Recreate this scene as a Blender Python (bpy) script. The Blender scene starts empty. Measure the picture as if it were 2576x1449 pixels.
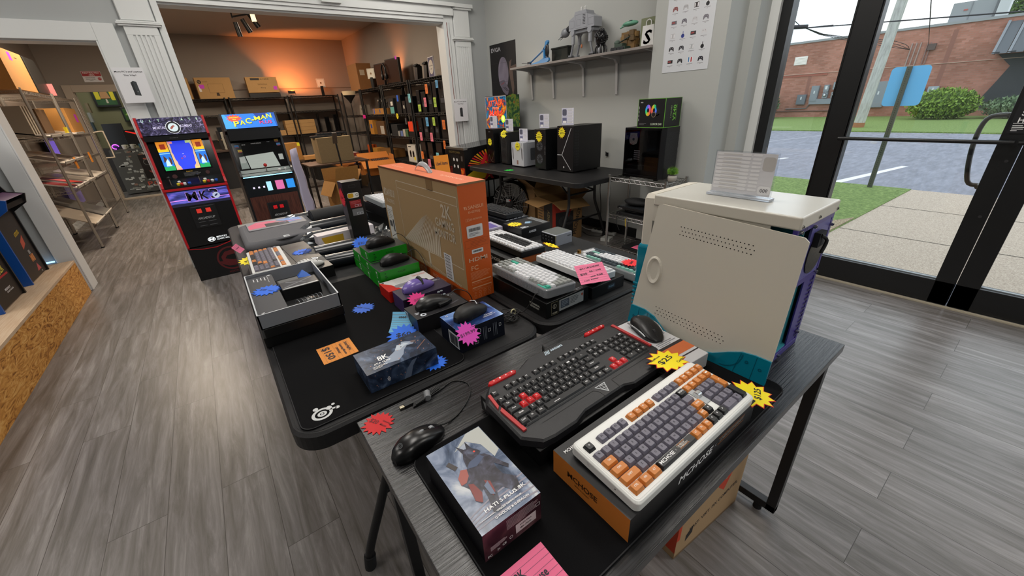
import bpy, bmesh, math, random
from mathutils import Matrix, Vector
random.seed(7)
C = bpy.context.scene.collection
S = bpy.context.scene
PI = math.pi
# ---------------------------------------------------------------- camera
HC = 1.40
YAW, PITCH, ROLL, FPX = 0.622008, 0.442308, -0.056661, 978.685
cam = bpy.data.cameras.new('camera'); camo = bpy.data.objects.new('camera', cam); C.objects.link(camo)
f0 = Vector((math.sin(YAW), math.cos(YAW), 0)); r0 = Vector((math.cos(YAW), -math.sin(YAW), 0)); u0 = Vector((0, 0, 1))
fw = f0*math.cos(PITCH) - u0*math.sin(PITCH); uu = u0*math.cos(PITCH) + f0*math.sin(PITCH)
rr = r0*math.cos(ROLL) + uu*math.sin(ROLL); u2 = uu*math.cos(ROLL) - r0*math.sin(ROLL)
mw = Matrix((rr, u2, -fw)).transposed().to_4x4(); mw.translation = (0, 0, HC)
camo.matrix_world = mw
cam.sensor_width = 36; cam.lens = FPX*36/2576; cam.clip_start = .02; cam.clip_end = 300
S.camera = camo
S.view_settings.view_transform = 'Standard'; S.view_settings.look = 'None'
S.view_settings.exposure = 0.0; S.view_settings.gamma = 1; S.view_settings.use_curve_mapping = False
# ---------------------------------------------------------------- sky
W = bpy.data.worlds.new('sky'); S.world = W; W.use_nodes = True
nt = W.node_tree; nt.nodes.clear()
o_ = nt.nodes.new('ShaderNodeOutputWorld'); bg = nt.nodes.new('ShaderNodeBackground')
tc = nt.nodes.new('ShaderNodeTexCoord'); no = nt.nodes.new('ShaderNodeTexNoise'); cr = nt.nodes.new('ShaderNodeValToRGB')
mp = nt.nodes.new('ShaderNodeMapping'); mp.inputs['Scale'].default_value = (1, 1, 2.5)
no.inputs['Scale'].default_value = 3.2; no.inputs['Detail'].default_value = 6
cr.color_ramp.elements[0].position = .40; cr.color_ramp.elements[0].color = (.60, .74, .89, 1)
cr.color_ramp.elements[1].position = .56; cr.color_ramp.elements[1].color = (.92, .94, .97, 1)
nt.links.new(tc.outputs['Generated'], mp.inputs[0]); nt.links.new(mp.outputs[0], no.inputs['Vector'])
nt.links.new(no.outputs['Fac'], cr.inputs[0]); nt.links.new(cr.outputs[0], bg.inputs[0]); nt.links.new(bg.outputs[0], o_.inputs[0])
bg.inputs[1].default_value = 2.2
# ---------------------------------------------------------------- lamps of the shop ceiling (fixtures are built further down)
def area(name, loc, sx, sy, power, col=(1, .96, .9), rot=(0, 0, 0)):
    l = bpy.data.lights.new(name, 'AREA'); l.shape = 'RECTANGLE'; l.size = sx; l.size_y = sy; l.energy = power; l.color = col
    o = bpy.data.objects.new(name, l); C.objects.link(o); o.location = loc; o.rotation_euler = rot; return o
LAMPS = [(.2, -1.6), (.68, 1.35), (.4, 3.7), (2.6, -1.6), (2.3, 1.2), (2.3, 3.9), (-2.2, 1.2), (-2.2, 3.6)]
for lx, ly in LAMPS: area('ceiling_lamp', (lx, ly, 3.12), .55, 1.15, 24 if lx < -1 else 19)
for lx, ly, e in ((-1.0, 7.6, 75), (1.3, 7.2, 78), (1.6, 9.6, 30)): area('back_room_lamp', (lx, ly, 2.96), .5, .5, e, (1, .84, .66))
area('office_lamp', (-1.3, 12.8, 2.95), .8, .6, 24, (1, .95, .75))
def spot(name, loc, target, power, col, ang, blend=.5):
    l = bpy.data.lights.new(name, 'SPOT'); l.energy = power; l.color = col; l.spot_size = math.radians(ang); l.spot_blend = blend; l.shadow_soft_size = .04
    o = bpy.data.objects.new(name, l); C.objects.link(o); o.location = loc
    o.rotation_euler = (Vector(target)-Vector(loc)).to_track_quat('-Z', 'Y').to_euler(); return o
spot('floodlight_beam', (1.99, 10.90, 1.95), (2.45, 11.5, 2.85), 62, (1, .25, .05), 150, .6)
spot('floodlight_beam', (3.27, 8.02, 1.95), (3.45, 7.98, 2.7), 24, (1, .28, .07), 95, 1.0)

# ---------------------------------------------------------------- materials
def hexc(h):
    h = h.lstrip('#'); c = [int(h[i:i+2], 16)/255 for i in (0, 2, 4)]
    return tuple((x/12.92 if x <= .04045 else ((x+.055)/1.055)**2.4) for x in c) + (1,)
MC = {}
def M(h, r=.5, metal=0, spec=.5, coat=0, emit=0, trans=0, bump=0, bs=60, var=0, alpha=1, name=None):
    key = (h, r, metal, spec, coat, emit, trans, bump, bs, var, alpha)
    if key in MC: return MC[key]
    m = bpy.data.materials.new(name or 'surface_' + h.strip('#')); m.use_nodes = True; n = m.node_tree.nodes; L = m.node_tree.links
    b = n['Principled BSDF']; c = hexc(h)
    b.inputs['Base Color'].default_value = c; b.inputs['Roughness'].default_value = r; b.inputs['Metallic'].default_value = metal
    b.inputs['Specular IOR Level'].default_value = spec; b.inputs['Coat Weight'].default_value = coat
    b.inputs['Transmission Weight'].default_value = trans; b.inputs['Alpha'].default_value = alpha
    if emit: b.inputs['Emission Color'].default_value = c; b.inputs['Emission Strength'].default_value = emit
    if bump or var:
        t = n.new('ShaderNodeTexCoord'); x = n.new('ShaderNodeTexNoise'); x.inputs['Scale'].default_value = bs; x.inputs['Detail'].default_value = 4
        L.new(t.outputs['Object'], x.inputs['Vector'])
        if bump:
            bm_ = n.new('ShaderNodeBump'); bm_.inputs['Strength'].default_value = bump; bm_.inputs['Distance'].default_value = .002
            L.new(x.outputs['Fac'], bm_.inputs['Height']); L.new(bm_.outputs[0], b.inputs['Normal'])
        if var:
            q = n.new('ShaderNodeValToRGB'); q.color_ramp.elements[0].color = tuple(v*(1-var) for v in c[:3])+(1,); q.color_ramp.elements[1].color = tuple(min(1, v*(1+var)) for v in c[:3])+(1,)
            q.color_ramp.elements[0].position = .35; q.color_ramp.elements[1].position = .65
            L.new(x.outputs['Fac'], q.inputs[0]); L.new(q.outputs[0], b.inputs['Base Color'])
    MC[key] = m; return m
def ART(name, cols, scale=8, r=.35, detail=5, dist=1.2, stretch=(1, 1, 1), emit=0):
    """printed picture: drifting clouds of the given colours"""
    if name in MC: return MC[name]
    m = bpy.data.materials.new(name); m.use_nodes = True; n = m.node_tree.nodes; L = m.node_tree.links; b = n['Principled BSDF']
    t = n.new('ShaderNodeTexCoord'); mp = n.new('ShaderNodeMapping'); x = n.new('ShaderNodeTexNoise'); q = n.new('ShaderNodeValToRGB')
    mp.inputs['Scale'].default_value = stretch
    x.inputs['Scale'].default_value = scale; x.inputs['Detail'].default_value = detail; x.inputs['Distortion'].default_value = dist
    L.new(t.outputs['Object'], mp.inputs[0]); L.new(mp.outputs[0], x.inputs['Vector']); L.new(x.outputs['Fac'], q.inputs[0]); L.new(q.outputs[0], b.inputs['Base Color'])
    e = q.color_ramp.elements
    k = len(cols)
    e[0].position = .28; e[0].color = hexc(cols[0]); e[1].position = .72; e[1].color = hexc(cols[-1])
    for i in range(1, k-1):
        z = e.new(.28+.44*i/(k-1)); z.color = hexc(cols[i])
    b.inputs['Roughness'].default_value = r
    if emit: L.new(q.outputs[0], b.inputs['Emission Color']); b.inputs['Emission Strength'].default_value = emit
    MC[name] = m; return m
def nodes(name):
    m = bpy.data.materials.new(name); m.use_nodes = True; n = m.node_tree.nodes; return m, n, m.node_tree.links, n['Principled BSDF']
def ramp(n, pts):
    q = n.new('ShaderNodeValToRGB'); e = q.color_ramp.elements
    e[0].position = pts[0][0]; e[0].color = hexc(pts[0][1]); e[1].position = pts[-1][0]; e[1].color = hexc(pts[-1][1])
    for p, c in pts[1:-1]: z = e.new(p); z.color = hexc(c)
    return q
def mk_floor():
    m, n, L, b = nodes('vinyl_plank_floor')
    t = n.new('ShaderNodeTexCoord'); mp = n.new('ShaderNodeMapping'); mp.inputs['Rotation'].default_value = (0, 0, PI/2)
    br = n.new('ShaderNodeTexBrick'); br.offset = .37; br.inputs['Scale'].default_value = 1; br.inputs['Brick Width'].default_value = 1.22; br.inputs['Row Height'].default_value = .18
    br.inputs['Mortar Size'].default_value = .0013; br.inputs['Mortar Smooth'].default_value = .3; br.inputs['Bias'].default_value = 0
    br.inputs['Color1'].default_value = (.30, .30, .30, 1); br.inputs['Color2'].default_value = (.72, .72, .72, 1); br.inputs['Mortar'].default_value = (.02, .02, .02, 1)
    L.new(t.outputs['Object'], mp.inputs[0]); L.new(mp.outputs[0], br.inputs['Vector'])
    m2 = n.new('ShaderNodeMapping'); m2.inputs['Scale'].default_value = (11, .9, 1); x = n.new('ShaderNodeTexNoise'); x.inputs['Scale'].default_value = 2.2; x.inputs['Detail'].default_value = 9; x.inputs['Roughness'].default_value = .68; x.inputs['Distortion'].default_value = .6
    ad = n.new('ShaderNodeVectorMath'); ad.operation = 'ADD'; sc = n.new('ShaderNodeVectorMath'); sc.operation = 'SCALE'; sc.inputs['Scale'].default_value = 7
    L.new(br.outputs['Color'], sc.inputs[0]); L.new(t.outputs['Object'], ad.inputs[0]); L.new(sc.outputs[0], ad.inputs[1]); L.new(ad.outputs[0], m2.inputs[0]); L.new(m2.outputs[0], x.inputs['Vector'])
    q = ramp(n, [(.28, '#4b4641'), (.43, '#645f5a'), (.55, '#777270'), (.70, '#938f8c')])
    L.new(x.outputs['Fac'], q.inputs[0])
    mx = n.new('ShaderNodeMix'); mx.data_type = 'RGBA'; mx.blend_type = 'OVERLAY'; mx.inputs[0].default_value = .16
    L.new(q.outputs[0], mx.inputs[6]); L.new(br.outputs['Color'], mx.inputs[7])
    m3 = n.new('ShaderNodeMix'); m3.data_type = 'RGBA'; m3.inputs[7].default_value = hexc('#3a352f'); L.new(mx.outputs[2], m3.inputs[6]); L.new(br.outputs['Fac'], m3.inputs[0])
    L.new(m3.outputs[2], b.inputs['Base Color']); b.inputs['Roughness'].default_value = .36
    bp = n.new('ShaderNodeBump'); bp.inputs['Strength'].default_value = .35; bp.inputs['Distance'].default_value = .002; L.new(x.outputs['Fac'], bp.inputs['Height']); L.new(bp.outputs[0], b.inputs['Normal']); b.inputs['Specular IOR Level'].default_value = .65
    return m
def mk_grain(name, c1, c2, scale=(60, 2, 2), rough=.4, bumpd=.0012, strength=.8, noise=3.0, mid=None):
    m, n, L, b = nodes(name); t = n.new('ShaderNodeTexCoord'); mp = n.new('ShaderNodeMapping'); mp.inputs['Scale'].default_value = scale
    x = n.new('ShaderNodeTexNoise'); x.inputs['Scale'].default_value = noise; x.inputs['Detail'].default_value = 4; x.inputs['Distortion'].default_value = .12
    L.new(t.outputs['Object'], mp.inputs[0]); L.new(mp.outputs[0], x.inputs['Vector'])
    q = ramp(n, [(.38, c1), (.62, c2)]); L.new(x.outputs['Fac'], q.inputs[0]); L.new(q.outputs[0], b.inputs['Base Color']); b.inputs['Roughness'].default_value = rough
    bp = n.new('ShaderNodeBump'); bp.inputs['Strength'].default_value = strength; bp.inputs['Distance'].default_value = bumpd; L.new(x.outputs['Fac'], bp.inputs['Height']); L.new(bp.outputs[0], b.inputs['Normal'])
    return m
def mk_osb():
    m, n, L, b = nodes('strand_board'); t = n.new('ShaderNodeTexCoord'); mp = n.new('ShaderNodeMapping'); mp.inputs['Scale'].default_value = (5, 2.2, 9)
    v = n.new('ShaderNodeTexVoronoi'); v.inputs['Scale'].default_value = 4; x = n.new('ShaderNodeTexNoise'); x.inputs['Scale'].default_value = 3; x.inputs['Detail'].default_value = 8; x.inputs['Distortion'].default_value = 3
    L.new(t.outputs['Object'], mp.inputs[0]); L.new(mp.outputs[0], x.inputs['Vector'])
    q = ramp(n, [(.30, '#7a4a18'), (.42, '#b57a33'), (.55, '#cf9447'), (.7, '#deae66')]); L.new(x.outputs['Fac'], q.inputs[0]); L.new(q.outputs[0], b.inputs['Base Color']); b.inputs['Roughness'].default_value = .7
    return m
def mk_brick():
    m, n, L, b = nodes('red_brick'); t = n.new('ShaderNodeTexCoord'); mp = n.new('ShaderNodeMapping'); mp.inputs['Rotation'].default_value = (0, PI/2, PI/2)
    sep = n.new('ShaderNodeSeparateXYZ'); cmb = n.new('ShaderNodeCombineXYZ'); L.new(t.outputs['Object'], sep.inputs[0]); L.new(sep.outputs[1], cmb.inputs[0]); L.new(sep.outputs[2], cmb.inputs[1])
    br = n.new('ShaderNodeTexBrick'); br.inputs['Scale'].default_value = 1; br.inputs['Brick Width'].default_value = .21; br.inputs['Row Height'].default_value = .075; br.inputs['Mortar Size'].default_value = .006
    br.inputs['Color1'].default_value = hexc('#a06a58'); br.inputs['Color2'].default_value = hexc('#b68070'); br.inputs['Mortar'].default_value = hexc('#9a7c6c')
    L.new(cmb.outputs[0], br.inputs['Vector'])
    x = n.new('ShaderNodeTexNoise'); x.inputs['Scale'].default_value = .8; x.inputs['Detail'].default_value = 6; L.new(t.outputs['Object'], x.inputs['Vector'])
    q = ramp(n, [(.35, '#b5b5b5'), (.65, '#ffffff')]); L.new(x.outputs['Fac'], q.inputs[0])
    mx = n.new('ShaderNodeMix'); mx.data_type = 'RGBA'; mx.blend_type = 'MULTIPLY'; mx.inputs[0].default_value = .5; L.new(br.outputs['Color'], mx.inputs[6]); L.new(q.outputs[0], mx.inputs[7])
    L.new(mx.outputs[2], b.inputs['Base Color']); b.inputs['Roughness'].default_value = .9; return m
def mk_noise(name, pts, scale, rough=.9, detail=6, bump=.3, bd=.01, stretch=(1, 1, 1)):
    m, n, L, b = nodes(name); t = n.new('ShaderNodeTexCoord'); mp = n.new('ShaderNodeMapping'); mp.inputs['Scale'].default_value = stretch
    x = n.new('ShaderNodeTexNoise'); x.inputs['Scale'].default_value = scale; x.inputs['Detail'].default_value = detail; x.inputs['Roughness'].default_value = .65
    L.new(t.outputs['Object'], mp.inputs[0]); L.new(mp.outputs[0], x.inputs['Vector']); q = ramp(n, pts); L.new(x.outputs['Fac'], q.inputs[0]); L.new(q.outputs[0], b.inputs['Base Color'])
    b.inputs['Roughness'].default_value = rough
    bp = n.new('ShaderNodeBump'); bp.inputs['Strength'].default_value = bump; bp.inputs['Distance'].default_value = bd; L.new(x.outputs['Fac'], bp.inputs['Height']); L.new(bp.outputs[0], b.inputs['Normal'])
    return m
def mk_glass(name, tint=(1, 1, 1, 1), gl=.07, rough=.02):
    m = bpy.data.materials.new(name); m.use_nodes = True; n = m.node_tree.nodes; L = m.node_tree.links; n.clear()
    o = n.new('ShaderNodeOutputMaterial'); mx = n.new('ShaderNodeMixShader'); a = n.new('ShaderNodeBsdfTransparent'); g = n.new('ShaderNodeBsdfGlossy')
    a.inputs[0].default_value = tint; g.inputs['Roughness'].default_value = rough; mx.inputs[0].default_value = gl
    L.new(a.outputs[0], mx.inputs[1]); L.new(g.outputs[0], mx.inputs[2]); L.new(mx.outputs[0], o.inputs[0]); return m
FLOOR = mk_floor(); OSB = mk_osb(); BRICK = mk_brick()
DESKTOP = mk_grain('black_wood_grain', '#161617', '#303032', (1.6, 95, 2), .27, .0011, .85, 3.0)
PLYWOOD = mk_grain('plywood', '#c0a283', '#cbb295', (30, 2, 2), .7, .0005, .3)
TABLE = M('#151517', .5, spec=.35, bump=.5, bs=900, name='moulded_table_plastic')
PAD = M('#08080a', .9, spec=.15, bump=.4, bs=2500, name='cloth_pad')
WALL = M('#adb0b0', .75, bump=.05, bs=300, name='painted_wall')
WALLB = M('#b0b2af', .75, bump=.05, bs=310, name='painted_wall_grey')
BROWNW = M('#938a81', .8, bump=.05, bs=300, name='painted_wall_taupe')
WHITE = M('#dcdedd', .45, name='white_trim_paint')
KRAFT = M('#b08a58', .85, bump=.15, bs=120, var=.05, name='corrugated_card')
KRAFT2 = M('#8f7f63', .85, bump=.12, bs=150, var=.05, name='corrugated_card_pale')
BLK = M('#0d0d0f', .45); BLKG = M('#101012', .22, name='gloss_black'); BLKM = M('#161618', .75); FRAME = M('#111214', .35, name='black_aluminium')
CHROME = M('#b8b8b6', .22, 1, name='chrome_wire'); STEEL = M('#8d8d8c', .35, 1); SHELFB = M('#151312', .5, name='black_shelf_steel')
PAPER = M('#e3e3e6', .8); INK = M('#17171b', .7); WHT = M('#f0f0f0', .5)
GLASS = mk_glass('window_glass', (.97, .985, .98, 1), .05); TINT = mk_glass('smoked_glass', (.62, .62, .64, 1), .022)
ACRYL = mk_glass('clear_acrylic', (.93, .94, .95, 1), .12, .05)
# ---------------------------------------------------------------- geometry collector
TXT = {}
def glyphs(s):
    if s in TXT: return TXT[s]
    cu = bpy.data.curves.new('lettering', 'FONT'); cu.body = s; cu.resolution_u = 2; cu.offset = .018; cu.align_x = 'LEFT'
    ob = bpy.data.objects.new('lettering', cu); me = bpy.data.meshes.new_from_object(ob)
    vs = [Vector(v.co) for v in me.vertices]; fs = [tuple(p.vertices) for p in me.polygons]
    bpy.data.objects.remove(ob); bpy.data.curves.remove(cu); bpy.data.meshes.remove(me)
    if not vs: TXT[s] = ([], [], 1, 1); return TXT[s]
    x0 = min(v.x for v in vs); x1 = max(v.x for v in vs); y0 = min(v.y for v in vs); y1 = max(v.y for v in vs)
    TXT[s] = ([Vector((v.x-(x0+x1)/2, v.y-(y0+y1)/2, 0)) for v in vs], fs, x1-x0, y1-y0); return TXT[s]
class G:
    def __init__(s): s.v = []; s.f = []; s.fm = []; s.sm = []; s.mats = []; s.T = Matrix.Identity(4)
    def mi(s, m):
        if m not in s.mats: s.mats.append(m)
        return s.mats.index(m)
    def add(s, vs, fs, m, smooth=False):
        b = len(s.v); s.v += [s.T @ Vector(v) for v in vs]; i = s.mi(m)
        for f in fs: s.f.append(tuple(b+k for k in f)); s.fm.append(i); s.sm.append(smooth)
    def box(s, x0, y0, z0, x1, y1, z1, m, **k):
        vs = [(x0, y0, z0), (x1, y0, z0), (x1, y1, z0), (x0, y1, z0), (x0, y0, z1), (x1, y0, z1), (x1, y1, z1), (x0, y1, z1)]
        F = {'b': (3, 2, 1, 0), 't': (4, 5, 6, 7), 'n': (0, 1, 5, 4), 'e': (1, 2, 6, 5), 'f': (2, 3, 7, 6), 'w': (3, 0, 4, 7)}
        b = len(s.v); s.v += [s.T @ Vector(v) for v in vs]
        for q, f in F.items():
            s.f.append(tuple(b+i for i in f)); s.fm.append(s.mi(k.get(q, m))); s.sm.append(False)
    def prism(s, pts, z0, z1, m, top=None, ins=0, ax='z', cham=0):
        """pts: 2d polygon (ccw); ax z: (x,y), ax y: (x,z) extruded in y, ax x: (y,z) extruded in x"""
        n = len(pts)
        cx = sum(p[0] for p in pts)/n; cy = sum(p[1] for p in pts)/n
        def mk(p, z): return (p[0], p[1], z) if ax == 'z' else ((p[0], z, p[1]) if ax == 'y' else (z, p[0], p[1]))
        rings = [(z0, 0), (z1, ins)] if not cham else [(z0, 0), (z1-cham, ins), (z1, ins+cham)]
        vs = []
        hx = max(abs(p[0]-cx) for p in pts); hy = max(abs(p[1]-cy) for p in pts)
        for z, i in rings:
            vs += [mk((cx+(p[0]-cx)*(1-i/max(hx, 1e-6)), cy+(p[1]-cy)*(1-i/max(hy, 1e-6))), z) for p in pts]
        fs = []
        for r in range(len(rings)-1):
            for i in range(n):
                j = (i+1) % n; fs.append((r*n+i, r*n+j, (r+1)*n+j, (r+1)*n+i))
        s.add(vs, fs, m); k = len(rings)-1
        s.add([vs[i] for i in range(n)], [tuple(reversed(range(n)))], m)
        s.add([vs[k*n+i] for i in range(n)], [tuple(range(n))], top or m)
    def loft(s, rings, m, cap=True, smooth=True, close=True):
        n = len(rings[0]); vs = [p for r in rings for p in r]; fs = []
        for r in range(len(rings)-1):
            for i in range(n if close else n-1):
                j = (i+1) % n; fs.append((r*n+i, r*n+j, (r+1)*n+j, (r+1)*n+i))
        s.add(vs, fs, m, smooth)
        if cap: s.add(list(rings[0]), [tuple(reversed(range(n)))], m); s.add(list(rings[-1]), [tuple(range(n))], m)
    def cyl(s, p0, p1, r, m, n=16, r2=None, smooth=True, cap=True):
        p0 = Vector(p0); p1 = Vector(p1); d = (p1-p0).normalized(); a = d.orthogonal().normalized(); b = d.cross(a); r2 = r if r2 is None else r2
        ring = lambda p, q: [p+a*q*math.cos(2*PI*i/n)+b*q*math.sin(2*PI*i/n) for i in range(n)]
        s.loft([ring(p0, r), ring(p1, r2)], m, cap, smooth)
    def tube(s, pts, r, m, n=8, sub=0, closed=False, flat=1):
        P = [Vector(p) for p in pts]
        if sub:
            Q = []; N = len(P); rng = range(N if closed else N-1)
            for i in rng:
                a = P[(i-1) % N] if closed or i > 0 else P[i]; b = P[i]; c = P[(i+1) % N]; d = P[(i+2) % N] if closed or i+2 < N else c
                for k in range(sub):
                    t = k/sub; Q.append(.5*((2*b)+(-a+c)*t+(2*a-5*b+4*c-d)*t*t+(-a+3*b-3*c+d)*t**3))
            if not closed: Q.append(P[-1])
            P = Q
        rings = []; a = None; N = len(P)
        for i, p in enumerate(P):
            d = (P[(i+1) % N]-P[i-1]) if closed else (P[min(i+1, N-1)]-P[max(i-1, 0)])
            d = d.normalized() if d.length > 1e-9 else Vector((0, 0, 1))
            a = d.orthogonal().normalized() if a is None else (a-d*a.dot(d)).normalized()
            b = d.cross(a); rings.append([p+a*r*math.cos(2*PI*k/n)+b*r*flat*math.sin(2*PI*k/n) for k in range(n)])
        if closed: rings.append(rings[0])
        s.loft(rings, m, not closed, True)
    def lathe(s, prof, m, n=24, c=(0, 0, 0), smooth=True, cap=True):
        c = Vector(c); s.loft([[c+Vector((r*math.cos(2*PI*i/n), r*math.sin(2*PI*i/n), z)) for i in range(n)] for r, z in prof], m, cap, smooth)
    def ball(s, c, rx, ry, rz, m, n=12, k=8):
        c = Vector(c); s.loft([[c+Vector((rx*math.sin(t)*math.cos(2*PI*i/n), ry*math.sin(t)*math.sin(2*PI*i/n), -rz*math.cos(t))) for i in range(n)] for t in [PI*(.02+.96*j/k) for j in range(k+1)]], m)
    def build(s, name, parent=None, bevel=0, seg=2, sub=0):
        me = bpy.data.meshes.new(name); me.from_pydata([tuple(v) for v in s.v], [], s.f)
        for m in s.mats: me.materials.append(m)
        me.polygons.foreach_set('material_index', s.fm); me.polygons.foreach_set('use_smooth', s.sm); me.update()
        o = bpy.data.objects.new(name, me); C.objects.link(o)
        if parent: o.parent = parent
        if bevel:
            b = o.modifiers.new('edge', 'BEVEL'); b.width = bevel; b.segments = seg; b.limit_method = 'ANGLE'; b.angle_limit = math.radians(40)
        return o
class F:
    """a flat face to print on: origin o, in-plane axes u and v (unit)"""
    def __init__(s, g, o, u, v, e=.0003): s.g = g; s.o = Vector(o); s.u = Vector(u).normalized(); s.v = Vector(v).normalized(); s.n = s.u.cross(s.v); s.e = e
    def pt(s, a, b, l=1): return s.o+s.u*a+s.v*b+s.n*s.e*l
    def poly(s, pts, m, l=1): s.g.add([s.pt(a, b, l) for a, b in pts], [tuple(range(len(pts)))], m)
    def rect(s, a0, b0, a1, b1, m, l=1): s.poly([(a0, b0), (a1, b0), (a1, b1), (a0, b1)], m, l)
    def line(s, a0, b0, a1, b1, w, m, l=1):
        d = Vector((a1-a0, b1-b0)); L = d.length or 1; n = Vector((-d.y, d.x))*(w/2/L)
        s.poly([(a0+n.x, b0+n.y), (a0-n.x, b0-n.y), (a1-n.x, b1-n.y), (a1+n.x, b1+n.y)], m, l)
    def frame(s, a0, b0, a1, b1, w, m, l=1):
        for q in ((a0, b0, a1, b0), (a1, b0, a1, b1), (a1, b1, a0, b1), (a0, b1, a0, b0)): s.line(*q, w, m, l)
    def ring(s, a, b, r, m, l=1, n=20, r2=0, sx=1, a0=0, a1=360):
        P = [(a+r*sx*math.cos(math.radians(a0+(a1-a0)*i/n)), b+r*math.sin(math.radians(a0+(a1-a0)*i/n))) for i in range(n+1)]
        if r2:
            Q = [(a+r2*sx*math.cos(math.radians(a0+(a1-a0)*i/n)), b+r2*math.sin(math.radians(a0+(a1-a0)*i/n))) for i in range(n+1)]
            for i in range(n): s.poly([Q[i], P[i], P[i+1], Q[i+1]], m, l)
        else: s.poly(P[:-1] if a1-a0 == 360 else P+[(a, b)], m, l)
    def text(s, t, a, b, h, m, w=None, rot=0, l=2, al='c', skew=0):
        vs, fs, tw, th = glyphs(t)
        if not vs: return 0
        kh = h/th; kw = kh if w is None else w/tw; c, q = math.cos(math.radians(rot)), math.sin(math.radians(rot))
        off = {'c': 0, 'l': tw*kw/2, 'r': -tw*kw/2}[al]; P = []
        for v in vs:
            x = v.x*kw+off+v.y*kh*skew; y = v.y*kh; P.append(s.pt(a+x*c-y*q, b+x*q+y*c, l))
        s.g.add(P, fs, m); return tw*kw
    def lines(s, a0, b0, a1, b1, n, m, l=1, w=None, seed=1):
        """rows of small print shown as thin strokes"""
        r = random.Random(seed)
        for i in range(n):
            y = b1-(b1-b0)*(i+.5)/n; e = a0+(a1-a0)*(1 if i < n-1 else .6)*r.uniform(.8, 1); s.rect(a0, y-(w or (b1-b0)/n*.22), e, y+(w or (b1-b0)/n*.22), m, l)
    def bars(s, a0, b0, a1, b1, m, l=2, seed=3):
        r = random.Random(seed); x = a0
        while x < a1: w = (a1-a0)*r.uniform(.008, .03); s.rect(x, b0, min(x+w, a1), b1, m, l); x += w+(a1-a0)*r.uniform(.01, .025)
USED = {}
def tag(o, label, cat, group=None):
    o['label'] = label; o['category'] = cat
    if group: o['group'] = group
    if label in USED and not group: print('DUP LABEL', label)
    USED[label] = 1; return o
def thing(name, label, cat, loc=(0, 0, 0), rz=0, group=None, rot=None):
    o = bpy.data.objects.new(name, None); C.objects.link(o); o.empty_display_size = .1; o.location = loc
    o.rotation_euler = rot if rot else (0, 0, rz); return tag(o, label, cat, group)
def solo(g, name, label, cat, loc=(0, 0, 0), rz=0, group=None, bevel=0, rot=None, seg=2):
    o = g.build(name, None, bevel, seg); o.location = loc; o.rotation_euler = rot if rot else (0, 0, rz); return tag(o, label, cat, group)
def struct(g, name, bevel=0):
    o = g.build(name, None, bevel); o['kind'] = 'structure'; return o
def rrect(x0, y0, x1, y1, r, n=5):
    P = []
    for cx, cy, a in ((x1-r, y1-r, 0), (x0+r, y1-r, 90), (x0+r, y0+r, 180), (x1-r, y0+r, 270)):
        for i in range(n+1): t = math.radians(a+90*i/n); P.append((cx+r*math.cos(t), cy+r*math.sin(t)))
    return P
def topf(g, x0, y0, z): return F(g, (x0, y0, z), (1, 0, 0), (0, 1, 0))
def nearf(g, x0, y, z0): return F(g, (x0, y, z0), (1, 0, 0), (0, 0, 1))          # faces -y
def westf(g, x, y1, z0): return F(g, (x, y1, z0), (0, -1, 0), (0, 0, 1))         # faces -x, u runs towards -y
# ---------------------------------------------------------------- reusable things
def star(label, loc, r, col, words, rz=0, rot=None, n=16, edge=None, ink=None, jag=.28, group=None, name='price_star', size=None):
    g = G(); rd = random.Random(label); P = []
    for i in range(2*n):
        a = PI*i/n; q = r*(rd.uniform(.93, 1.08) if i % 2 == 0 else 1-jag); P.append((q*math.cos(a), q*math.sin(a)))
    m = M(col, .6)
    if edge:
        g.prism(P, 0, .0006, M(edge, .6)); f = F(g, (0, 0, .0006), (1, 0, 0), (0, 1, 0)); f.poly([(x*.94, y*.94) for x, y in P], m, 1)
    else: g.prism(P, 0, .0009, m); f = F(g, (0, 0, .0009), (1, 0, 0), (0, 1, 0))
    for t, a, b, h, w in words: f.text(t, a*r, b*r, h*r, ink or INK, (w*r if w else None), l=2)
    return solo(g, name, label, 'price tag', loc, rz, group, rot=rot)
def note(label, loc, w, h, col, words, rz=0, rot=None, curl=0, lined=True, cat='note', name='paper_note'):
    g = G(); m = M(col, .75); n = 8; ink = M('#2a2a33', .7)
    z = lambda y: curl*((y/h)**2)
    g.add([(x, h*i/n, z(h*i/n)) for i in range(n+1) for x in (0, w)], [(2*i, 2*i+1, 2*i+3, 2*i+2) for i in range(n)], m, True)
    g.add([(x, h*i/n, z(h*i/n)-.0004) for i in range(n+1) for x in (0, w)], [(2*i+2, 2*i+3, 2*i+1, 2*i) for i in range(n)], m, True)
    f = F(g, (0, 0, 0), (1, 0, 0), (0, 1, 0))
    def put(a, b, l): return Vector((a, b, z(b)+.0004*l))
    f.pt = put
    if lined:
        for i in range(1, 9): f.rect(0, h*i/9-.0003, w, h*i/9+.0003, M('#8a5a70' if col[1] == 'e' else '#9a7448', .8), 1)
    for t, a, b, hh, ww, ro in words: f.text(t, a*w, b*h, hh*h, ink, (ww*w if ww else None), rot=ro, l=2)
    return solo(g, name, label, cat, loc, rz, rot=rot)
def mh(t, H): return .0015+H*(math.sin(PI*min(1, (t*.80+.13)))**.75)*(1-.33*t**1.5)
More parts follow.
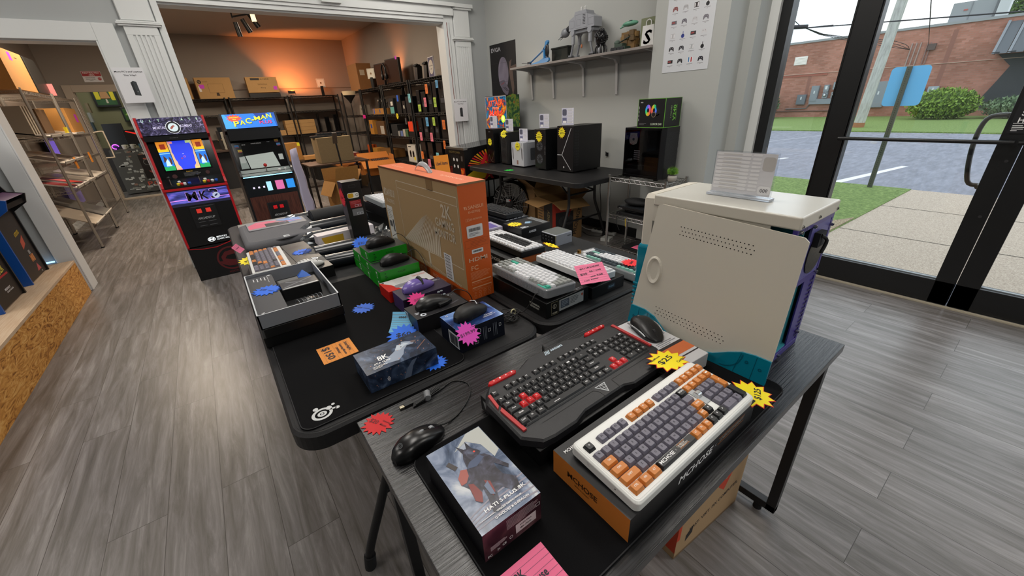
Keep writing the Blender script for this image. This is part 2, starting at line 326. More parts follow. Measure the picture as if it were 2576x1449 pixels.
def mouse_mesh(g, L, Wd, H, m, hole=None):
    rings = []; n = 14; K = 14
    for i in range(n+1):
        t = i/n; x = L*(t-.5)
        w = Wd/2*(math.sin(PI*min(max(t*.94+.03, .0), 1))**.42)*(1-.10*math.sin(PI*min(1, t*1.1))**2 if t > .3 else 1)
        h = H*(math.sin(PI*min(1, (t*.80+.13)))**.75)*(1-.33*t**1.5); ring = []
        if i in (0, n): w *= .82; h *= .8
        for k in range(K+1):
            a = PI*k/K; c = math.cos(a); q = math.sin(a); ring.append(Vector((x, w*math.copysign(abs(c)**.75, c), .0015+h*q**.62)))
        rings.append(ring)
    g.loft(rings, m, True, True, True)
def mouse(label, loc, rz, col='#0e0e10', L=.122, Wd=.064, H=.040, rough=.45, accents=None, wheel='#222226', split=True, name='computer_mouse', tilt=0):
    t = thing(name, label, 'computer mouse', loc, rz); 
    g = G(); mouse_mesh(g, L, Wd, H, M(col, rough)); g.build('shell', t)
    g = G(); zt = mh(.77, H)
    g.cyl((L*.27, -.0035, zt-.0065), (L*.27, .0035, zt-.0065), .009, M(wheel, .4), 14); g.build('scroll_wheel', t)
    if split:
        g = G(); g.tube([(L*(q-.5), 0, mh(q, H)) for q in (.56, .66, .78, .88, .94)], .0009, M('#000000', .6), 6, 3); g.build('button_seam', t)
    if accents:
        for nm, a, b, sx, sy, cc in accents:
            g = G(); g.ball((a*L, b*Wd, mh(a+.5, H)-.0022), sx, sy, .004, M(cc, .35), 12, 6); g.build(nm, t)
    return t
def cable(label, pts, r=.0018, col='#0b0b0c', sub=6, name='cable', cat='cable'):
    g = G(); g.tube(pts, r, M(col, .5), 6, sub); return solo(g, name, label, cat)
def keycap(w, h, m, leg=None, lm=None, H=.0085, u=.019, lh=.0030):
    g = G(); a = w*u-.0009; b = h*u-.0009; i1 = .0025
    def rr(x, y, r, z, dy=0): return [Vector((p[0], p[1]+dy, z)) for p in rrect(-x/2, -y/2, x/2, y/2, r, 2)]
    g.loft([rr(a, b, .0012, 0), rr(a-.0006, b-.0006, .0014, H*.35), rr(a-i1*1.9, b-i1*1.9, .0020, H*.93, .0006), rr(a-i1*2.3, b-i1*2.3, .0018, H, .0006)], m, True, False)
    if leg:
        f = F(g, (0, .0006, H), (1, 0, 0), (0, 1, 0)); tw = len(leg)*lh*.62
        f.text(leg, 0, .001, lh, lm, min(tw, a-i1*2.6) if len(leg) > 1 else None, l=1)
    return g
KEYME = {}
def keys(root, rows, cols, u, x0, y0, z0, lm, dz=0, H=.0085, lh=.0030, cap=100, legend=True):
    """rows: (y index from the front, [(x,w,h,colour letter,legend)]) -> each key cap a part of its own"""
    n = 0
    for yi, ks in rows:
        for x, w, h, c, leg in ks:
            leg = leg if legend else None
            kk = (w, h, c, leg, u, H, cols[c].name, lh)
            if kk not in KEYME:
                o = keycap(w, h, cols[c], leg, lm.get(c) if isinstance(lm, dict) else lm, H, u, lh).build('keycap', root); KEYME[kk] = o.data
            else:
                o = bpy.data.objects.new('keycap', KEYME[kk]); C.objects.link(o); o.parent = root
            o.location = (x0+(x+w/2)*u, y0+(yi+.5-(h-1)/2)*u, z0+dz*yi); n += 1
    return n
def row(s, x=0):
    """'c:legend:w' tokens; '_:w' is a gap"""
    out = []
    for t in s.replace('~ ~', '~_~').split():
        p = t.split('~'); c = p[0]
        if c == '_': x += float(p[1]); continue
        w = float(p[2]) if len(p) > 2 else 1; h = float(p[3]) if len(p) > 3 else 1
        out.append((x, w, h, c, '' if p[1] == '_' else p[1])); x += w
    return out
def seq(c, s): return ' '.join('%s~%s' % (c, k) for k in s)
def acrylic_card(label, loc, rz, w=.12, h=.15, mirrored=False, tint='#d9dbe6', rot=None, big=False):
    t = thing('spec_card_stand', label, 'display card', loc, rz)
    g = G(); g.box(-w/2, -.002, .006, w/2, .002, h, M(tint, .3) if not big else ACRYL); f = nearf(g, -w/2, -.002, .006); H = h-.006
    f.rect(.003, .003, w-.003, H-.003, M('#d3d2d6' if big else '#c9cbe0', .5), 1)
    dk = M('#55586c', .6); lt = M('#e2e1e3' if big else '#f4f4f8', .5); gy = M('#b9b5b2' if big else '#6b6f92', .6)
    for i in range(10):
        y = H*(.93-.087*i)
        if big: f.poly([(w*.04+a, y+b) for a, b in rrect(0, -H*.032, w*.55, H*.032, H*.03, 3)], lt, 2); f.poly([(w*.62+a, y+b) for a, b in rrect(0, -H*.026, w*.14, H*.026, H*.024, 3)], lt, 2); f.rect(w*.14, y-.0014, w*.45, y+.0004, M('#cfcbc8', .5), 3)
        else: f.rect(w*.48, y-H*.03, w*.96, y+H*.024, lt, 2); f.rect(w*.50, y-H*.008, w*.9, y+H*.004, dk, 3)
    if big:
        f.poly([(w*.79+a, H*.60+b) for a, b in rrect(0, 0, w*.18, H*.30, H*.06, 4)], gy, 2)
        f.poly([(w*.78+a, H*.06+b) for a, b in rrect(0, 0, w*.2, H*.2, H*.07, 4)], lt, 2); f.text('900', w*.88, H*.16, H*.09, M('#77757a', .6), -w*.12, l=3)
    else:
        f.poly([(w*.06+a, H*.55+b) for a, b in rrect(0, 0, w*.36, H*.38, H*.1, 4)], dk, 2); f.rect(w*.06, H*.12, w*.42, H*.42, gy, 2); f.poly([(w*.1+a, H*.1+b) for a, b in rrect(0, 0, w*.3, H*.15, H*.05, 3)], lt, 3)
    g.build('card', t)
    g = G(); g.box(-w/2-.004, -.014, 0, w/2+.004, .014, .006, ACRYL if not big else M('#dfe3ea', .1, trans=.6)); g.build('base', t, .001)
    return t
def fan_face(f, a, b, r, ring_m, blade_m, hub_m, l=2, n=9):
    f.ring(a, b, r, ring_m, l, 28, r*.93)
    for i in range(n):
        t = 2*PI*i/n; P = []
        for k in range(5): q = r*(.28+.62*k/4); P.append((a+q*math.cos(t+.12*k), b+q*math.sin(t+.12*k)))
        for k in range(4, -1, -1): q = r*(.28+.62*k/4); P.append((a+q*math.cos(t+.42+.16*k), b+q*math.sin(t+.42+.16*k)))
        f.poly(P, blade_m, l)
    f.ring(a, b, r*.26, hub_m, l+1)
def open_box(label, loc, rz, w, d, h, m, flaps=(.16, .16, .14, .14), ang=(35, 40, 30, 50), cat='box', name='open_cardboard_box', prints=None, t=.005):
    r = thing(name, label, cat, loc, rz); g = G()
    g.box(-w/2, -d/2, 0, w/2, d/2, t, m); g.box(-w/2, -d/2, 0, w/2, -d/2+t, h, m); g.box(-w/2, d/2-t, 0, w/2, d/2, h, m); g.box(-w/2, -d/2, 0, -w/2+t, d/2, h, m); g.box(w/2-t, -d/2, 0, w/2, d/2, h, m)
    if prints: prints(g)
    g.build('carton_body', r)
    for k, (fl, an) in enumerate(zip(flaps, ang)):
        if not fl: continue
        g = G(); c, s = math.cos(math.radians(an)), math.sin(math.radians(an)); L = w if k < 2 else d
        dist = d/2 if k < 2 else w/2
        # flap hinged along the rim, opening outwards (towards -y before rotation)
        T = Matrix.Rotation([0, PI, -PI/2, PI/2][k], 4, 'Z')
        g.T = T; y0 = -dist; g.add([(-L/2, y0, h), (L/2, y0, h), (L/2-.01, y0-fl*c, h+fl*s), (-L/2+.01, y0-fl*c, h+fl*s), (-L/2, y0+.001, h+t*.8), (L/2, y0+.001, h+t*.8), (L/2-.01, y0-fl*c+.001, h+fl*s+t*.8), (-L/2+.01, y0-fl*c+.001, h+fl*s+t*.8)],
              [(0, 1, 2, 3)[::-1], (4, 5, 6, 7), (0, 1, 5, 4), (1, 2, 6, 5), (2, 3, 7, 6), (3, 0, 4, 7)], m); g.build('flap', r)
    return r
def tape_box(label, loc, rz, w, d, h, m=None, name='cardboard_box', cat='box', prints=None, group=None, bevel=.0015, tape='#a3875e'):
    g = G(); g.box(-w/2, -d/2, 0, w/2, d/2, h, m or KRAFT)
    if tape: topf(g, -w/2, -.02, h).rect(0, 0, w, .04, M(tape, .5), 1)
    if prints: prints(g)
    return solo(g, name, label, cat, loc, rz, group, bevel)
# ================================================================= THE SETTING
g = G(); g.box(-4.2, -4.2, -.12, 3.75, 11.9, 0, FLOOR); g.box(-3, 11.9, -.12, .6, 14.2, 0, FLOOR); struct(g, 'floor')
CEILM = M('#c9c9c6', .8)
g = G(); g.box(-4.2, -4.2, 3.2, 3.8, 5.15, 3.3, CEILM); struct(g, 'ceiling_front')
g = G(); g.box(-2.1, 5.3, 3.0, 3.8, 11.5, 3.1, M('#b5aba0', .8)); g.box(-3, 11.5, 3.0, .6, 14.2, 3.1, CEILM); struct(g, 'ceiling_back')
# wall with the two openings (y 5.15 .. 5.30)
g = G()
for x0, x1, z0, z1 in ((-4.2, -1.32, 0, 3.2), (-1.32, -.40, 2.08, 3.2), (-.40, .02, 0, 3.2), (.02, 2.87, 2.40, 3.2), (2.87, 3.6, 0, 3.2)):
    g.box(x0, 5.15, z0, x1, 5.30, z1, WALL, f=BROWNW)
struct(g, 'wall_front')
g = G(); g.box(3.5, 1.75, 0, 3.7, 5.15, 3.2, WALLB); g.box(3.45, 5.3, 0, 3.6, 11.5, 3.0, BROWNW); struct(g, 'wall_right')
g = G(); g.box(3.24, 1.70, 0, 3.5, 2.31, 3.2, WALLB); g.box(3.5, 1.62, 0, 3.76, 1.75, 3.2, WALLB); struct(g, 'wall_pillar')
g = G(); g.box(-2.05, 5.3, 0, -1.9, 11.5, 3.0, BROWNW); g.box(-1.9, 5.3, 0, -1.9+.012, 11.35, .1, WHITE); struct(g, 'wall_left')
g = G()
for x0, x1, z0, z1 in ((-1.9, -1.62, 0, 3), (-1.62, -.72, 2.02, 3), (-.72, 3.45, 0, 3)): g.box(x0, 11.35, z0, x1, 11.5, z1, BROWNW, f=M('#5e6047', .8))
g.box(-.70, 11.338, 1.975, 3.45, 11.35, 1.99, M('#6f665d', .7))
struct(g, 'wall_back')
g = G(); g.box(-3, 11.5, 0, -2.9, 14.2, 3, M('#777459', .8)); g.box(-3, 14.1, 0, .6, 14.2, 3, M('#777459', .8)); g.box(.5, 11.5, 0, .6, 14.2, 3, M('#777459', .8)); struct(g, 'wall_office')
g = G(); g.box(-4.3, -4.2, 0, -4.2, 5.15, 3.2, WALL); struct(g, 'wall_far_left')
g = G(); g.box(-4.2, -4.3, 0, 3.8, -4.2, 3.2, WALL); struct(g, 'wall_behind')
# black baseboards
g = G(); g.box(3.488, 2.31, 0, 3.5, 5.15, .10, M('#141416', .5)); g.box(3.228, 1.70, 0, 3.24, 2.31, .10, M('#141416', .5)); g.box(3.25, 5.138, 0, 3.5, 5.15, .1, M('#141416', .5)); struct(g, 'baseboard_right')
# casing of the small opening
g = G()
g.box(-1.24, 5.12, 0, -1.24+.012, 5.33, 2.05, WHITE); g.box(-1.36, 5.12, 0, -1.24, 5.15, 2.18, WHITE)
g.box(-1.24, 5.12, 2.05, -.44, 5.15, 2.18, WHITE); g.box(-.44, 5.12, 0, -.30, 5.15, 2.18, WHITE)
g.box(-.452, 5.12, 0, -.44, 5.33, 2.05, WHITE); g.box(-1.24, 5.15, 2.04, -.44, 5.33, 2.055, WHITE); g.box(-1.32, 5.15, 0, -1.24, 5.31, 2.1, WHITE)
g.box(-.445, 5.15, 0, -.395, 5.31, 2.1, WHITE)
struct(g, 'trim_1', .004)
def pilaster(name, x0, x1, jx0, jx1):
    g = G(); w = x1-x0; y = 5.15
    g.box(x0+.01, y-.03, 0, x1-.01, y, 2.52, WHITE); g.box(x0-.01, y-.045, 0, x1+.01, y, .22, WHITE)
    g.box(x0+.015, y-.04, 2.21, x1-.015, y, 2.50, WHITE)
    for z, e in ((2.165, .018), (2.178, .028), (2.192, .02)): g.box(x0-e, y-.035-e, z, x1+e, y, z+.012, WHITE)
    g.box(x0-.02, y-.06, 2.50, x1+.02, y, 2.52, WHITE); g.box(x0-.035, y-.075, 2.52, x1+.035, y, 2.56, WHITE)
    n = 5; a = x0+.055; b = x1-.055; fw_ = (b-a)/(2*n-1)
    # raised reeds between hollow flutes
    for i in range(n+1):
        xx0 = a+fw_*(2*i-1) if i else x0+.012; xx1 = a+fw_*(2*i) if i < n else x1-.012
        g.box(xx0, y-.040, .24, xx1, y-.028, 2.10, WHITE)
    g.box(x0+.012, y-.040, 2.10, x1-.012, y-.028, 2.165, WHITE)
    g.box(jx0, y-.02, 0, jx1, y, 2.50, WHITE)   # flat jamb band beside the opening
    struct(g, name, .002)
pilaster('trim_2', -.25, .0, 0, .05)
pilaster('trim_3', 2.985, 3.235, 2.85, 2.985)
g = G()
g.box(.05, 5.12, 2.36, 2.85, 5.15, 2.40, WHITE); g.box(.05, 5.105, 2.40, 2.85, 5.15, 2.43, WHITE); g.box(0, 5.09, 2.43, 2.985, 5.15, 2.52, WHITE); g.box(-.03, 5.06, 2.52, 3.0, 5.15, 2.56, WHITE)
g.box(.05-.03, 5.15, 0, .05, 5.32, 2.36, WHITE); g.box(2.85, 5.15, 0, 2.88, 5.32, 2.36, WHITE); g.box(.02, 5.15, 2.345, 2.88, 5.32, 2.40, WHITE)
g.box(2.895, 5.128, 0, 2.903, 5.131, 2.36, M('#7a3a28', .7)); g.box(2.93, 5.126, 0, 2.934, 5.131, 2.36, M('#8a8a88', .7))
g.box(1.42, 5.055, 2.45, 1.62, 5.10, 2.50, WHITE)
struct(g, 'trim_4', .002)
# doorway casing of the office
TRIMB = M('#b3a697', .6)
g = G(); g.box(-1.74, 11.31, 0, -1.62, 11.35, 2.12, TRIMB); g.box(-1.62, 11.31, 2.0, -.72, 11.35, 2.12, TRIMB); g.box(-.72, 11.31, 0, -.60, 11.35, 2.12, TRIMB); g.box(-1.62, 11.30, 0, -.72, 11.42, .03, TRIMB); g.box(-1.63, 11.35, 0, -1.61, 11.5, 2.02, TRIMB); struct(g, 'trim_5', .003)
# storefront: black aluminium framing, glass, two doors
g = G(); X0, X1 = 3.70, 3.80
g.box(X0, 1.485, 0, X1, 1.62, 3.0, FRAME); g.box(X0-.03, 1.555, 0, X0, 1.64, 3.2, WHITE)
g.box(X0, .965, 0, X1, 1.10, 3.0, FRAME); g.box(X0, 1.10, 0, X1, 1.485, .16, FRAME); g.box(X0, -4.2, 3.0, X1, 1.64, 3.2, FRAME)
g.box(X0+.03, 1.10, .16, X0+.036, 1.49, 3.0, GLASS)
g.box(X0+.01, 1.088, .1, X0-.004, 1.098, 3, M('#050505', .3))
struct(g, 'window_1')
def door(name, ya, yb, handle_side):
    g = G()
    st = .105
    g.box(X0+.005, ya, .01, X1-.01, yb, .17, FRAME); g.box(X0+.005, ya, 2.85, X1-.01, yb, 3.0, FRAME)
    g.box(X0+.005, ya, .01, X1-.01, ya+st-.01, 3.0, FRAME); g.box(X0+.005, yb-(st if name == 'door_2' else .01), .01, X1-.01, yb, 3.0, FRAME)
    o = g.build(name, None, .003); o['kind'] = 'structure'
    g = G(); g.box(X0+.04, ya+.09, .165, X0+.046, yb-.005, 2.86, GLASS); g.box(X0+.034, ya+.095, .165, X0+.052, yb-.012, .176, M('#7f878c', .3)); g.build('glass_pane', o)
    g = G(); g.cyl((X0-.045, ya+.03, 1.055), (X0-.045, yb+.02, 1.055), .012, FRAME, 12); g.cyl((X0-.045, ya+.05, 1.055), (X0+.01, ya+.05, 1.055), .010, FRAME, 10); g.cyl((X0-.045, yb, 1.055), (X0+.01, yb, 1.055), .010, FRAME, 10); g.build('push_bar', o)
    g = G(); yy = ya+.10; g.tube([(X1-.02, yy, 1.19), (X1+.055, yy+.0, 1.19), (X1+.07, yy+.09, 1.165), (X1+.07, yy+.10, 1.0), (X1+.07, yy+.06, .80), (X1+.055, yy, .78), (X1-.02, yy, .78)], .013, FRAME, 10, 5); g.build('pull_handle', o)
    if name == 'door_1':
        g = G(); g.box(X0-.0005, ya+.012, 1.10, X0+.004, ya+.078, 1.30, M('#17181c', .4)); f = westf(g, X0-.0006, ya+.078, 1.10)
        for i, c in enumerate('PUSH'): f.text(c, .033, .178-.036*i, .026, WHT)
        f.rect(.008, .052, .058, .055, WHT, 1); f.lines(.01, .01, .056, .045, 4, WHT)
        g.build('push_plate', o)
        g = G()
        for z in (.62, .95): g.cyl((X0-.001, ya+.03, z), (X0+.006, ya+.03, z), .009, M('#2a2a2c', .4), 10)
        g.build('door_bolts', o)
    return o
door('door_1', .135, .962, 1); door('door_2', -.78, .130, 1)
g = G(); g.box(X0, -.93, 0, X1, -.785, 3.0, FRAME)
for y0, y1 in ((-2.5, -.93), (-4.2, -2.62)): g.box(X0, y0, 0, X1, y1, .16, FRAME); g.box(X0+.03, y0, .16, X0+.036, y1, 3.0, GLASS)
g.box(X0, -2.62, 0, X1, -2.5, 3.0, FRAME); struct(g, 'window_2')
g = G(); g.box(3.672, -4.2, 0, 3.70, 1.64, .008, M('#a89f8c', .7)); struct(g, 'trim_6')
# ================================================================= OUTSIDE
ZG = -.15
CONC = mk_noise('exposed_aggregate', [(.3, '#877a6d'), (.5, '#ac9d8c'), (.7, '#c6b9a8')], 90, .95, 5, .5, .004)
GRASS = mk_noise('lawn_grass', [(.25, '#4f6430'), (.5, '#748d48'), (.75, '#a0b56e')], 26, .95, 8, 1, .04)
ASPH = mk_noise('asphalt_surface', [(.3, '#6c6e76'), (.5, '#7b7d87'), (.7, '#8c8e99')], 3, .9, 10, .3, .005, (1, 4, 1))
MULCH = mk_noise('dry_mulch', [(.3, '#6b5b48'), (.5, '#9b8a70'), (.7, '#c2b396')], 60, 1, 6, .8, .02)
def slab(pts, z0, z1, m, name):
    g = G(); g.prism(pts, z0, z1, m); return struct(g, name)
slab([(8.66, -30), (18.9, -30), (18.9, 40), (8.66, 40)], ZG-.2, ZG-.01, ASPH, 'ground_asphalt')
slab([(3.8, -30), (8.66, -30), (8.66, 1.2), (3.8, 1.36)], ZG-.1, ZG+.01, CONC, 'ground_sidewalk')
slab([(3.8, 1.36), (8.66, 1.2), (8.66, 40), (3.8, 40)], ZG-.1, ZG+.02, GRASS, 'ground_lawn')
slab([(18.9, -30), (40, -30), (40, 45), (18.9, 45)], ZG-.1, ZG+.03, GRASS, 'ground_lawn_far')
slab([(3.85, 1.36), (6.3, 1.29), (6.0, 1.42), (5.3, 1.55), (4.4, 1.6), (3.85, 1.62)], ZG, ZG+.03, MULCH, 'ground_mulch')
g = G()
for x in (5.78, 7.27): g.box(x-.008, -6, ZG+.0105, x+.008, 1.29, ZG+.012, M('#5a5248', .9))
struct(g, 'ground_joints')
# parking lines painted on the asphalt
g = G()
for y in (1.95,):
    g.prism([(8.73, y+.20), (8.73, y+.34), (11.25, y-.12), (11.25, y-.22)], ZG-.01, ZG-.006, M('#d5d5d8', .8))
for y0, y1 in ((4.6, 3.95),): g.prism([(8.9, 4.75), (8.9, 4.87), (11.4, 4.02), (11.4, 3.93)], ZG-.01, ZG-.006, M('#d5d5d8', .8))
g.prism([(8.7, 7.5), (8.7, 7.6), (18, 5.0), (18, 4.92)], ZG-.01, ZG-.008, M('#9a9aa2', .8))
solo(g, 'parking_line', 'white parking lines painted on the grey asphalt lot', 'road marking')
# door mat outside with the shop's letters
g = G(); g.box(3.86, .08, ZG+.01, 4.62, 1.08, ZG+.02, M('#4a4e57', .9)); f = F(g, (3.86, .08, ZG+.02), (0, 1, 0), (-1, 0, 0))
for i, (c, k) in enumerate(zip('PCORDS', ('#c9b3c0', '#d0b5c2', '#d6c8d4', '#dcdde0', '#e4e6e6', '#e8eaea'))): f.text(c, .22+.117*i, -.62, .105, M(k, .8), .092)
f.line(.55, -.40, .72, -.36, .008, M('#7f8fa0', .8)); f.line(.72, -.36, .80, -.42, .008, M('#b08fa0', .8))
solo(g, 'door_mat', 'grey door mat with white capital letters outside the glass door', 'mat')
# brick building across the lot
g = G(); BX = 27.4
g.box(BX, -30, ZG, BX+8, 14.2, 3.52, BRICK); g.box(BX-.06, -30, 3.50, BX+8.05, 14.25, 3.60, M('#8d8f90', .6))
g.box(BX-.03, -30, 2.02, BX, 14.2, 2.045, M('#b59a8a', .9)); g.box(BX-.02, 8.6, 1.9, BX, 14.2, 2.0, M('#93584a', .9))
for y in (4.2, 9.3, 6.3, 1.5): g.box(BX-.004, y, .9 if y > 5 else .3, BX, y+.16, 1.95 if y > 5 else 3.3, M('#8a6054', .95))
solo(g, 'brick_building', 'long low red brick building across the parking lot', 'building')
def wallbox(label, y0, y1, z0, z1, col='#7e858c', d=.16, name='electrical_cabinet', cat='electrical box', group=None):
    g = G(); g.box(BX-d, y0, z0, BX-.001, y1, z1, M(col, .5)); g.box(BX-d-.01, y0+.03, z0+.03, BX-d, y1-.03, z1-.03, M(col, .45)); g.box(BX-d-.014, (y0+y1)/2-.03, (z0+z1)/2, BX-d-.01, (y0+y1)/2+.03, (z0+z1)/2+.14, M('#c9cdd0', .4))
    return solo(g, name, label, cat, group=group)
wallbox('low square grey utility cabinet at the left end of the brick wall', 9.30, 9.72, .52, 1.02, '#676d75')
wallbox('tall grey electrical cabinet beside the row of meters', 8.78, 9.12, .66, 1.42)
wallbox('tall grey switch cabinet half hidden behind the window mullion', 5.95, 6.5, .30, 1.45)
wallbox('tall grey cabinet left of the light blue sign', 5.15, 5.62, .45, 1.42, '#868b90')
wallbox('small pale grey box right of the light blue sign', 4.15, 4.50, .74, 1.12, '#99a3ab')
wallbox('narrow grey meter box right of the light blue sign', 4.60, 4.78, .80, 1.06, '#6e757b')
for i, (y, z) in enumerate(((8.44, 1.1), (8.05, 1.2), (7.66, 1.25))):
    t = thing('electric_meter', ['left', 'middle', 'right'][i]+'most electric meter above the long grey trough', 'electric meter', (BX-.1, y, 0), group='electric meters on the brick wall')
    g = G(); g.box(-.06, -.1, z, .09, .12, z+.34, M('#7e858c', .5)); g.box(-.07, -.04, z+.12, -.06, .06, z+.28, M('#c9cdd0', .4)); g.build('breaker_box', t)
    g = G(); g.box(-.06, -.11, .80, .09, .11, 1.08, M('#7e858c', .5)); g.box(-.04, -.03, 1.08, .05, .03, z, M('#7e858c', .5)); g.cyl((-.06, 0, .95), (-.12, 0, .95), .075, M('#3a3d42', .3), 14); g.ball((-.12, 0, .95), .03, .06, .06, M('#c9cdd0', .2), 10, 6); g.build('meter', t)
g = G(); g.box(BX-.15, 7.2, .52, BX-.001, 9.1, .78, M('#7e858c', .5)); solo(g, 'cable_trough', 'long grey metal trough under the electric meters', 'cable trough')
g = G()
for y in (5.30, 5.45, 5.60): g.tube([(BX-.04, y, 1.42), (BX-.04, y-.02, 2.95)], .025, M('#a08d86', .6), 6)
for y in (4.95, 5.05): g.tube([(BX-.04, y, 1.1), (BX-.04, y, 2.9)], .022, M('#8a6f68', .6), 6)
g.tube([(BX-.05, 10.2, .30), (BX-.05, 9.2, .32), (BX-.05, 9.1, .5)], .025, M('#6b6e72', .6), 6); g.tube([(BX-.03, 13, .18), (BX-.03, 7, .18)], .025, M('#6b5048', .6), 6)
g.box(BX-.15, 4.75, 2.6, BX, 5.0, 2.85, M('#5a4a46', .7))
solo(g, 'conduit_pipes', 'thin vertical conduit pipes running up the brick wall', 'pipe')
g = G(); g.box(BX-.03, 9.62, 1.50, BX-.001, 10.22, 1.90, M('#d9d2cc', .6))
for i in range(6): g.box(BX-.05, 9.66, 1.53+.058*i, BX-.03, 10.18, 1.555+.058*i, M('#f1ece6', .6))
solo(g, 'wall_vent', 'white louvred vent high on the brick wall', 'vent', loc=(0, .08, .99))
g = G(); g.box(BX+.2, 3.35, 3.6, BX+2, 4.70, 4.30, M('#8f9294', .6)); g.box(BX+.18, 3.35, 3.6, BX+.2, 3.42, 4.3, M('#6d6f72', .6)); g.box(BX+.18, 4.1, 3.62, BX+.2, 4.12, 4.28, M('#7b7d80', .6))
g.box(BX+.17, 4.2, 3.98, BX+.18, 4.32, 4.03, M('#b05a52', .6)); g.box(BX+.0, 3.0, 3.6, BX+.5, 3.32, 4.35, M('#b9bcbd', .5))
solo(g, 'rooftop_unit', 'grey air conditioning unit on the roof of the brick building', 'air conditioner')
g = G(); n = 22
for i in range(n):
    y = 2.85-i*.42; g.box(BX-1.1, y-.21, 2.22, BX-.9, y, 2.26, M('#2d3034', .6)); g.add([(BX-1.1, y, 2.2), (BX-1.1, y-.4, 2.2), (BX-.05, y-.4, 3.35), (BX-.05, y, 3.35)], [(0, 1, 2, 3)], M('#4d5257', .5))
    g.add([(BX-1.12, y, 2.2), (BX-1.12, y-.08, 2.2), (BX-.07, y-.08, 3.4), (BX-.07, y, 3.4)], [(0, 1, 2, 3)], M('#767b80', .5))
g.add([(BX-1.1, 2.85, 2.2), (BX-.05, 2.85, 3.35), (BX-.05, 2.85, 2.2)], [(0, 1, 2)], M('#44484d', .5))
solo(g, 'metal_awning', 'dark ribbed metal awning on the right end of the brick building', 'awning')
g = G(); g.add([(BX-.02, 2.75, 2.2), (BX-.02, -8, 2.2), (BX-.02, -8, .2), (BX-.02, 2.9, .2), (BX-.02, 2.5, 1.2), (BX-.02, 2.3, 1.75)], [(0, 1, 2, 3, 4, 5)], M('#35383b', .6)); solo(g, 'shop_glazing', 'dark shaded glazing under the metal awning', 'window')
def bush(label, loc, rx, ry, rz, n, m1, m2, leaf=.10, name='shrub', cat='bush'):
    rd = random.Random(label); t = thing(name, label, cat, loc); g = G(); g.ball((0, 0, rz*.5), rx*.7, ry*.7, rz*.42, m2, 14, 8)
    for i in range(n):
        a = rd.uniform(0, 2*PI); b = math.acos(rd.uniform(-.9, 1)); q = rd.uniform(.78, 1.08)
        p = Vector((rx*math.sin(b)*math.cos(a)*q, ry*math.sin(b)*math.sin(a)*q, max(.02, rz*.5+rz*.5*math.cos(b)*q))); d = Vector((rd.uniform(-1, 1), rd.uniform(-1, 1), rd.uniform(.2, 1.4))).normalized()*leaf; s_ = d.orthogonal().normalized()*leaf*.35
        g.add([p-s_, p+s_, p+d], [(0, 1, 2)], m1 if rd.random() > .35 else m2)
    g.build('foliage', t); g = G(); g.cyl((0, 0, -.05), (0, 0, rz*.4), .05, M('#4a3a28', .9), 8); g.build('stem', t); return t
GRN = M('#7d9a3c', .8); GRN2 = M('#4c6628', .85); GRN3 = M('#6d8460', .85); GRN4 = M('#42563a', .9)
bush('rounded yellow green shrub below the pale grey wall box', (25.2, 3.55, ZG), .7, 1.05, 1.15, 2600, GRN, GRN2, .12)
bush('low dull green shrub in front of the dark glazing', (25.6, 1.15, ZG), .7, 1.25, .8, 2000, GRN3, GRN4, .12)
bush('dark green shrub at the left end of the brick wall', (26.2, 10.75, ZG), .7, .5, 1.45, 1600, GRN3, GRN4, .11)
def tree(label, loc, r, h, seed):
    rd = random.Random(seed); t = thing('tree', label, 'tree', loc); g = G(); g.cyl((0, 0, 0), (0, 0, h), .18, M('#4a3f33', .9), 8, .08); g.build('trunk', t); g = G()
    for i in range(2200):
        a = rd.uniform(0, 2*PI); b = math.acos(rd.uniform(-1, 1)); q = r*rd.uniform(.3, 1)**.5; p = Vector((q*math.sin(b)*math.cos(a), q*math.sin(b)*math.sin(a), h+q*math.cos(b))); d = Vector((rd.uniform(-1, 1), rd.uniform(-1, 1), rd.uniform(-1, 1))).normalized()*.2; s_ = d.orthogonal().normalized()*.09
        g.add([p-s_, p+s_, p+d], [(0, 1, 2)], GRN4 if rd.random() > .4 else GRN2)
    g.build('crown', t)
tree('dark tree behind the left end of the brick building', (38, 16.4, ZG), 1.7, 3.6, 3); tree('dark tree rising behind the roof unit', (39, 3.05, ZG), 1.3, 4.8, 5)
g = G(); g.cyl((20.5, 4.98, ZG), (20.6, 4.62, 9.5), .17, mk_noise('weathered_pole', [(.3, '#8f8f88'), (.6, '#b5b6ae')], 5, .9, 6, .3, .01, (4, 4, .6)), 16, .13); g.cyl((20.5, 4.98, ZG), (20.5, 4.975, .05), .18, M('#9a6a4a', .9), 14); solo(g, 'utility_pole', 'weathered wooden utility pole on the far lawn', 'pole')
t = thing('road_sign', 'light blue sign plate seen from behind on a perforated steel post', 'sign', (8.47, 1.67, ZG))
g = G(); g.box(-.02, -.03, 0, .02, .03, 1.74, M('#55584e', .5, .4)); f = westf(g, -.0205, .03, 0)
for i in range(56): f.ring(.03, .05+i*.03, .006, M('#22231f', .7), 1, 8)
g.build('post', t, .002); g = G(); g.T = Matrix.Rotation(0, 4, 'X'); g.prism([(a-.045, b) for a, b in rrect(-.19, 1.22, .24, 1.74, .05, 4)], .021, .025, M('#68b4e8', .4), ax='x'); g.build('sign_plate', t)
g = G()
for a, b, r in (((20, 14, 3.95), (20, -6, 2.45), .02), ((20, 14, 3.80), (20, 6.5, 3.42), .012)): g.tube([a, b], r, M('#26262a', .7), 6)
g.cyl((20, 7.9, 3.56), (20, 7.35, 3.50), .07, M('#1c1c20', .6), 10)
for k in range(4): g.tube([(18, 9.6-.2*k, 6.0), (20, 7.6, 3.55), (24, 6.2-.25*k, 2.9), (27.3, 5.6, 2.7)], .010, M('#26262a', .7), 5, 4)
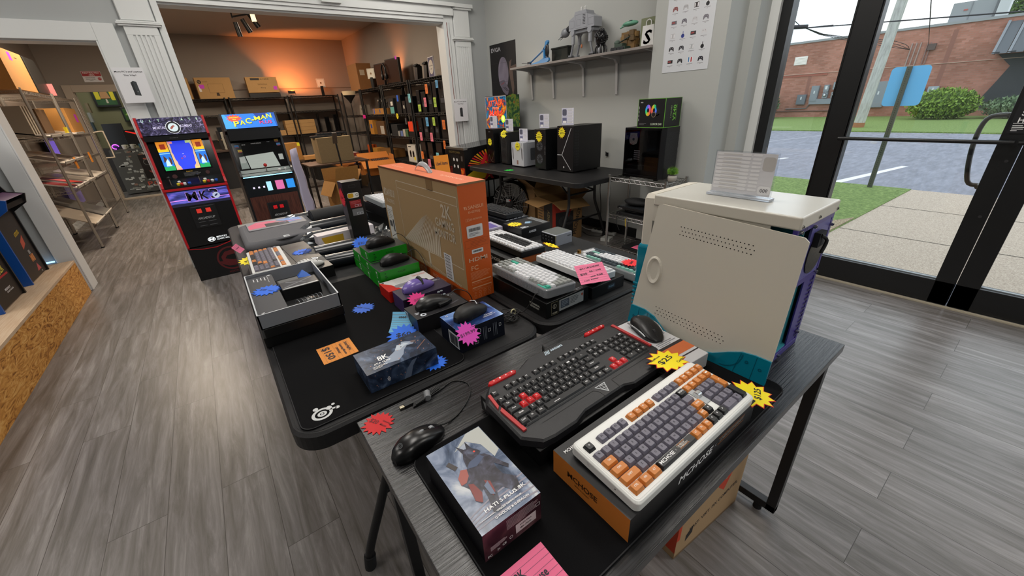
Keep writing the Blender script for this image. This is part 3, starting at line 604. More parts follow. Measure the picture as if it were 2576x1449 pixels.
for k in range(2): g.tube([(20.5, 4.6+.05*k, 6), (27.2, 5.0, 2.85)], .010, M('#26262a', .7), 5)
solo(g, 'overhead_wires', 'black overhead wires with a dark splice canister crossing the sky', 'wire')
# ================================================================= TABLES
t = thing('desk', 'black wood grain desk with square steel legs in the foreground', 'desk', (0, 0, 0))
g = G(); g.box(.097, .19, .715, 1.277, .795, .74, DESKTOP); g.build('desk_top', t, .0015)
SQ = M('#121215', .4, bump=.1, bs=400)
for nm, x in (('leg_frame', .125), ('leg_frame', 1.235)):
    g = G(); g.box(x, .205, .03, x+.03, .235, .715, SQ); g.box(x, .745, .03, x+.03, .775, .715, SQ); g.box(x, .205, .03, x+.03, .775, .06, SQ); g.box(x, .205, .685, x+.03, .775, .715, SQ); lf = g.build(nm, t, .002)
    for y in (.26, .72): g = G(); g.cyl((x+.015, y, 0), (x+.015, y, .03), .014, BLKM, 12); g.build('levelling_foot', lf)
g = G(); g.box(.155, .76, .60, 1.235, .775, .68, SQ); g.build('cross_bar', t)
def folding_table(label, x0, y0, x1, y1, z=.74, near=.156):
    t = thing('folding_table', label, 'table', (0, 0, 0)); g = G()
    g.prism(rrect(x0, y0, x1, y1, .07, 8), z-.045, z, TABLE, cham=.006, ins=.0); g.prism(rrect(x0+.012, y0+.012, x1-.012, y1-.012, .06, 8), z, z+.0006, TABLE); g.build('table_top', t)
    for s_, y in ((1, y0+near), (-1, y1-near)):
        g = G(); r = .0145; xa, xb = x0+.235, x1-.235
        # the legs hang close together and splay outwards to their feet
        for x, dx in ((xa, -1), (xb, 1)):
            g.tube([(x, y+s_*.02, z-.05), (x, y+s_*.015, .50), (x+dx*.012, y+s_*.01, .42), (x+dx*.075, y, .27), (x+dx*.130, y, .14), (x+dx*.158, y, .065), (x+dx*.168, y, .002)], r, SQ, 10, 5)
            g.cyl((x+dx*.168, y, 0), (x+dx*.160, y, .055), .019, BLKM, 12)
        g.tube([(xa, y+s_*.015, z-.19), (xb, y+s_*.015, z-.19)], .010, SQ, 8); g.tube([(xa-.065, y, .29), (xb+.065, y, .29)], .010, SQ, 8)
        g.tube([(xa, y+s_*.015, z-.19), ((xa+xb)/2, y+s_*.45, z-.05), (xb, y+s_*.015, z-.19)], .008, SQ, 8); g.build('leg_frame', t)
    return t
folding_table('black moulded folding table in the middle, holding the tall carton', -.032, .81, .703, 3.24)
folding_table('black folding table behind the tower case, holding the pale keyboards', .713, .81, 1.448, 3.24)
folding_table('black folding table against the grey wall under the desktop computers', 2.50, 2.42, 3.34, 4.275, near=.33)
# ---------------------------------------------------------------- pads
def pad(label, x0, y0, x1, y1, z, r=.03, logo=None):
    g = G(); g.prism(rrect(x0, y0, x1, y1, r, 6), z, z+.004, PAD); f = F(g, (0, 0, z+.004), (1, 0, 0), (0, 1, 0))
    P = rrect(x0+.0015, y0+.0015, x1-.0015, y1-.0015, r-.001, 6)
    for i in range(len(P)): a = P[i]; b = P[(i+1) % len(P)]; f.line(a[0], a[1], b[0], b[1], .002, M('#1c1c1f', .8), 1)
    if logo: logo(f)
    return solo(g, 'desk_pad', label, 'desk pad')
pad('large black desk pad under the two front keyboards and the wolf box', .150, .215, .958, .610, .74)
def ring_logo(f):
    a, b, m, k = .040, .874, M('#c3c5c6', .6), M('#0b0b0d', .85)
    f.ring(a, b, .0215, m, 1, 28, .0150, 1.12); f.ring(a, b, .0095, m, 1, 20, .0045, 1.15); f.ring(a, b, .003, m, 1, 12)
    f.ring(a+.018, b+.012, .0072, m, 2, 14); f.line(a+.018, b+.006, a+.034, b+.002, .006, m, 1); f.ring(a+.036, b+.001, .0055, m, 1, 12); f.ring(a+.030, b+.020, .0042, m, 1, 12); f.ring(a-.01, b+.026, .0062, m, 1, 12)
pad('black cloth mouse pad with a round silver ring logo', -.012, .835, .430, 1.695, .74, .03, ring_logo)
ZP = .7441
# ---------------------------------------------------------------- printed boxes
WOLF = ART('printed_storm_art', ['#27303f', '#55627a', '#8f9ab0', '#c9ccd0'], 14, .22, 6, 1.5)
t = thing('mouse_box', 'boxed mouse with red armoured wolf warrior art, at the front edge', 'box', (.163, .342, ZP))
g = G(); w, d, h = .117, .193, .066
g.box(0, 0, 0, w, d, h, M('#0e0d12', .3), t=WOLF, n=ART('printed_plum_art', ['#1c1016', '#3a2029', '#55343a', '#7a5a5e'], 22, .3))
f = topf(g, 0, 0, h); dk = ART('wolf_body_art', ['#14111a', '#26222e', '#3c3a4a', '#5a5f74'], 45, .3); rd_ = M('#7d2d28', .35); bl = M('#46526e', .3); pale = M('#c9cdd2', .3)
f.poly([(.045, .165), (.085, .192), (.116, .192), (.116, .12), (.10, .11), (.095, .15), (.075, .175)], M('#b7b9b4', .3), 1)
f.poly([(.046, .118), (.05, .14), (.056, .152), (.053, .176), (.062, .160), (.067, .158), (.073, .176), (.076, .154), (.083, .144), (.086, .137), (.078, .132), (.088, .128), (.094, .118), (.104, .092), (.110, .080), (.105, .074), (.09, .10), (.088, .088), (.090, .07), (.105, .052), (.098, .03), (.085, .03), (.074, .05), (.062, .048), (.05, .018), (.036, .02), (.044, .05), (.046, .066), (.036, .058), (.030, .045), (.024, .055), (.028, .08), (.020, .096), (.030, .118)], dk, 2)
f.poly([(.022, .110), (.034, .123), (.044, .118), (.040, .104), (.030, .094), (.020, .094)], M('#a2544a', .35), 3); f.poly([(.024, .055), (.032, .045), (.041, .062), (.038, .085), (.030, .09)], rd_, 3); f.poly([(.052, .045), (.06, .05), (.064, .072), (.056, .08)], rd_, 3)
f.poly([(.044, .118), (.062, .112), (.084, .122), (.078, .132), (.056, .128)], bl, 3); f.poly([(.05, .07), (.06, .075), (.057, .045), (.05, .05)], M('#66728a', .3), 4); f.ring(.0755, .1435, .0022, M('#e0503c', .3), 4, 8)
f.poly([(.026, .128), (.034, .132), (.026, .152), (.018, .148)], M('#37302f', .4), 2)
for a in range(5): f.poly([(.0, .01+.006*a), (.05, .012+.008*a), (.117, .004+.011*a), (.117, .007+.011*a), (.05, .015+.008*a), (.0, .012+.006*a)], M('#8d8894', .35), 1)
f.text('HATI S PLUS 8K', .066, .0300, .0068, WHT, .082, l=5); f.text('WIRELESS GAMING MOUSE', .0655, .0185, .0032, WHT, .050, l=5); f.text('G-WOLVES & G-SEVLOW', .066, .0098, .0042, WHT, .068, l=5); f.rect(.008, .0182, .038, .0188, WHT, 5)
f = nearf(g, 0, 0, 0); w8 = M('#b9a9ad', .5)
f.lines(.045, .036, .112, .060, 8, w8, w=.0005); f.lines(.012, .016, .045, .026, 5, w8, w=.0005); f.rect(.062, .012, .105, .033, M('#cfc4c6', .6), 2); f.text('HTS Plus', .083, .027, .0034, INK, .024, l=3); f.text('8K-Pink', .083, .019, .0034, INK, .024, l=3)
f.text('FC', .010, .007, .0055, WHT, l=2); f.ring(.026, .009, .0035, WHT, 2, 3, .0022); f.text('CE', .038, .011, .005, WHT, l=2); f.ring(.052, .014, .0035, WHT, 2, 14, .0028); f.frame(.106, .040, .114, .047, .0006, WHT)
g.build('box_body', t, .0012)
ICE = ART('printed_night_wolf_art', ['#10141d', '#1f2a3e', '#34435c', '#5a6b86'], 16, .25, 7, 2)
t = thing('mouse_box', 'dark blue boxed mouse with a white wolf head on its lid', 'box', (.159, .868, ZP))
g = G(); w, d, h = .193, .118, .056; g.box(0, 0, 0, w, d, h, ICE); f = topf(g, 0, 0, h); fur = M('#8b97aa', .3); fur2 = M('#b7c1cc', .3)
f.poly([(.05, .02), (.075, .045), (.10, .062), (.112, .085), (.122, .080), (.128, .092), (.138, .088), (.150, .080), (.160, .070), (.150, .062), (.135, .066), (.120, .05), (.11, .03), (.09, .012)], fur, 1)
f.poly([(.098, .062), (.112, .084), (.122, .079), (.132, .082), (.145, .072), (.125, .066), (.11, .055)], fur2, 2); f.poly([(.150, .080), (.166, .074), (.160, .066), (.150, .07)], M('#5b4a48', .4), 3); f.ring(.118, .068, .002, M('#11151c', .3), 3, 8)
f.line(.15, .03, .188, .06, .002, M('#8a5a40', .4), 1)
rd = random.Random(4)
for i in range(26): f.ring(rd.uniform(.01, .185), rd.uniform(.01, .11), rd.uniform(.0006, .0018), M('#c98a68', .3), 2, 7)
f.text('8K', .060, .052, .022, WHT, .030, rot=-90+90, l=4); f.text('ATLA  ULTRA', .052, .032, .0085, WHT, .045, l=4); f.lines(.022, .010, .062, .024, 3, WHT, 4, w=.0007)
f = nearf(g, 0, 0, 0); f.ring(.045, .022, .010, WHT, 2, 10, .0088, 1, -50, 50); f.ring(.045, .022, .0072, WHT, 2, 10, .006, 1, -50, 50); f.ring(.045, .022, .0044, WHT, 2, 10, .0032, 1, -50, 50)
for i in range(20): f.ring(rd.uniform(.01, .185), rd.uniform(.01, .05), rd.uniform(.0006, .0016), M('#a07060', .3), 2, 7)
f.poly([(.09, 0), (.11, .0), (.12, .03), (.135, .05), (.12, .048), (.105, .03)], M('#5e6b82', .4), 1); g.build('box_body', t, .001)
# red star with dark ink, msi mouse and its cable
star('red paper star with the 20 dollar price, on the corner of the desk', (.137, .757, .7405), .038, '#c40c14', [('$20', -.35, .0, .36, .62), ('Gaming', .42, .25, .16, .62), ('Mouse', .40, -.02, .16, .5)], rz=math.radians(-62), ink=M('#6a1016', .6), name='price_star')
t = mouse('glossy black wired mouse beside the red paper star', (.184, .634, .7402), math.radians(11), '#0b0b0d', .125, .066, .040, .28, [('dpi_button', .08, 0, .007, .0035, '#8f9296')], wheel='#8f9296')
g = G(); z_ = mh(.16, .040); f = F(g, (-.0425, -.004, z_+.0016), (1, 0, (mh(.20, .04)-mh(.12, .04))/.010), (0, 1, 0)); f.ring(.0, .004, .007, M('#55585c', .3), 1, 12, .0055, .8); f.ring(.0, .004, .0035, M('#55585c', .3), 1, 12, .0025); g.build('emblem', t)
cable('thin black mouse cable looping on the desk behind the glossy mouse', [(.243, .646, .752), (.268, .652, .743), (.305, .665, .742), (.352, .700, .742), (.372, .742, .742), (.350, .775, .7425), (.315, .772, .7425), (.285, .766, .7435)], .0018)
t = thing('cable_bundle', 'tied bundle of black cable with a USB plug, near the rear of the desk', 'cable', (0, 0, 0))
g = G()
for i in range(7): o_y = .0036*(i % 4); o_z = .7430+.0034*(i//4); g.tube([(.222+.002*i, .752+o_y, o_z), (.262, .756+o_y, o_z+.003), (.318-.004*i, .770+o_y, o_z)], .0018, BLK, 6, 5)
g.build('coils', t); g = G(); g.cyl((.262, .752, .748), (.270, .774, .748), .0085, M('#77797c', .4), 10); g.build('tie', t)
g = G(); g.box(.206, .762, .7405, .228, .774, .7475, BLK); g.box(.194, .7635, .7415, .206, .7725, .7465, M('#a9a08c', .3, 1)); g.build('usb_plug', t, .001)
# pink note at the very front
note('pink lined note reading 8K Mouse, lying at the front edge', (.150, .216, .7445), .102, .095, '#ea6f95', [('8K', .42, .80, .14, .18, 0), ('Mouse', .62, .60, .14, .36, 0)], rz=math.radians(0), name='price_note', curl=.0015)
# ---------------------------------------------------------------- combo keyboard (black, red accents)
UN = .0178
t = tape_box('long flat black box under the black and red keyboard', (.535, .530, ZP), 0, .375, .215, .042, M('#0c0c0e', .35), 'keyboard_box', tape=None,
    prints=lambda g: (lambda f, q: (f.poly([(.02, .01), (.03, .032), (.01, .032)], M('#8a8a8c', .5), 1), q.line(.01, .008, .12, .008, .0015, M('#6a6a6c', .5), 1), q.poly([(.20+.028*i+a, .030+b) for i in range(1) for a, b in ((0, 0), (.10, .002), (.14, .012), (.04, .014))], M('#6b4d3e', .6), 1)))(westf(g, -.1875, .1075, 0), topf(g, -.1875, -.1075, .042)))
kb = thing('gaming_keyboard', 'black full size keyboard with red arrow keys and red side bars', 'keyboard', (.327, .420, ZP+.0425), rot=(math.radians(2.5), 0, 0)); kb.scale = (1.04, 1.08, 1)
BODY = M('#19191c', .42, bump=.2, bs=700); g = G(); Wd = .452
out = [(.030, .004), (.058, 0), (.115, .000), (.150, .010), (.275, .010), (.300, .000), (.395, .000), (.425, .006), (.452, .045), (.452, .150), (.438, .188), (.395, .205), (.330, .200), (.292, .215), (.165, .215), (.125, .198), (.060, .200), (.022, .182), (.0, .150), (.0, .035)]
g.prism(out, 0, .016, BODY, ins=.003, cham=.004)
g.prism([(.030, .050), (.422, .050), (.434, .165), (.42, .185), (.33, .183), (.295, .196), (.165, .196), (.13, .183), (.032, .183), (.016, .165)], .016, .0195, BODY, cham=.002, ins=.001)
f = F(g, (0, 0, .0205), (1, 0, 0), (0, 1, 0)); f.text('ARES|M2', .246, .2005-.006, .0085, M('#c9dce8', .4), .040, l=1)
for k in range(4): f.line(.205+.004*k, .188, .211+.004*k, .200, .0018, M('#c9dce8', .4), 1)
f.o = Vector((0, 0, .0163)); f.poly([(.214, .044), (.232, .018), (.246, .044)], M('#b9bcbf', .5), 1); f.poly([(.2175, .042), (.232, .0225), (.2425, .042)], M('#2b2c2f', .5), 2); f.frame(.225, .032, .239, .040, .001, M('#b9bcbf', .5), 3); f.line(.232, .024, .232, .04, .0012, M('#b9bcbf', .5), 3)
for a in ((.060, .040, .205, .040), (.205, .040, .214, .030), (.214, .030, .214, .012), (.265, .040, .40, .040), (.262, .012, .265, .040)): f.line(*a, .0012, M('#050505', .5), 1)
g.build('case', kb, .0012)
RED = M('#c4161c', .3); RED2 = M('#b8383a', .35)
for q in ([(.006, .118), (.013, .125), (.018, .162), (.011, .162)], [(.012, .045), (.020, .045), (.015, .118), (.007, .112)]):
    g = G(); g.prism([(a+.004, b) for a, b in q], .0155, .0205, RED2); g.build('side_bar', kb)
g = G(); g.prism([(.436, .06), (.443, .06), (.441, .178), (.432, .178)], .0155, .0205, RED2); g.build('side_bar', kb)
for x0 in (.040, .345):
    g = G(); g.prism([(x0-.008, .186), (x0, .1815), (x0+.066, .1815), (x0+.073, .188), (x0+.066, .1945), (x0, .1945)], .019, .0245, RED, cham=.0015, ins=.001); f = F(g, (0, 0, .0247), (1, 0, 0), (0, 1, 0))
    for i in range(4): f.ring(x0+.010+.0165*i, .188, .0022, WHT, 1, 8 if i % 2 else 3); f.line(x0+.018+.0165*i, .182, x0+.018+.0165*i, .194, .0007, M('#5a0a0c', .5), 1)
    g.build('media_keys', kb, .0005)
KB = M('#151517', .38); cols = {'k': KB, 'r': RED}; W_ = M('#e6e6e8', .4)
R1 = [(5.35, row('k~Esc _~1.0 k~F1 k~F2 k~F3 k~F4 _~.5 k~F5 k~F6 k~F7 k~F8 _~.5 k~F9 k~F10 k~F11 k~F12 _~.25 k~PrS k~Scr k~Pau')),
      (4, row(seq('k', "`1234567890-=")+' k~<-~2 _~.25 k~Ins k~Hm k~PU _~.25 k~Num k~/ k~* k~-')),
      (3, row('k~Tab~1.5 k~Q r~W '+seq('k', 'ERTYUIOP[]')+' k~\\~1.5 _~.25 k~Del k~End k~PD _~.25 '+seq('k', '789')+' k~+~1~1')),
      (2, row('k~Caps~1.75 r~A r~S r~D '+seq('k', "FGHJKL;'")+' k~Enter~2.25 _~3.5 '+seq('k', '456')+' k~+~1~1')),
      (1, row('k~Shift~2.25 '+seq('k', 'ZXCVBNM,./')+' k~Shift~2.75 _~1.25 r~^ _~1.25 '+seq('k', '123')+' k~Ent~1~1')),
      (0, row('k~Ctrl~1.25 k~Wi~1.25 k~Alt~1.25 k~ ~6.25 k~Alt~1.25 k~Wi~1.25 k~M~1.25 k~Ctl~1.25 _~.25 r~< r~v r~> _~.25 k~0~2 k~. k~En'))]
n_ = keys(kb, R1, cols, UN, .021, .0535, .0165, W_, lh=.0038, H=.0075)
g = G(); f = F(g, (0, 0, .0243), (1, 0, 0), (0, 1, 0)); f.rect(.112, .0605, .128, .0618, W_, 1); g.build('space_mark', kb)
cable('short loop of black cable rising behind the black and red keyboard', [(.560, .650, .80), (.567, .664, .814), (.574, .674, .780), (.577, .684, .742)], .0018)
# ---------------------------------------------------------------- white, grey and orange keyboard on its box
ORG = M('#c3752f', .5); BOXT = M('#1b1b1d', .4)
t = thing('keyboard_box', 'black and orange carton under the white keyboard', 'box', (.362, .222, ZP))
g = G(); w, d, h = .420, .178, .056; g.box(0, 0, 0, w, d, h, M('#0d0d0f', .4), w=ORG, t=BOXT)
f = westf(g, 0, d, 0); f.text('MCHOSE', .075, .030, .013, M('#3a2412', .5), .072, l=2); f.text('Make It Unique', .075, .016, .004, M('#6b421c', .5), .034, l=2)
f = nearf(g, 0, 0, 0); f.text('MCHOSE', .195, .034, .017, WHT, .112, l=2, skew=.25); f.text('x', .262, .036, .007, M('#8b8b8d', .5), l=2); f.text('UNBOX|THERAPY', .325, .038, .012, M('#8d857d', .5), .098, l=2, skew=.2); f.line(.272, .0455, .376, .0455, .0012, ORG, 1); f.line(.272, .030, .376, .030, .0012, ORG, 1)
f = topf(g, 0, 0, h); f.text('MCHOSE', .030, .160, .007, WHT, .036, l=2); g.build('box_body', t, .0015)
kb = thing('gaming_keyboard', 'white keyboard with grey and orange keycaps, nearest the camera', 'keyboard', (.378, .222, ZP+.0565), rot=(math.radians(3.5), 0, 0))
WC = M('#dadbd8', .35); g = G(); g.prism(rrect(0, 0, .392, .150, .011, 6), 0, .0195, WC, ins=-.0, cham=.003); g.build('case', kb, .0012)
g = G(); g.prism(rrect(.006, .006, .386, .144, .007, 5), .0195, .0200, M('#e4e5e2', .35)); g.build('top_plate', kb)
G8 = M('#6c6976', .45); OR8 = M('#c87a35', .45); K8 = M('#17181b', .4); cols = {'g': G8, 'o': OR8, 'k': K8}; lm = {'g': M('#24232b', .5), 'o': M('#f3ece2', .5), 'k': M('#e6e6e6', .5)}
u8 = .01935
R2 = [(5.22, row('k~Q _~.75 g~F1 g~F2 g~F3 g~F4 _~.4 o~F5 o~F6 o~F7 o~F8 _~.4 g~F9 g~F10 g~F11 g~F12 o~DEL o~HOME o~END o~PGUP o~PGDN')),
      (4, row(seq('g', '`1234567890-=')+' k~BACKSPACE~1.25 o~+- o~NUM o~/ o~* o~-')),
      (3, row('o~TAB~1.5 '+seq('g', 'QWERTYUIOP[')+" g~\\~1.5 _~1.25 "+seq('g', '789')+' ')),
      (2, row('o~CAPS~1.75 '+seq('g', "ASDFGHJKL;'")+' o~ENTER~1.5 _~1 '+seq('g', '456'))),
      (1, row('o~SHIFT~2.25 '+seq('g', 'ZXCVBNM,./')+' o~SHIFT~1.0 k~^ _~1 '+seq('g', '123'))),
      (0, row('o~CTRL~1.25 o~WIN~1.25 o~ALT~1.25 k~ ~5.5 o~ALT o~FN o~CTRL k~< k~v k~> g~0~2 g~.'))]
g = G(); bd = M('#3a3740', .6); [g.box(.0115+a*u8, .0125+b*u8, .0195, .0095+c_*u8, .0105+e_*u8, .0206, bd) for a, b, c_, e_ in ((0, 0, 12.3, 1), (0, 1, 13.3, 5), (13, 4, 19.2, 5), (15.2, 0, 19.2, 4.1), (13.9, 5.22, 18.9, 6.2), (1.8, 5.22, 5.7, 6.2), (6.2, 5.22, 10.1, 6.2), (10.6, 5.22, 14, 6.2))]; g.build('key_bed', kb)
n_ = keys(kb, R2, cols, u8, .0105, .0115, .0165, lm, lh=.0036, H=.0105)
for y, c, hh, lg in ((2.5, 'o', 2, '+'), (.5, 'k', 2, None)):
    o = keycap(1, hh, cols[c], lg, lm[c], .0105, u8, .004).build('keycap', kb); o.location = (.0105+18.75*u8, .0115+(y+.5)*u8, .0165)
g = G(); f = F(g, (0, 0, .0272), (1, 0, 0), (0, 1, 0)); f.text('MCHOSE', .108, .0222, .0068, WHT, .040, l=1); f.text('x', .134, .0222, .003, M('#8d8d8d', .5), l=1); f.text('UNBOX', .152, .0242, .0034, M('#cfc8c0', .5), .022, l=1); f.text('THERAPY', .156, .0204, .0034, M('#cfc8c0', .5), .026, l=1); f.rect(.142, .0178, .170, .0184, ORG, 1); f.rect(.142, .0266, .166, .0272, ORG, 1); g.build('space_bar_print', kb)
g = G(); g.box(.288, .050, .019, .304, .092, .0225, M('#a9adb0', .35)); g.cyl((.290, .075, .024), (.302, .075, .024), .0075, M('#d5d9db', .15, .6), 16); g.build('scroll_wheel', kb, .0006)
g = G(); f = westf(g, 0, .150, 0); f.text('%', .045, .010, .008, M('#c3c3c0', .3), l=1); f.ring(.105, .010, .0014, BLK, 1, 8); g.build('side_print', kb)
star('yellow star with red edge reading 25 dollars, between the two front keyboards', (.748, .412, .8165), .050, '#f4df10', [('Key/Mouse', -.30, .48, .15, .75), ('$25', -.05, .08, .36, .95), ('Combo', .42, -.42, .15, .55)], rz=math.radians(8), edge='#d0301c', n=12, rot=(math.radians(-6), 0, math.radians(2)))
star('yellow star with red edge reading 125 dollars, at the right end of the white keyboard', (.802, .238, .7965), .047, '#f4df10', [('$125', .12, -.25, .34, .85), ('Used', -.30, .45, .2, .4)], edge='#d0301c', n=12, rot=(math.radians(5), math.radians(2), math.radians(24)))
# combo mouse on its carton
t = thing('combo_box', 'white and orange carton lying under the ribbed black mouse', 'box', (.858, .505, ZP), math.radians(-4))
g = G(); g.box(-.085, -.118, 0, .045, .118, .042, M('#c9c9cc', .45), w=M('#d5d5d8', .45)); f = topf(g, -.085, -.118, .042)
f.rect(0, .04, .13, .075, M('#c96a3a', .4), 1); f.rect(0, .075, .13, .085, M('#2a2426', .4), 1); f.rect(0, .028, .13, .032, M('#2a2426', .4), 1); f.rect(.0, .0, .05, .025, M('#c96a3a', .4), 1); f.lines(.05, .086, .125, .105, 3, M('#7b7b80', .5), 1); f = westf(g, -.085, .118, 0)
f.text('combo', .21, .020, .012, INK, .04, l=1); f.rect(.0, .002, .236, .008, M('#2a2426', .4), 1); g.build('box_body', t, .0015)
t = mouse('matte black mouse with a silver thumb rail, right of the red arrow keyboard', (.862, .552, .7868), math.radians(-112), '#111113', .124, .070, .037, .4, [('emblem', -.34, 0, .006, .006, '#4a4c50')])
for s_ in (-1, 1):
    g = G(); g.tube([(-.045, s_*.0335, .010), (-.02, s_*.036, .016), (.01, s_*.034, .018), (.04, s_*.029, .012)], .0022, M('#a8abae', .25, .8), 6, 4); g.build('side_rail', t)
# ---------------------------------------------------------------- vintage tower case with its side panel off
BEI = M('#cfc9bc', .42, bump=.06, bs=500); BEIT = M('#c2c0b8', .26); TEAL = M('#087a92', .18, coat=.4); TEALD = M('#1f6f78', .35); PUR = M('#3f3184', .35); SIL = M('#b5b5b2', .3, 1)
tw = thing('computer_tower', 'beige and teal vintage computer tower with its side panel leaning off', 'computer tower', (.970, .283, .7402))
w, d, h = .222, .385, .410
g = G(); g.box(-.003, -.004, h-.030, w+.002, d*.93, h, BEIT, t=BEIT, w=BEI, n=BEI); g.build('top_cover', tw, .004, 3)
g = G(); g.box(0, .055, h-.075, .004, d*.93, h-.030, BEI); g.box(0, .10, .03, .004, d*.93, h-.075, M('#6f6d66', .6)); g.build('side_wall', tw)
g = G(); g.box(w-.004, .012, .0, w, d*.93, h-.03, BEI); g.build('side_wall', tw)
g = G(); g.prism([(0, .004), (w, .004), (w, h), (.010, h), (0, h-.012)], d*.93, d*.93+.035, BEI, ax='y', cham=.006, ins=.004); g.box(-.002, d*.93+.001, .15, .0, d*.93+.034, .245, M('#c7c1b4', .4)); g.build('front_bezel', tw, .002)
g = G(); g.prism(rrect(-.006, .0, w+.004, .262, .012, 4), d*.93+.004, d*.93+.045, TEAL, ax='y', cham=.008, ins=.004)
for i in range(9): g.box(-.009, d*.93+.01, .012+.014*i, -.004, d*.93+.042, .020+.014*i, TEAL)
g.build('lower_grille', tw, .003)
# rear: purple chassis with a round fan grille, seen obliquely
g = G(); y0 = 0.0
for x0_, z0_, x1_, z1_ in ((0, 0, w, .018), (0, h-.042, w, h-.030), (w-.012, .018, w, h-.042), (0, .215, .07, .235), (.06, .215, w, .232), (0, .232, .010, h-.042), (.060, .018, .075, .215), (.0, .018, .006, .215)): g.box(x0_, y0, z0_, x1_, y0+.010, z1_, PUR)
g.box(.150, y0+.002, .018, w, y0+.006, .215, PUR); g.box(.076, y0+.012, .018, .150, y0+.016, .215, M('#2f7f8c', .35)); g.box(.095, y0+.001, .232, w, y0+.006, h-.042, M('#5a5698', .4))
f = nearf(g, 0, y0, 0)
for i in range(13): f.rect(.195, .03+.014*i, .210, .036+.014*i, M('#211a55', .5), 1); 
for i in range(4): f.rect(.012+.012*i, h-.040, .019+.012*i, h-.033, M('#211a55', .5), 1)
g.build('rear_chassis', tw, .0008)
g = G(); f = nearf(g, 0, y0-.001, 0); f.poly([(.105+a, .238+b) for a, b in rrect(0, 0, .098, .105, .045, 6)], M('#1d1c20', .5), 1)
for i in range(26): xx = .108+.0036*i; k = math.sqrt(max(0, 1-((i-12.5)/14)**2)); f.rect(xx, .290-.048*k, xx+.0012, .290+.048*k, M('#8d8578', .3, .8), 3)
g.box(.115, y0-.012, .315, .155, y0, .350, BLKM); g.tube([(.12, y0-.012, .345), (.14, y0-.02, .33), (.13, y0-.018, .30)], .004, BLKM, 6, 4); g.build('fan_grille', tw)
g = G(); g.box(.006, .004, .02, .010, .05, h-.045, TEALD); g.box(.06, .006, .232, .064, .12, h-.045, TEALD); g.box(.006, .30, .02, w-.01, .304, h-.04, TEALD); g.box(.006, .004, .018, w-.01, .30, .022, M('#3f97a5', .35)); g.box(.19, .01, .02, .194, .3, h-.04, TEALD)
g.box(.058, .006, .02, .062, .16, .215, TEALD); g.build('inner_chassis', tw)
g = G()
for i, z in enumerate((.05, .068, .086, .104, .122)): g.box(.012, .012, z, .056, .018, z+.008, M('#6d8c90', .4)); g.cyl((.050, .004, z+.004), (.050, .012, z+.004), .0028, SIL, 8)
g.box(.014, .01, .150, .05, .03, .162, BLK); g.box(.014, .008, .172, .045, .03, .182, BLK); g.ball((.028, .006, .192), .009, .005, .009, M('#d8502e', .4), 10, 6); g.build('expansion_covers', tw)
for x, z in ((.008, h-.022), (.10, h-.018), (.214, h-.02), (.012, h-.036), (.092, h-.04), (.214, h-.06), (.066, .225), (.20, .228), (.066, .205), (.20, .045), (.10, .010), (.012, .010)):
    g = G(); g.cyl((x, y0-.006, z), (x, y0+.001, z), .0042, SIL, 8); g.cyl((x, y0-.007, z), (x, y0-.006, z), .0026, M('#3a3a3a', .5), 6); g.build('screw', tw)
# leaning panel
pn = bpy.data.objects.new('side_panel', None); C.objects.link(pn); pn.parent = tw; pn.location = (-.044, -.030, .0042); pn.rotation_euler = (0, math.radians(4.0), 0)
pn['label'] = 'removed beige side panel with a teal wavy foot'
LOW = [(0, .067), (.036, .067), (.067, .062), (.099, .046), (.137, .024), (.19, .006), (.25, .012), (.285, .030), (.32, .058), (.355, .068), (.402, .068)]
g = G(); g.prism(LOW+[(.362, .383), (.350, .388), (.010, .370), (0, .362)], 0, .004, BEI, ax='x')
f = F(g, (0, 0, 0), (0, -1, 0), (0, 0, 1)); hole = M('#2a2620', .6)
for ya_, yb_, za_, zb_ in ((.286, .094, .338, .330), (.320, .112, .090, .080)):
    for r_ in range(3):
        for i in range(20): t_ = (i+(.5 if r_ == 1 else 0))/20; f.ring(-(ya_+(yb_-ya_)*t_), za_+(zb_-za_)*t_-.0105*r_, .0016, hole, 1, 8)
g.build('sheet', pn, .0008)
g = G(); cx_, cz_ = .345, .197
for k in range(24):
    a0_, a1_ = 2*PI*k/24, 2*PI*(k+1)/24
    def pt(a, e, q): return (q, cx_+(.019+e*1.9)*math.cos(a), cz_+(.036+e*1.9)*math.sin(a))
    g.add([pt(a0_, .004, -.0002), pt(a1_, .004, -.0002), pt(a1_, .001, -.004), pt(a0_, .001, -.004)], [(0, 1, 2, 3)], BEI, True)
    g.add([pt(a0_, .001, -.004), pt(a1_, .001, -.004), pt(a1_, -.004, -.0006), pt(a0_, -.004, -.0006)], [(0, 1, 2, 3)], BEI, True)
    g.add([pt(a0_, -.004, -.0006), pt(a1_, -.004, -.0006), (-.0006, cx_, cz_)], [(0, 1, 2)], BEI, True)
g.build('finger_grip', pn)
g = G(); g.prism([(a, b+.001) for a, b in LOW]+[(.408, .008), (.392, 0), (.30, .004), (.19, -.0005), (.13, 0), (.0, .0)], -.005, .002, TEAL, ax='x')
f = F(g, (-.0052, 0, 0), (0, -1, 0), (0, 0, 1)); dl = M('#064f62', .3)
for a, b, c_, e in ((.034, .002, .030, .066), (.076, .002, .066, .060), (.375, .008, .372, .066), (.345, .006, .340, .064)): f.line(-a, b, -c_, e, .0012, dl, 1)
for a, b in ((.018, .036), (.050, .042), (.362, .034), (.388, .034)): f.ring(-a, b, .0045, dl, 1, 10, .0028); f.ring(-a, b, .002, M('#0a6a80', .3), 2, 8)
for i in range(10): q0, q1 = [(.112-.050*math.sin(t_*PI/20), .006+.052*(1-math.cos(t_*PI/20))) for t_ in (i, i+1)]; f.line(-q0[0], q0[1], -q1[0], q1[1], .003, M('#05586c', .3), 1)
g.build('teal_foot', pn, .001)
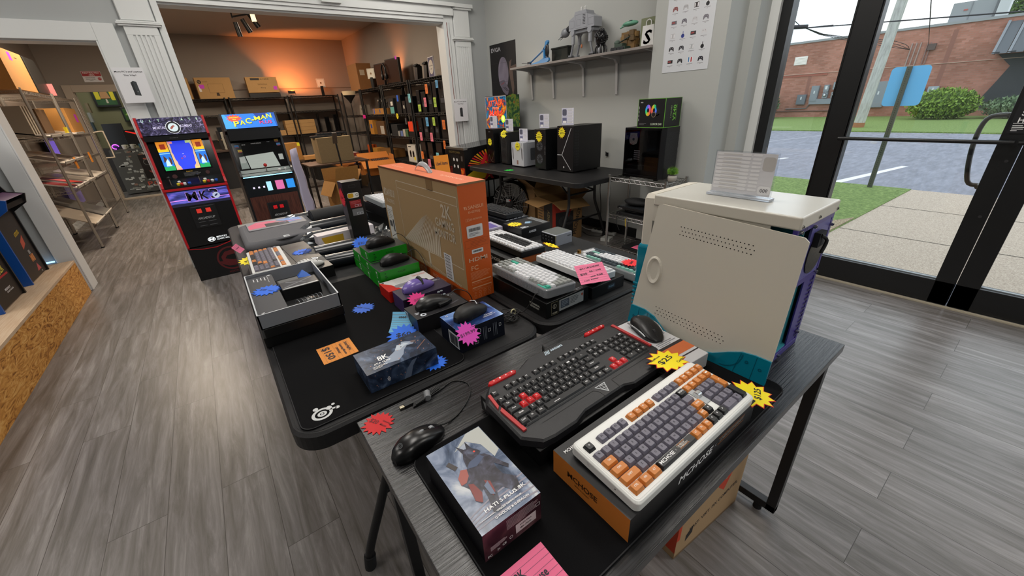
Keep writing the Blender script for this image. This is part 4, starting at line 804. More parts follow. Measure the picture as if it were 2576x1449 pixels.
# acrylic sign on the tower
acrylic_card('clear acrylic price stand seen from behind on the beige tower', (1.068, .462, 1.1515), math.radians(-90), .150, .112, big=True)
# carton under the desk
t = tape_box('brown carton with orange side stripe on the floor under the desk', (1.035, .462, 0.001), math.radians(-4), .365, .26, .50, M('#b0906a', .8, bump=.1, bs=80), 'cardboard_box', tape=None,
    prints=lambda g: (lambda f, q: (f.poly([(.20, .20), (.24, .16), (.295, .27), (.285, .36), (.24, .33), (.21, .27)], M('#c9452a', .7), 1), [f.ring(.24+.012*i, .22+.03*j+.01*i, .0065, M('#b0906a', .8), 2, 8) for i in range(3) for j in range(4)], f.text('FIRST. VISIT. FIX COMPUTER.', .20, .118, .018, M('#2b2724', .8), .27, rot=9, l=1), f.rect(.0, .0, .365, .012, M('#7c6040', .4), 1), f.poly([(.05, .05), (.085, .07), (.085, .11), (.05, .08)], M('#2b2724', .8), 1),
        q.rect(.0, .03, .26, .5, M('#c9401f', .6), 1), q.text('SAVVY', .16, .10, .03, WHT, .10, rot=0, l=2), q.text('WHITE BRONZE', .14, .05, .018, M('#e8a58c', .6), .14, l=2), f.rect(.0, .09, .016, .5, M('#c9401f', .6), 1)))(nearf(g, -.1825, -.13, 0), westf(g, -.1825, .13, 0)))
# ================================================================= MIDDLE FOLDING TABLE
BOXK = M('#0e0e10', .4)
# open kit box
t = thing('kit_box', 'open grey framed box holding a honeycomb mouse and wrapped parts', 'box', (-.022, 1.296, ZP))
w, d = .240, .410; gr = M('#7b7e84', .5); edge = M('#c2c6ca', .5)
g = G(); g.box(-.004, .004, 0, w, d+.01, .036, M('#0b0b0c', .35)); g.build('outer_box', t, .0015)
g = G(); g.box(.004, -.004, .037, w+.002, d, .068, M('#0b0b0c', .4)); g.build('lid_base', t, .001)
g = G(); z0, z1 = .068, .116; k = .004
g.box(0, 0, z0, w, k, z1, gr); g.box(0, d-k, z0, w, d, z1, gr); g.box(0, 0, z0, k, d, z1, gr); g.box(w-k, 0, z0, w, d, z1, gr); g.box(0, 0, z0-.001, w, d, z0+.002, M('#131315', .6))
f = topf(g, 0, 0, z1); f.frame(.002, .002, w-.002, d-.002, .004, edge, 1); g.build('tray_wall', t)
g = G(); g.box(k, k, z0, .088, d-k, z1-.010, M('#3a3b40', .55)); f = F(g, (k, d-k, z1-.010), (0, -1, 0), (1, 0, 0))
for i, tx in enumerate(('Wired mouse', 'Lightweight shell', 'Keyboard', 'Cable')): f.lines(.03, .018+.012*i, .09+.02*(i % 2), .024+.012*i, 1, M('#c9c9cc', .5), 1, w=.0016)
f.rect(.02, .066, .10, .0672, M('#c9c9cc', .5), 1); f.ring(.022, .073, .006, M('#d5d5d8', .5), 1, 5); f.text('Fnatic', .385, .015, .009, M('#d5d5d8', .5), .034, rot=0, l=1); g.build('insert_panel', t, .001)
g = G(); mouse_mesh(g, .118, .062, .036, M('#17181b', .3)); f = F(g, (0, 0, 0), (1, 0, 0), (0, 1, 0))
o = g.build('honeycomb_mouse', t); o.location = (.165, .060, z0+.003); o.rotation_euler = (0, 0, math.radians(8))
g = G()
for i in range(7):
    x = -.045+.012*i; g.tube([(x, -.027, .018), (x+.002, -.018, .031), (x+.003, 0, .036), (x+.002, .018, .031), (x, .027, .018)], .0012, M('#6e7276', .25), 5, 3)
q = g.build('mouse_ribs', o); q.location = (0, 0, .0012)
g = G(); g.box(.095, .165, z0+.002, .215, .245, z0+.045, BLK); f = topf(g, .095, .165, z0+.045); f.rect(.004, .004, .116, .012, M('#c9cccf', .2), 1); f.rect(.006, .014, .114, .074, M('#5b5c60', .15), 1); f.line(.01, .02, .11, .07, .006, M('#8b8d92', .15), 2); f.line(.02, .07, .08, .03, .003, M('#a5a7ac', .15), 2); g.build('wrapped_part', t, .001)
g = G(); g.box(.092, .262, z0+.002, .165, .305, z0+.035, M('#4a4b4c', .2)); f = topf(g, .092, .262, z0+.035); f.rect(.005, .005, .07, .038, M('#77797a', .15), 1); g.build('wrapped_cable', t, .002)
g = G(); g.add([(.165, .325, z0+.02), (.215, .32, z0+.015), (.205, .365, z0+.02), (.17, .37, z0+.015), (.19, .345, z0+.042)], [(0, 1, 4), (1, 2, 4), (2, 3, 4), (3, 0, 4), (0, 1, 2, 3)], M('#1e63c8', .3)); g.build('foil_pack', t)
BL = '#1566e0'
BI = M('#1a2f66', .6)
star('blue paper star on the flat panel of the open grey box', (.030, 1.520, ZP+.1070), .047, BL, [('$35', -.3, 0, .3, .5), ('used', .4, 0, .2, .4)], ink=BI, rz=-.9)
star('blue paper star lying on the black mouse pad near the green boxes', (.298, 1.364, ZP+.0003), .042, BL, [('$35', -.4, 0, .3, .5), ('mouse pad', .3, 0, .2, .6)], ink=BI, rz=-.9)
star('blue paper star with 60 dollars by the light blue card', (.336, 1.078, ZP+.004), .052, BL, [('$60', .0, 0, .42, .9)], ink=INK, rot=(math.radians(12), 0, math.radians(-25)))
star('blue paper star sticking out behind the white wolf box', (.345, .880, ZP+.0005), .038, BL, [('$150', 0, 0, .4, 1)], ink=BI, rz=.4)
note('orange lined note reading 150 dollars, left of the white wolf box', (.094, 1.186, .7449), .102, .100, '#d98a3c', [('$150', .48, .24, .26, .75, 3), ('Starlight', .45, .82, .11, .6, 2), ('Gaming Mouse', .52, .66, .10, .7, 2), ('(White)', .50, .52, .09, .4, 2)], rz=math.radians(-90), curl=.002, name='price_note')
note('light blue lined card leaning on the black mouse box', (.305, 1.132, .7446), .072, .068, '#6fb7dd', [('used', .5, .8, .12, .35, 0)], rot=(math.radians(12), 0, math.radians(-42)), curl=.03)
# blue mouse box and friends
t = thing('mouse_box', 'dark navy boxed mouse with white line drawings beside the tall carton', 'box', (.428, .872, .7409))
w, d, h = .160, .118, .075; g = G(); NV = M('#0c1220', .3); g.box(0, 0, 0, w, d, h, NV, t=ART('printed_blue_nebula', ['#0d1730', '#1c2f5c', '#3b5fa0', '#86a6d8'], 10, .25, 4, 1))
f = nearf(g, 0, 0, 0); lw = M('#d5dae2', .5)
f.poly([(.02+.0, .03)]*0 or [(.040, .028), (.043, .028), (.043, .060), (.040, .060)], lw, 1); f.ring(.060, .052, .011, lw, 1, 16, .0098, 1.3); f.line(.060, .050, .060, .063, .001, lw, 2); f.ring(.056, .032, .006, lw, 1, 14, .005); f.line(.062, .032, .072, .034, .001, lw, 1); f.frame(.050, .012, .062, .020, .001, lw); f.frame(.100, .036, .108, .046, .001, lw); f.frame(.140, .040, .147, .050, .001, lw)
for x in (.030, .036, .082, .088, .092, .118, .125, .130): f.rect(x, .014 if x > .08 else .02, x+.0012, .058, M('#7f8794', .5), 1)
f = westf(g, 0, d, 0); f.rect(.052, .010, .112, .056, M('#c9ccd2', .5), 1); f.bars(.058, .014, .106, .050, INK, 2)
f = topf(g, 0, 0, h); f.text('Chaser', .125, .033, .006, lw, .034, l=2); f.lines(.10, .020, .155, .027, 2, lw, 2, w=.0006); f.text('G', .018, .105, .008, lw, l=2); f.ring(.125, .107, .006, lw, 2, 12, .005, 1, 20, 200); g.build('box_body', t, .001)
t = mouse('matte black mouse on the dark navy box, nearest the tall carton', (.508, .935, .8165), math.radians(12), '#0c0c0e', .124, .064, .041, .55); g = G(); g.tube([(.012, .012, .040), (.020, -.002, .041), (.014, -.016, .038)], .0012, M('#d9dce0', .3), 6, 4); g.build('glyph_mark', t)
star('magenta paper star reading 199.99, on the front of the navy box', (.452, .862, .806), .038, '#d23fb0', [('$199.99', 0, 0, .30, 1.35)], ink=M('#5a1a50', .6), rot=(math.radians(42), 0, math.radians(4)), n=15)
t = thing('mouse_box', 'charcoal boxed mouse with a white round emblem by the light blue card', 'box', (.378, 1.050, .7409)); w, d, h = .185, .105, .058
g = G(); g.box(0, 0, 0, w, d, h, M('#1b1a1c', .4), t=M('#2b2a2d', .35)); f = topf(g, 0, 0, h); f.ring(.030, .018, .010, lw, 1, 18); f.poly([(.024, .016), (.030, .024), (.037, .018), (.031, .013)], M('#2b2a2d', .4), 2); f.lines(.01, .03, .03, .045, 2, lw, 1)
f.line(.09, .01, .17, .035, .006, M('#45444a', .4), 1); f.text('Wired', .160, .090, .006, lw, .022, l=2); f = westf(g, 0, d, 0); f.rect(.002, .012, .03, .052, lw, 1); f.bars(.006, .016, .026, .048, INK, 2); g.build('box_body', t, .001)
t = mouse('black gaming mouse with a round white emblem and side wing', (.465, 1.105, .7996), math.radians(2), '#0e0e10', .128, .070, .040, .4, [('emblem', -.28, .08, .008, .008, '#b9bcc0')])
g = G(); g.prism([(.0, -.045), (.03, -.042), (.052, -.036), (.045, -.026), (-.002, -.028)], .010, .020, M('#131315', .4), cham=.003, ins=.001); g.build('thumb_wing', t, .002)
g = G()
for x, y in ((.030, .014), (.042, .016), (.036, -.014)): g.ball((x, y, .033), .006, .004, .003, M('#7f868c', .3), 8, 5)
g.build('side_buttons', t)
cable('thin black cable running from the winged mouse to the tall carton', [(.528, 1.108, .815), (.560, 1.118, .822), (.600, 1.105, .800), (.612, 1.090, .748)], .0016)
star('hot pink paper star on the front of the purple box', (.440, 1.180, .7995), .036, '#d8147c', [('$89', 0, 0, .3, .8)], ink=M('#8a1050', .6), rot=(math.radians(28), 0, 0), n=15)
t = thing('mouse_box', 'purple boxed mouse with a translucent purple mouse standing on it', 'box', (.397, 1.208, .7409)); w, d, h = .190, .100, .060
g = G(); g.box(0, 0, 0, w, d, h, M('#2b2238', .4), t=M('#3a3346', .35), w=M('#453462', .4), n=M('#2d2339', .4)); f = nearf(g, 0, 0, 0); f.text('PULSE', .12, .030, .014, M('#8d7aa8', .5), .06, l=1); f.lines(.14, .004, .185, .02, 3, M('#6d6088', .5), 1); f = topf(g, 0, 0, h); f.text('Wireless', .158, .085, .006, lw, .03, l=1); f.line(.14, .078, .185, .078, .0012, lw, 1); g.build('box_body', t, .001)
t = mouse('translucent purple mouse on the purple box', (.482, 1.262, .8016), math.radians(6), '#7563b0', .124, .062, .041, .25); g = G(); g.tube([(.004, -.026, .022), (.006, -.012, .0395), (.006, .012, .0395), (.004, .026, .022)], .0022, BLK, 6, 4, flat=3.0); g.build('strap', t)
t = thing('mouse_box', 'red sided box with white lid in front of the green boxes', 'box', (.392, 1.335, .7409)); w, d, h = .190, .105, .048
g = G(); RB = M('#c41d14', .35); g.box(0, 0, 0, w, d, h, RB, t=M('#cfcdcd', .4)); f = topf(g, 0, 0, h); f.poly([(0, 0), (0, d), (.03, d*.55), (.05, 0)], RB, 1); f.lines(.05, .05, .12, .095, 6, M('#8c8a8c', .5), 1, w=.0005); f.text('TEEVOLUTION', .155, .080, .012, M('#c4452c', .5), .055, l=1); f.poly([(a+.035, b+.012) for a, b in rrect(0, 0, .085, .032, .015, 4)], M('#8b8a90', .4), 2); f.rect(.055, .027, .105, .029, M('#4a4a50', .4), 3); f.ring(.012, .095, .006, BLK, 2, 5); g.build('box_body', t, .001)
# green boxes
GREEN = M('#17961c', .4); GREEND = M('#123018', .45); GTOP = M('#1c211f', .45)
def green_box(label, x, y, z):
    t = thing('mouse_box', label, 'box', (x, y, z), group=None); w, d, h = .168, .125, .042
    g = G(); g.box(0, 0, 0, w, d, h, GREEN, t=GTOP); f = nearf(g, 0, 0, 0); f.text('RAZER', .09, .024, .007, M('#0d5a12', .5), .034, l=1); f.ring(.022, .030, .004, M('#0c4a12', .5), 1, 3); f.lines(.018, .006, .030, .022, 3, M('#0c4a12', .5), 1); f = topf(g, 0, 0, h); f.text('RAZER', .14, .10, .006, M('#35a83c', .5), .03, l=1); f.lines(.01, .01, .03, .02, 2, M('#8d9a90', .5), 1)
    f = westf(g, 0, d, 0); f.rect(.078, .006, .092, .034, M('#dfe8df', .5), 1); f.rect(.0805, .009, .0895, .026, GREEN, 2); g.build('box_body', t, .0012); return t
zz = [.7409, .7409+.0425, .7409+.085]
green_box('green boxed mouse, bottom of the nearest green stack', .410, 1.462, zz[0]); green_box('green boxed mouse under the lower black mouse', .408, 1.458, zz[1])
green_box('green boxed mouse, bottom of the middle green stack', .412, 1.592, zz[0]); green_box('green boxed mouse in the middle of the middle green stack', .414, 1.590, zz[1]); green_box('topmost green boxed mouse under the upper black mouse', .420, 1.598, zz[2])
green_box('green boxed mouse, bottom of the farthest green stack', .416, 1.722, zz[0]); green_box('green boxed mouse, top of the farthest green stack', .418, 1.720, zz[1])
mouse('smooth black mouse on the lower front green box', (.500, 1.525, zz[1]+.0425), math.radians(8), '#0e0e10', .128, .064, .043, .42)
mouse('smooth black mouse on the topmost green box', (.498, 1.668, zz[2]+.0425), math.radians(6), '#0e0e10', .128, .064, .043, .42)
cable('thin black cable drooping from the mouse on the topmost green box', [(.562, 1.675, .892), (.590, 1.680, .895), (.612, 1.655, .870), (.604, 1.60, .83), (.590, 1.57, .80)], .0014)
cable('thin black cable drooping from the mouse on the lower green box', [(.564, 1.534, .850), (.600, 1.540, .853), (.612, 1.500, .82), (.606, 1.46, .775), (.592, 1.445, .7435)], .0014)
star('blue paper star left of the topmost green box', (.497, 1.985, .797), .045, BL, [('$30', 0, 0, .35, .7)], ink=BI, rot=(math.radians(40), 0, -.3))
# tall monitor carton
OR = M('#c8560f', .55, name='orange_print'); ORL = M('#d3693a', .55)
t = thing('monitor_box', 'tall kraft and orange monitor carton standing upright on the table', 'box', (.622, 1.145, .7409)); w, d, h = .112, .735, .430
KR = M('#a88a60', .8, bump=.06, bs=200); wl = M('#cbbda6', .6); ow = M('#e0a27a', .55)
g = G(); g.box(0, 0, 0, w, d, h, KR, t=ORL, n=OR)
f = westf(g, 0, d, 0)
f.rect(0, 0, d, .045, OR, 1); f.text('SANSUI', .095, .318, .034, wl, .105, l=2); f.poly([(.018, .318), (.026, .334), (.032, .334), (.024, .302), (.018, .302)], wl, 2); f.poly([(.030, .336), (.040, .336), (.034, .318), (.038, .300), (.030, .300), (.026, .318)], wl, 2); f.text('ES-G27F2Q', .085, .278, .020, wl, .090, l=2)
f.rect(.018, .06, .088, .252, M('#d9d6cf', .5), 2)
for i in range(6): f.rect(.024, .232-.008*i, .082-(.01*(i % 3)), .234-.008*i, M('#6a675f', .6), 3)
f.bars(.024, .150, .060, .180, INK, 3); f.rect(.068, .13, .080, .19, INK, 3)
f.frame(.195, .125, d-.012, .385, .003, wl, 2); f.line(.20, .355, d-.01, .355, .002, wl, 2)
for i in range(20):
    a = i/19; bx = .195+(d-.20-.195)*a; tx = .42+(.56-.42)*a; f.poly([(bx, .128), (bx+.016, .128), (tx+.001, .285-.06*abs(a-.35)), (tx, .285-.06*abs(a-.35))], wl, 3)
f.text('2K', .635, .322, .050, M('#c9bba4', .5), .075, l=4); f.text('GAMING', .612, .272, .034, M('#c9bba4', .5), .145, l=4); f.text('MONITOR', .605, .230, .034, M('#c9bba4', .5), .165, l=4)
f.rect(.43, .055, .445, .122, wl, 2); f.line(.40, .122, .48, .122, .002, wl, 2); f.line(.33, .072, .69, .050, .002, wl, 2); f.line(.33, .066, .69, .044, .002, wl, 2)
f.rect(.575, .048, .635, .155, M('#dedede', .5), 3); 
for i in range(22): f.rect(.581, .055+.0044*i, .622, .055+.0044*i+(.0012 if i % 3 else .0025), INK, 4)
f.text('MONITOR', .33, .022, .026, ow, .12, l=2); f.text('ERGO', .47, .022, .016, ow, .05, l=2); f.text('MPRT', .54, .022, .016, ow, .05, l=2); f.text('HDR', .60, .022, .016, ow, .035, l=2); f.rect(.50, .385, .55, h, M('#87683f', .8), 2); f.frame(.50, .385, .55, .43, .0012, M('#6f5433', .8), 3)
f = nearf(g, 0, 0, 0); f.text('SANSUI', .064, .347, .0125, ow, .062, l=2); f.poly([(.016, .352), (.026, .352), (.020, .342), (.024, .342), (.028, .352), (.03, .342), (.02, .341)], ow, 2); f.text('ES-G27F2Q', .057, .330, .009, ow, .048, l=2); f.text('27 LED MONITOR', .055, .305, .0065, ow, .062, l=2); f.frame(.02, .300, .034, .310, .0006, ow)
f.poly([(a+.020, b+.240) for a, b in rrect(0, 0, .065, .044, .004, 3)], M('#d9d9d9', .5), 2); f.bars(.028, .262, .076, .274, INK, 3); f.lines(.028, .245, .072, .258, 3, M('#77777a', .6), 3)
f.frame(.008, .205, .104, .232, .0007, M('#7a3208', .6)); f.lines(.03, .208, .10, .229, 4, M('#7a3208', .6), 1, w=.0005); f.poly([(a+.032, b+.180) for a, b in rrect(0, 0, .048, .016, .003, 3)], M('#d9d9d9', .5), 2); f.bars(.038, .185, .074, .192, INK, 3)
f.text('HDMI', .056, .158, .015, M('#d9b79c', .5), .078, l=2); f.text('FC', .038, .126, .018, ow, .03, l=2); f.lines(.018, .080, .104, .112, 7, ow, 2, w=.0005)
for z in (.070, .046): f.rect(.020, z, .104, z+.004, ow, 2); f.frame(.020, z-.010, .104, z, .0006, ow); f.lines(.025, z-.008, .10, z-.002, 1, ow, 2, w=.0006)
for i in range(4): f.ring(.030+.021*i, .026, .006, ow, 2, 3+3*i, .0048); f.frame(.025+.021*i, .006, .034+.021*i, .016, .0007, ow)
f = topf(g, 0, 0, h); f.text('SANSUI', .062, .145, .012, M('#e2a88a', .5), .16, rot=90, l=1); f.text('SANSUI', .05, .62, .012, M('#e2a88a', .5), .12, rot=90, l=1); f.line(.0, .34, .112, .34, .0012, M('#7a3208', .6), 1)
g.box(-.0012, .0, h-.006, .002, d, h+.001, M('#6a3c1c', .8)); g.box(0, -.0012, h-.006, w, .001, h+.0005, M('#8a6844', .8)); g.build('carton', t, .0008)
g = G(); g.tube([(.056, .30, h-.002), (.056, .335, h+.022), (.056, .375, h+.030), (.056, .415, h+.022), (.056, .45, h-.002)], .010, M('#b9bcc0', .2, trans=.3), 8, 4, flat=.15); g.build('carry_handle', t)
# upright long black box
t = thing('tall_box', 'narrow black upright box with a red star on its side', 'box', (.498, 2.105, .7409)); w, d, h = .090, .085, .345
g = G(); g.box(0, 0, 0, w, d, h, M('#131315', .35), t=M('#2b2c2e', .4)); f = nearf(g, 0, 0, 0)
f.poly([(a+.014, b+.262) for a, b in rrect(0, 0, .058, .027, .008, 4)], M('#dcdad2', .5), 1); f.poly([(a+.016, b+.265) for a, b in rrect(0, 0, .028, .021, .005, 4)], M('#c99a1c', .5), 2); f.ring(.062, .2755, .007, M('#55524c', .5), 2, 12, .005)
f.rect(.018, .213, .075, .250, M('#8c1c22', .5), 1); f.lines(.022, .232, .07, .247, 3, M('#c96a6a', .5), 2, w=.0008); f.frame(.042, .217, .056, .227, .001, lw, 2); f.frame(.058, .217, .072, .227, .001, lw, 2)
f.rect(.022, .172, .078, .206, M('#6d6e70', .5), 1); f.frame(.045, .176, .058, .186, .001, lw, 2); f.frame(.061, .176, .074, .186, .001, lw, 2); f.frame(.03, .315, .062, .328, .0008, M('#4a4a4c', .5), 1); g.build('box_body', t, .001)
star('red paper star stuck to the side of the narrow upright box', (.4965, 2.148, 1.005), .048, '#e8243a', [('$20', 0, 0, .3, .6)], ink=M('#8a1020', .6), rot=(math.radians(90), 0, math.radians(-90)), n=18)
# rolled mats in plastic
WRAP = M('#161b21', .27, coat=.25); WR2 = M('#9da4a8', .15, .3)
def roll(label, x, y, z, L, r, ang, plastic=True, m=None):
    t = thing('rolled_mat', label, 'rolled mat', (x, y, z), math.radians(ang)); g = G(); g.cyl((0, 0, r), (L, 0, r), r, m or (WRAP if plastic else PAD), 28); g.build('roll', t)
    g = G(); a = [(r*.85*math.cos(k*.45)*(1-k/52), r*.85*math.sin(k*.45)*(1-k/52)) for k in range(50)]; g.tube([(-.0005, p[0], r+p[1]) for p in a], .0007, M('#4a5058', .4), 4); g.build('spiral_end', t)
    if plastic:
        g = G(); rd = random.Random(label); n = 16; R1_ = [Vector((-.0, r*1.03*math.cos(2*PI*i/n), r+r*1.03*math.sin(2*PI*i/n))) for i in range(n)]
        R2_ = [Vector((-.025-rd.uniform(0, .018), r*rd.uniform(.5, 1.3)*math.cos(2*PI*i/n), max(.001, r+r*rd.uniform(.5, 1.2)*math.sin(2*PI*i/n)))) for i in range(n)]; R3_ = [Vector((-.045-rd.uniform(0, .025), p.y*rd.uniform(.5, 1.2), max(.0008, p.z*rd.uniform(.4, 1.1)))) for p in R2_]
        g.loft([R1_, R2_, R3_], mk_wrap(), False, False); g.build('plastic_end', t)
    return t
_w = []
def mk_wrap():
    if not _w: _w.append(mk_glass('crinkled_plastic', (.72, .75, .77, 1), .16, .22))
    return _w[0]
roll('shiny wrapped mat roll nearest the green boxes', .305, 1.905, .7408, .30, .032, -8)
roll('shiny wrapped mat roll second from the green boxes, left of the upright box', .292, 2.060, .7408, .30, .036, -3)
roll('loosely wrapped silver mat roll behind the white and yellow box', .345, 2.360, .7408, .32, .036, 0)
roll('wrapped mat roll with crumpled silver end beside the folded shirt', .375, 2.560, .7408, .34, .040, 2)
roll('big matt black mat roll at the back of the middle table', .425, 2.780, .7408, .30, .052, 6, False, M('#0b0b0d', .7))
roll('wrapped mat roll lying at the far edge of the middle table', .35, 2.93, .7408, .33, .034, 3)
t = tape_box('white box with yellow and navy wedges lying on the wrapped rolls', (.480, 2.205, .8005-.020), math.radians(3), .30, .072, .05, M('#d3ccd0', .5), 'pad_box', tape=None,
    prints=lambda g: (lambda f, q: (f.poly([(.02, .03), (.03, .003), (.13, .003), (.13, .038), (.02, .038)], M('#c8a02c', .5), 1), f.poly([(.17, .003), (.24, .003), (.24, .03)], M('#2b2a52', .5), 1), q.text('Razer Gaming Mouse', .20, .03, .010, INK, .14, l=1)))(nearf(g, -.15, -.036, 0), topf(g, -.15, -.036, .05)))
# clear crumpled bag beside the stack
g = G(); rd = random.Random(9); n = 9; pts = [[Vector((.60+.18*i/n+rd.uniform(-.01, .01), 2.13+.20*j/n+rd.uniform(-.01, .01), .742+.055*math.sin(PI*i/n)*math.sin(PI*j/n)*rd.uniform(.5, 1.3)+.001)) for i in range(n+1)] for j in range(n+1)]
g.loft(pts, mk_wrap(), False, False, False); solo(g, 'plastic_bag', 'crumpled clear plastic bag behind the green boxes', 'plastic bag')
# small keyboard, black box and white mouse
t = tape_box('grey flat carton under the small white and orange keyboard', (.095, 1.985, .7408), math.radians(-1), .185, .43, .050, M('#4b4744', .5), 'keyboard_box', tape=None)
kb = thing('gaming_keyboard', 'small white keyboard with grey and orange keycaps, left rear of the table', 'keyboard', (.015, 2.195, .7920), rot=(0, math.radians(-1.5), math.radians(-91)))
g = G(); g.prism(rrect(0, 0, .375, .145, .008, 4), 0, .026, WC, cham=.002); g.build('case', kb, .001)
R3 = [(5.2, row('g~a _~.3 o~ o~ o~ o~ _~.3 g~ g~ g~ g~ _~.3 o~ o~ o~ o~ _~.3 g~ o~ o~ o~')), (4, row('g~ '*12+'k~ ~1.5 _~.2 g~ g~ g~ g~')), (3, row('o~ ~1.5 '+'g~ '*11+'g~ ~1.5 _~.2 g~ g~ g~ o~')), (2, row('o~ ~1.75 '+'g~ '*10+'o~ ~2.25 _~.2 g~ g~ g~ g~')), (1, row('o~ ~2.25 '+'g~ '*9+'o~ ~1.75 k~ ~1 _~.2 g~ g~ g~ g~')), (0, row('o~ ~1.25 o~ ~1.25 o~ ~1.25 k~ ~5 o~ o~ k~ k~ k~ _~.2 g~ ~2 g~ g~'))]
g = G(); g.box(.007, .011, .026, .370, .105, .0268, M('#3a3740', .6)); g.build('key_bed', kb)
keys(kb, R3, cols, u8, .006, .010, .022, lm, legend=False)
star('yellow paper star at the left edge by the small white keyboard', (.012, 2.12, .8105-.012), .040, '#f0dc12', [('$125', 0, 0, .35, .8)], rot=(.2, -.1, .5), n=12)
note('pink note curling up at the left corner behind the yellow star', (-.008, 2.33, .785), .032, .045, '#e8779a', [('Used', .5, .6, .15, .6, 0)], rot=(math.radians(34), math.radians(-25), math.radians(30)), curl=.012)
t = tape_box('black flat box with a blue star right of the small keyboard', (.238, 2.030, .7408), math.radians(3), .115, .50, .052, M('#0f0f11', .4), 'keyboard_box', tape=None, prints=lambda g: topf(g, -.0575, -.25, .052).lines(.02, .40, .09, .44, 3, M('#4a3a40', .5), 1))
star('blue paper star on the black flat box, right of the small keyboard', (.238, 2.085, .7935), .047, BL, [('$25', 0, 0, .35, .7)], ink=BI, rz=.2)
t = mouse('white perforated mouse behind the open grey box', (.222, 1.835, .7935), math.radians(10), '#c9c9c8', .122, .064, .039, .35); g = G()
for i in range(7):
    for j in range(5):
        a = -.045+.0125*i; b = (j-2)*.0095+(.0045 if i % 2 else 0); zq = .039*(math.sin(PI*min(1, ((a/.122+.5)*.80+.13)))**.75)*(1-.33*((a/.122+.5))**1.5)*(max(.05, 1-(b/.033)**2)**.40)+.0022
        g.cyl((a, b, zq-.002), (a, b, zq), .0028, M('#4a4a4c', .6), 6)
g.build('perforations', t)
# folded shirt with print
t = thing('folded_shirt', 'folded grey shirt with a pink and blue print at the far left of the table', 'shirt', (.225, 2.72, .7408)); GRY = M('#5f5f63', .9, bump=.5, bs=300)
g = G(); rings = []
for z, e in ((0, .0), (.012, .012), (.030, .012), (.045, .002), (.050, -.012)): rings.append([Vector((p[0], p[1], z+(.004*math.sin(p[0]*25+p[1]*9) if z > .03 else 0))) for p in rrect(-.19-e, -.27-e, .19+e, .27+e, .05, 6)])
g.loft(rings, GRY, True, True); g.build('folded_body', t)
g = G(); g.prism(rrect(-.155, .02, .165, .24, .01, 3), .050, .0535, M('#8a8a8e', .6)); f = F(g, (0, 0, .0535), (1, 0, 0), (0, 1, 0)); f.poly([(-.15, .05), (-.05, .06), (.02, .20), (-.10, .22), (-.15, .15)], M('#d9667f', .5), 1); f.rect(-.06, .05, .07, .14, M('#232327', .5), 2); f.poly([(.06, .07), (.15, .10), (.14, .21), (.0, .20), (.05, .15)], M('#5a86c9', .5), 1); f.line(-.1, .18, .14, .09, .012, M('#d9869b', .5), 3); f.line(-.02, .205, .13, .15, .008, M('#c9d4e6', .5), 3); f.ring(.035, .095, .022, M('#4a5a86', .5), 3, 14, .016); g.build('printed_sheet', t)
g = G()
for k in range(3): g.tube([(-.10+.01*k, -.245-.004*k, .036), (.0, -.285+.012*k, .050-.003*k), (.10-.01*k, -.245, .045)], .006, GRY, 8, 6)
g.box(-.012, -.272, .050, .020, -.235, .0525, M('#c9ced2', .6)); g.build('collar', t)
g = G(); g.box(.03, 3.02, .7407, .42, 3.20, .748, M('#8f8d88', .6)); solo(g, 'flat_mat', 'pale grey mat folded at the far end of the middle table', 'mat')
g = G(); g.box(.0, 0, 0, .13, .075, .030, M('#b9b4a8', .5), t=ART('printed_confetti', ['#2c3f7a', '#c9c4b0', '#d98a2c', '#b8b8c8'], 60, .5, 2, 3)); solo(g, 'gift_box', 'small box with colourful print behind the small white keyboard', 'box', (.03, 2.29, .7408), bevel=.001)
# ================================================================= RIGHT FOLDING TABLE
def kbd(label, loc, rz, case, cols2, rows, L, D, Hc, clear=None, u=.0186, knob=None, z0=None, tilt=2.5, ox=.006, oy=.012, extra=None):
    kb = thing('gaming_keyboard', label, 'keyboard', loc, rot=(0, 0, 0)); kb.rotation_euler = (Matrix.Rotation(math.radians(rz), 3, 'Z') @ Matrix.Rotation(math.radians(tilt), 3, 'X')).to_euler()
    g = G()
    if clear: g.prism(rrect(0, 0, L, D, .012, 5), 0, Hc, clear, cham=.003); g.prism(rrect(.006, .006, L-.006, D-.006, .008, 4), .002, Hc*.8, case)
    else: g.prism(rrect(0, 0, L, D, .008, 4), 0, Hc, case, cham=.002)
    if extra: extra(g)
    g.build('case', kb, .001)
    if clear is None or clear: g = G(); g.box(ox+.001, oy+.001, Hc, ox+15*u, oy+5*u, Hc+.0008, M('#6a6c70' if 'white' in label and 'black' not in label else '#1a1a1c', .5)); g.build('key_bed', kb)
    keys(kb, rows, cols2, u, ox, oy, Hc-.004 if z0 is None else z0, INK, legend=False, H=.0108)
    if knob: g = G(); g.cyl((knob[0], knob[1], Hc), (knob[0], knob[1], Hc+.014), .009, M(knob[2], .25, .9), 20); g.build('volume_knob', kb)
    return kb
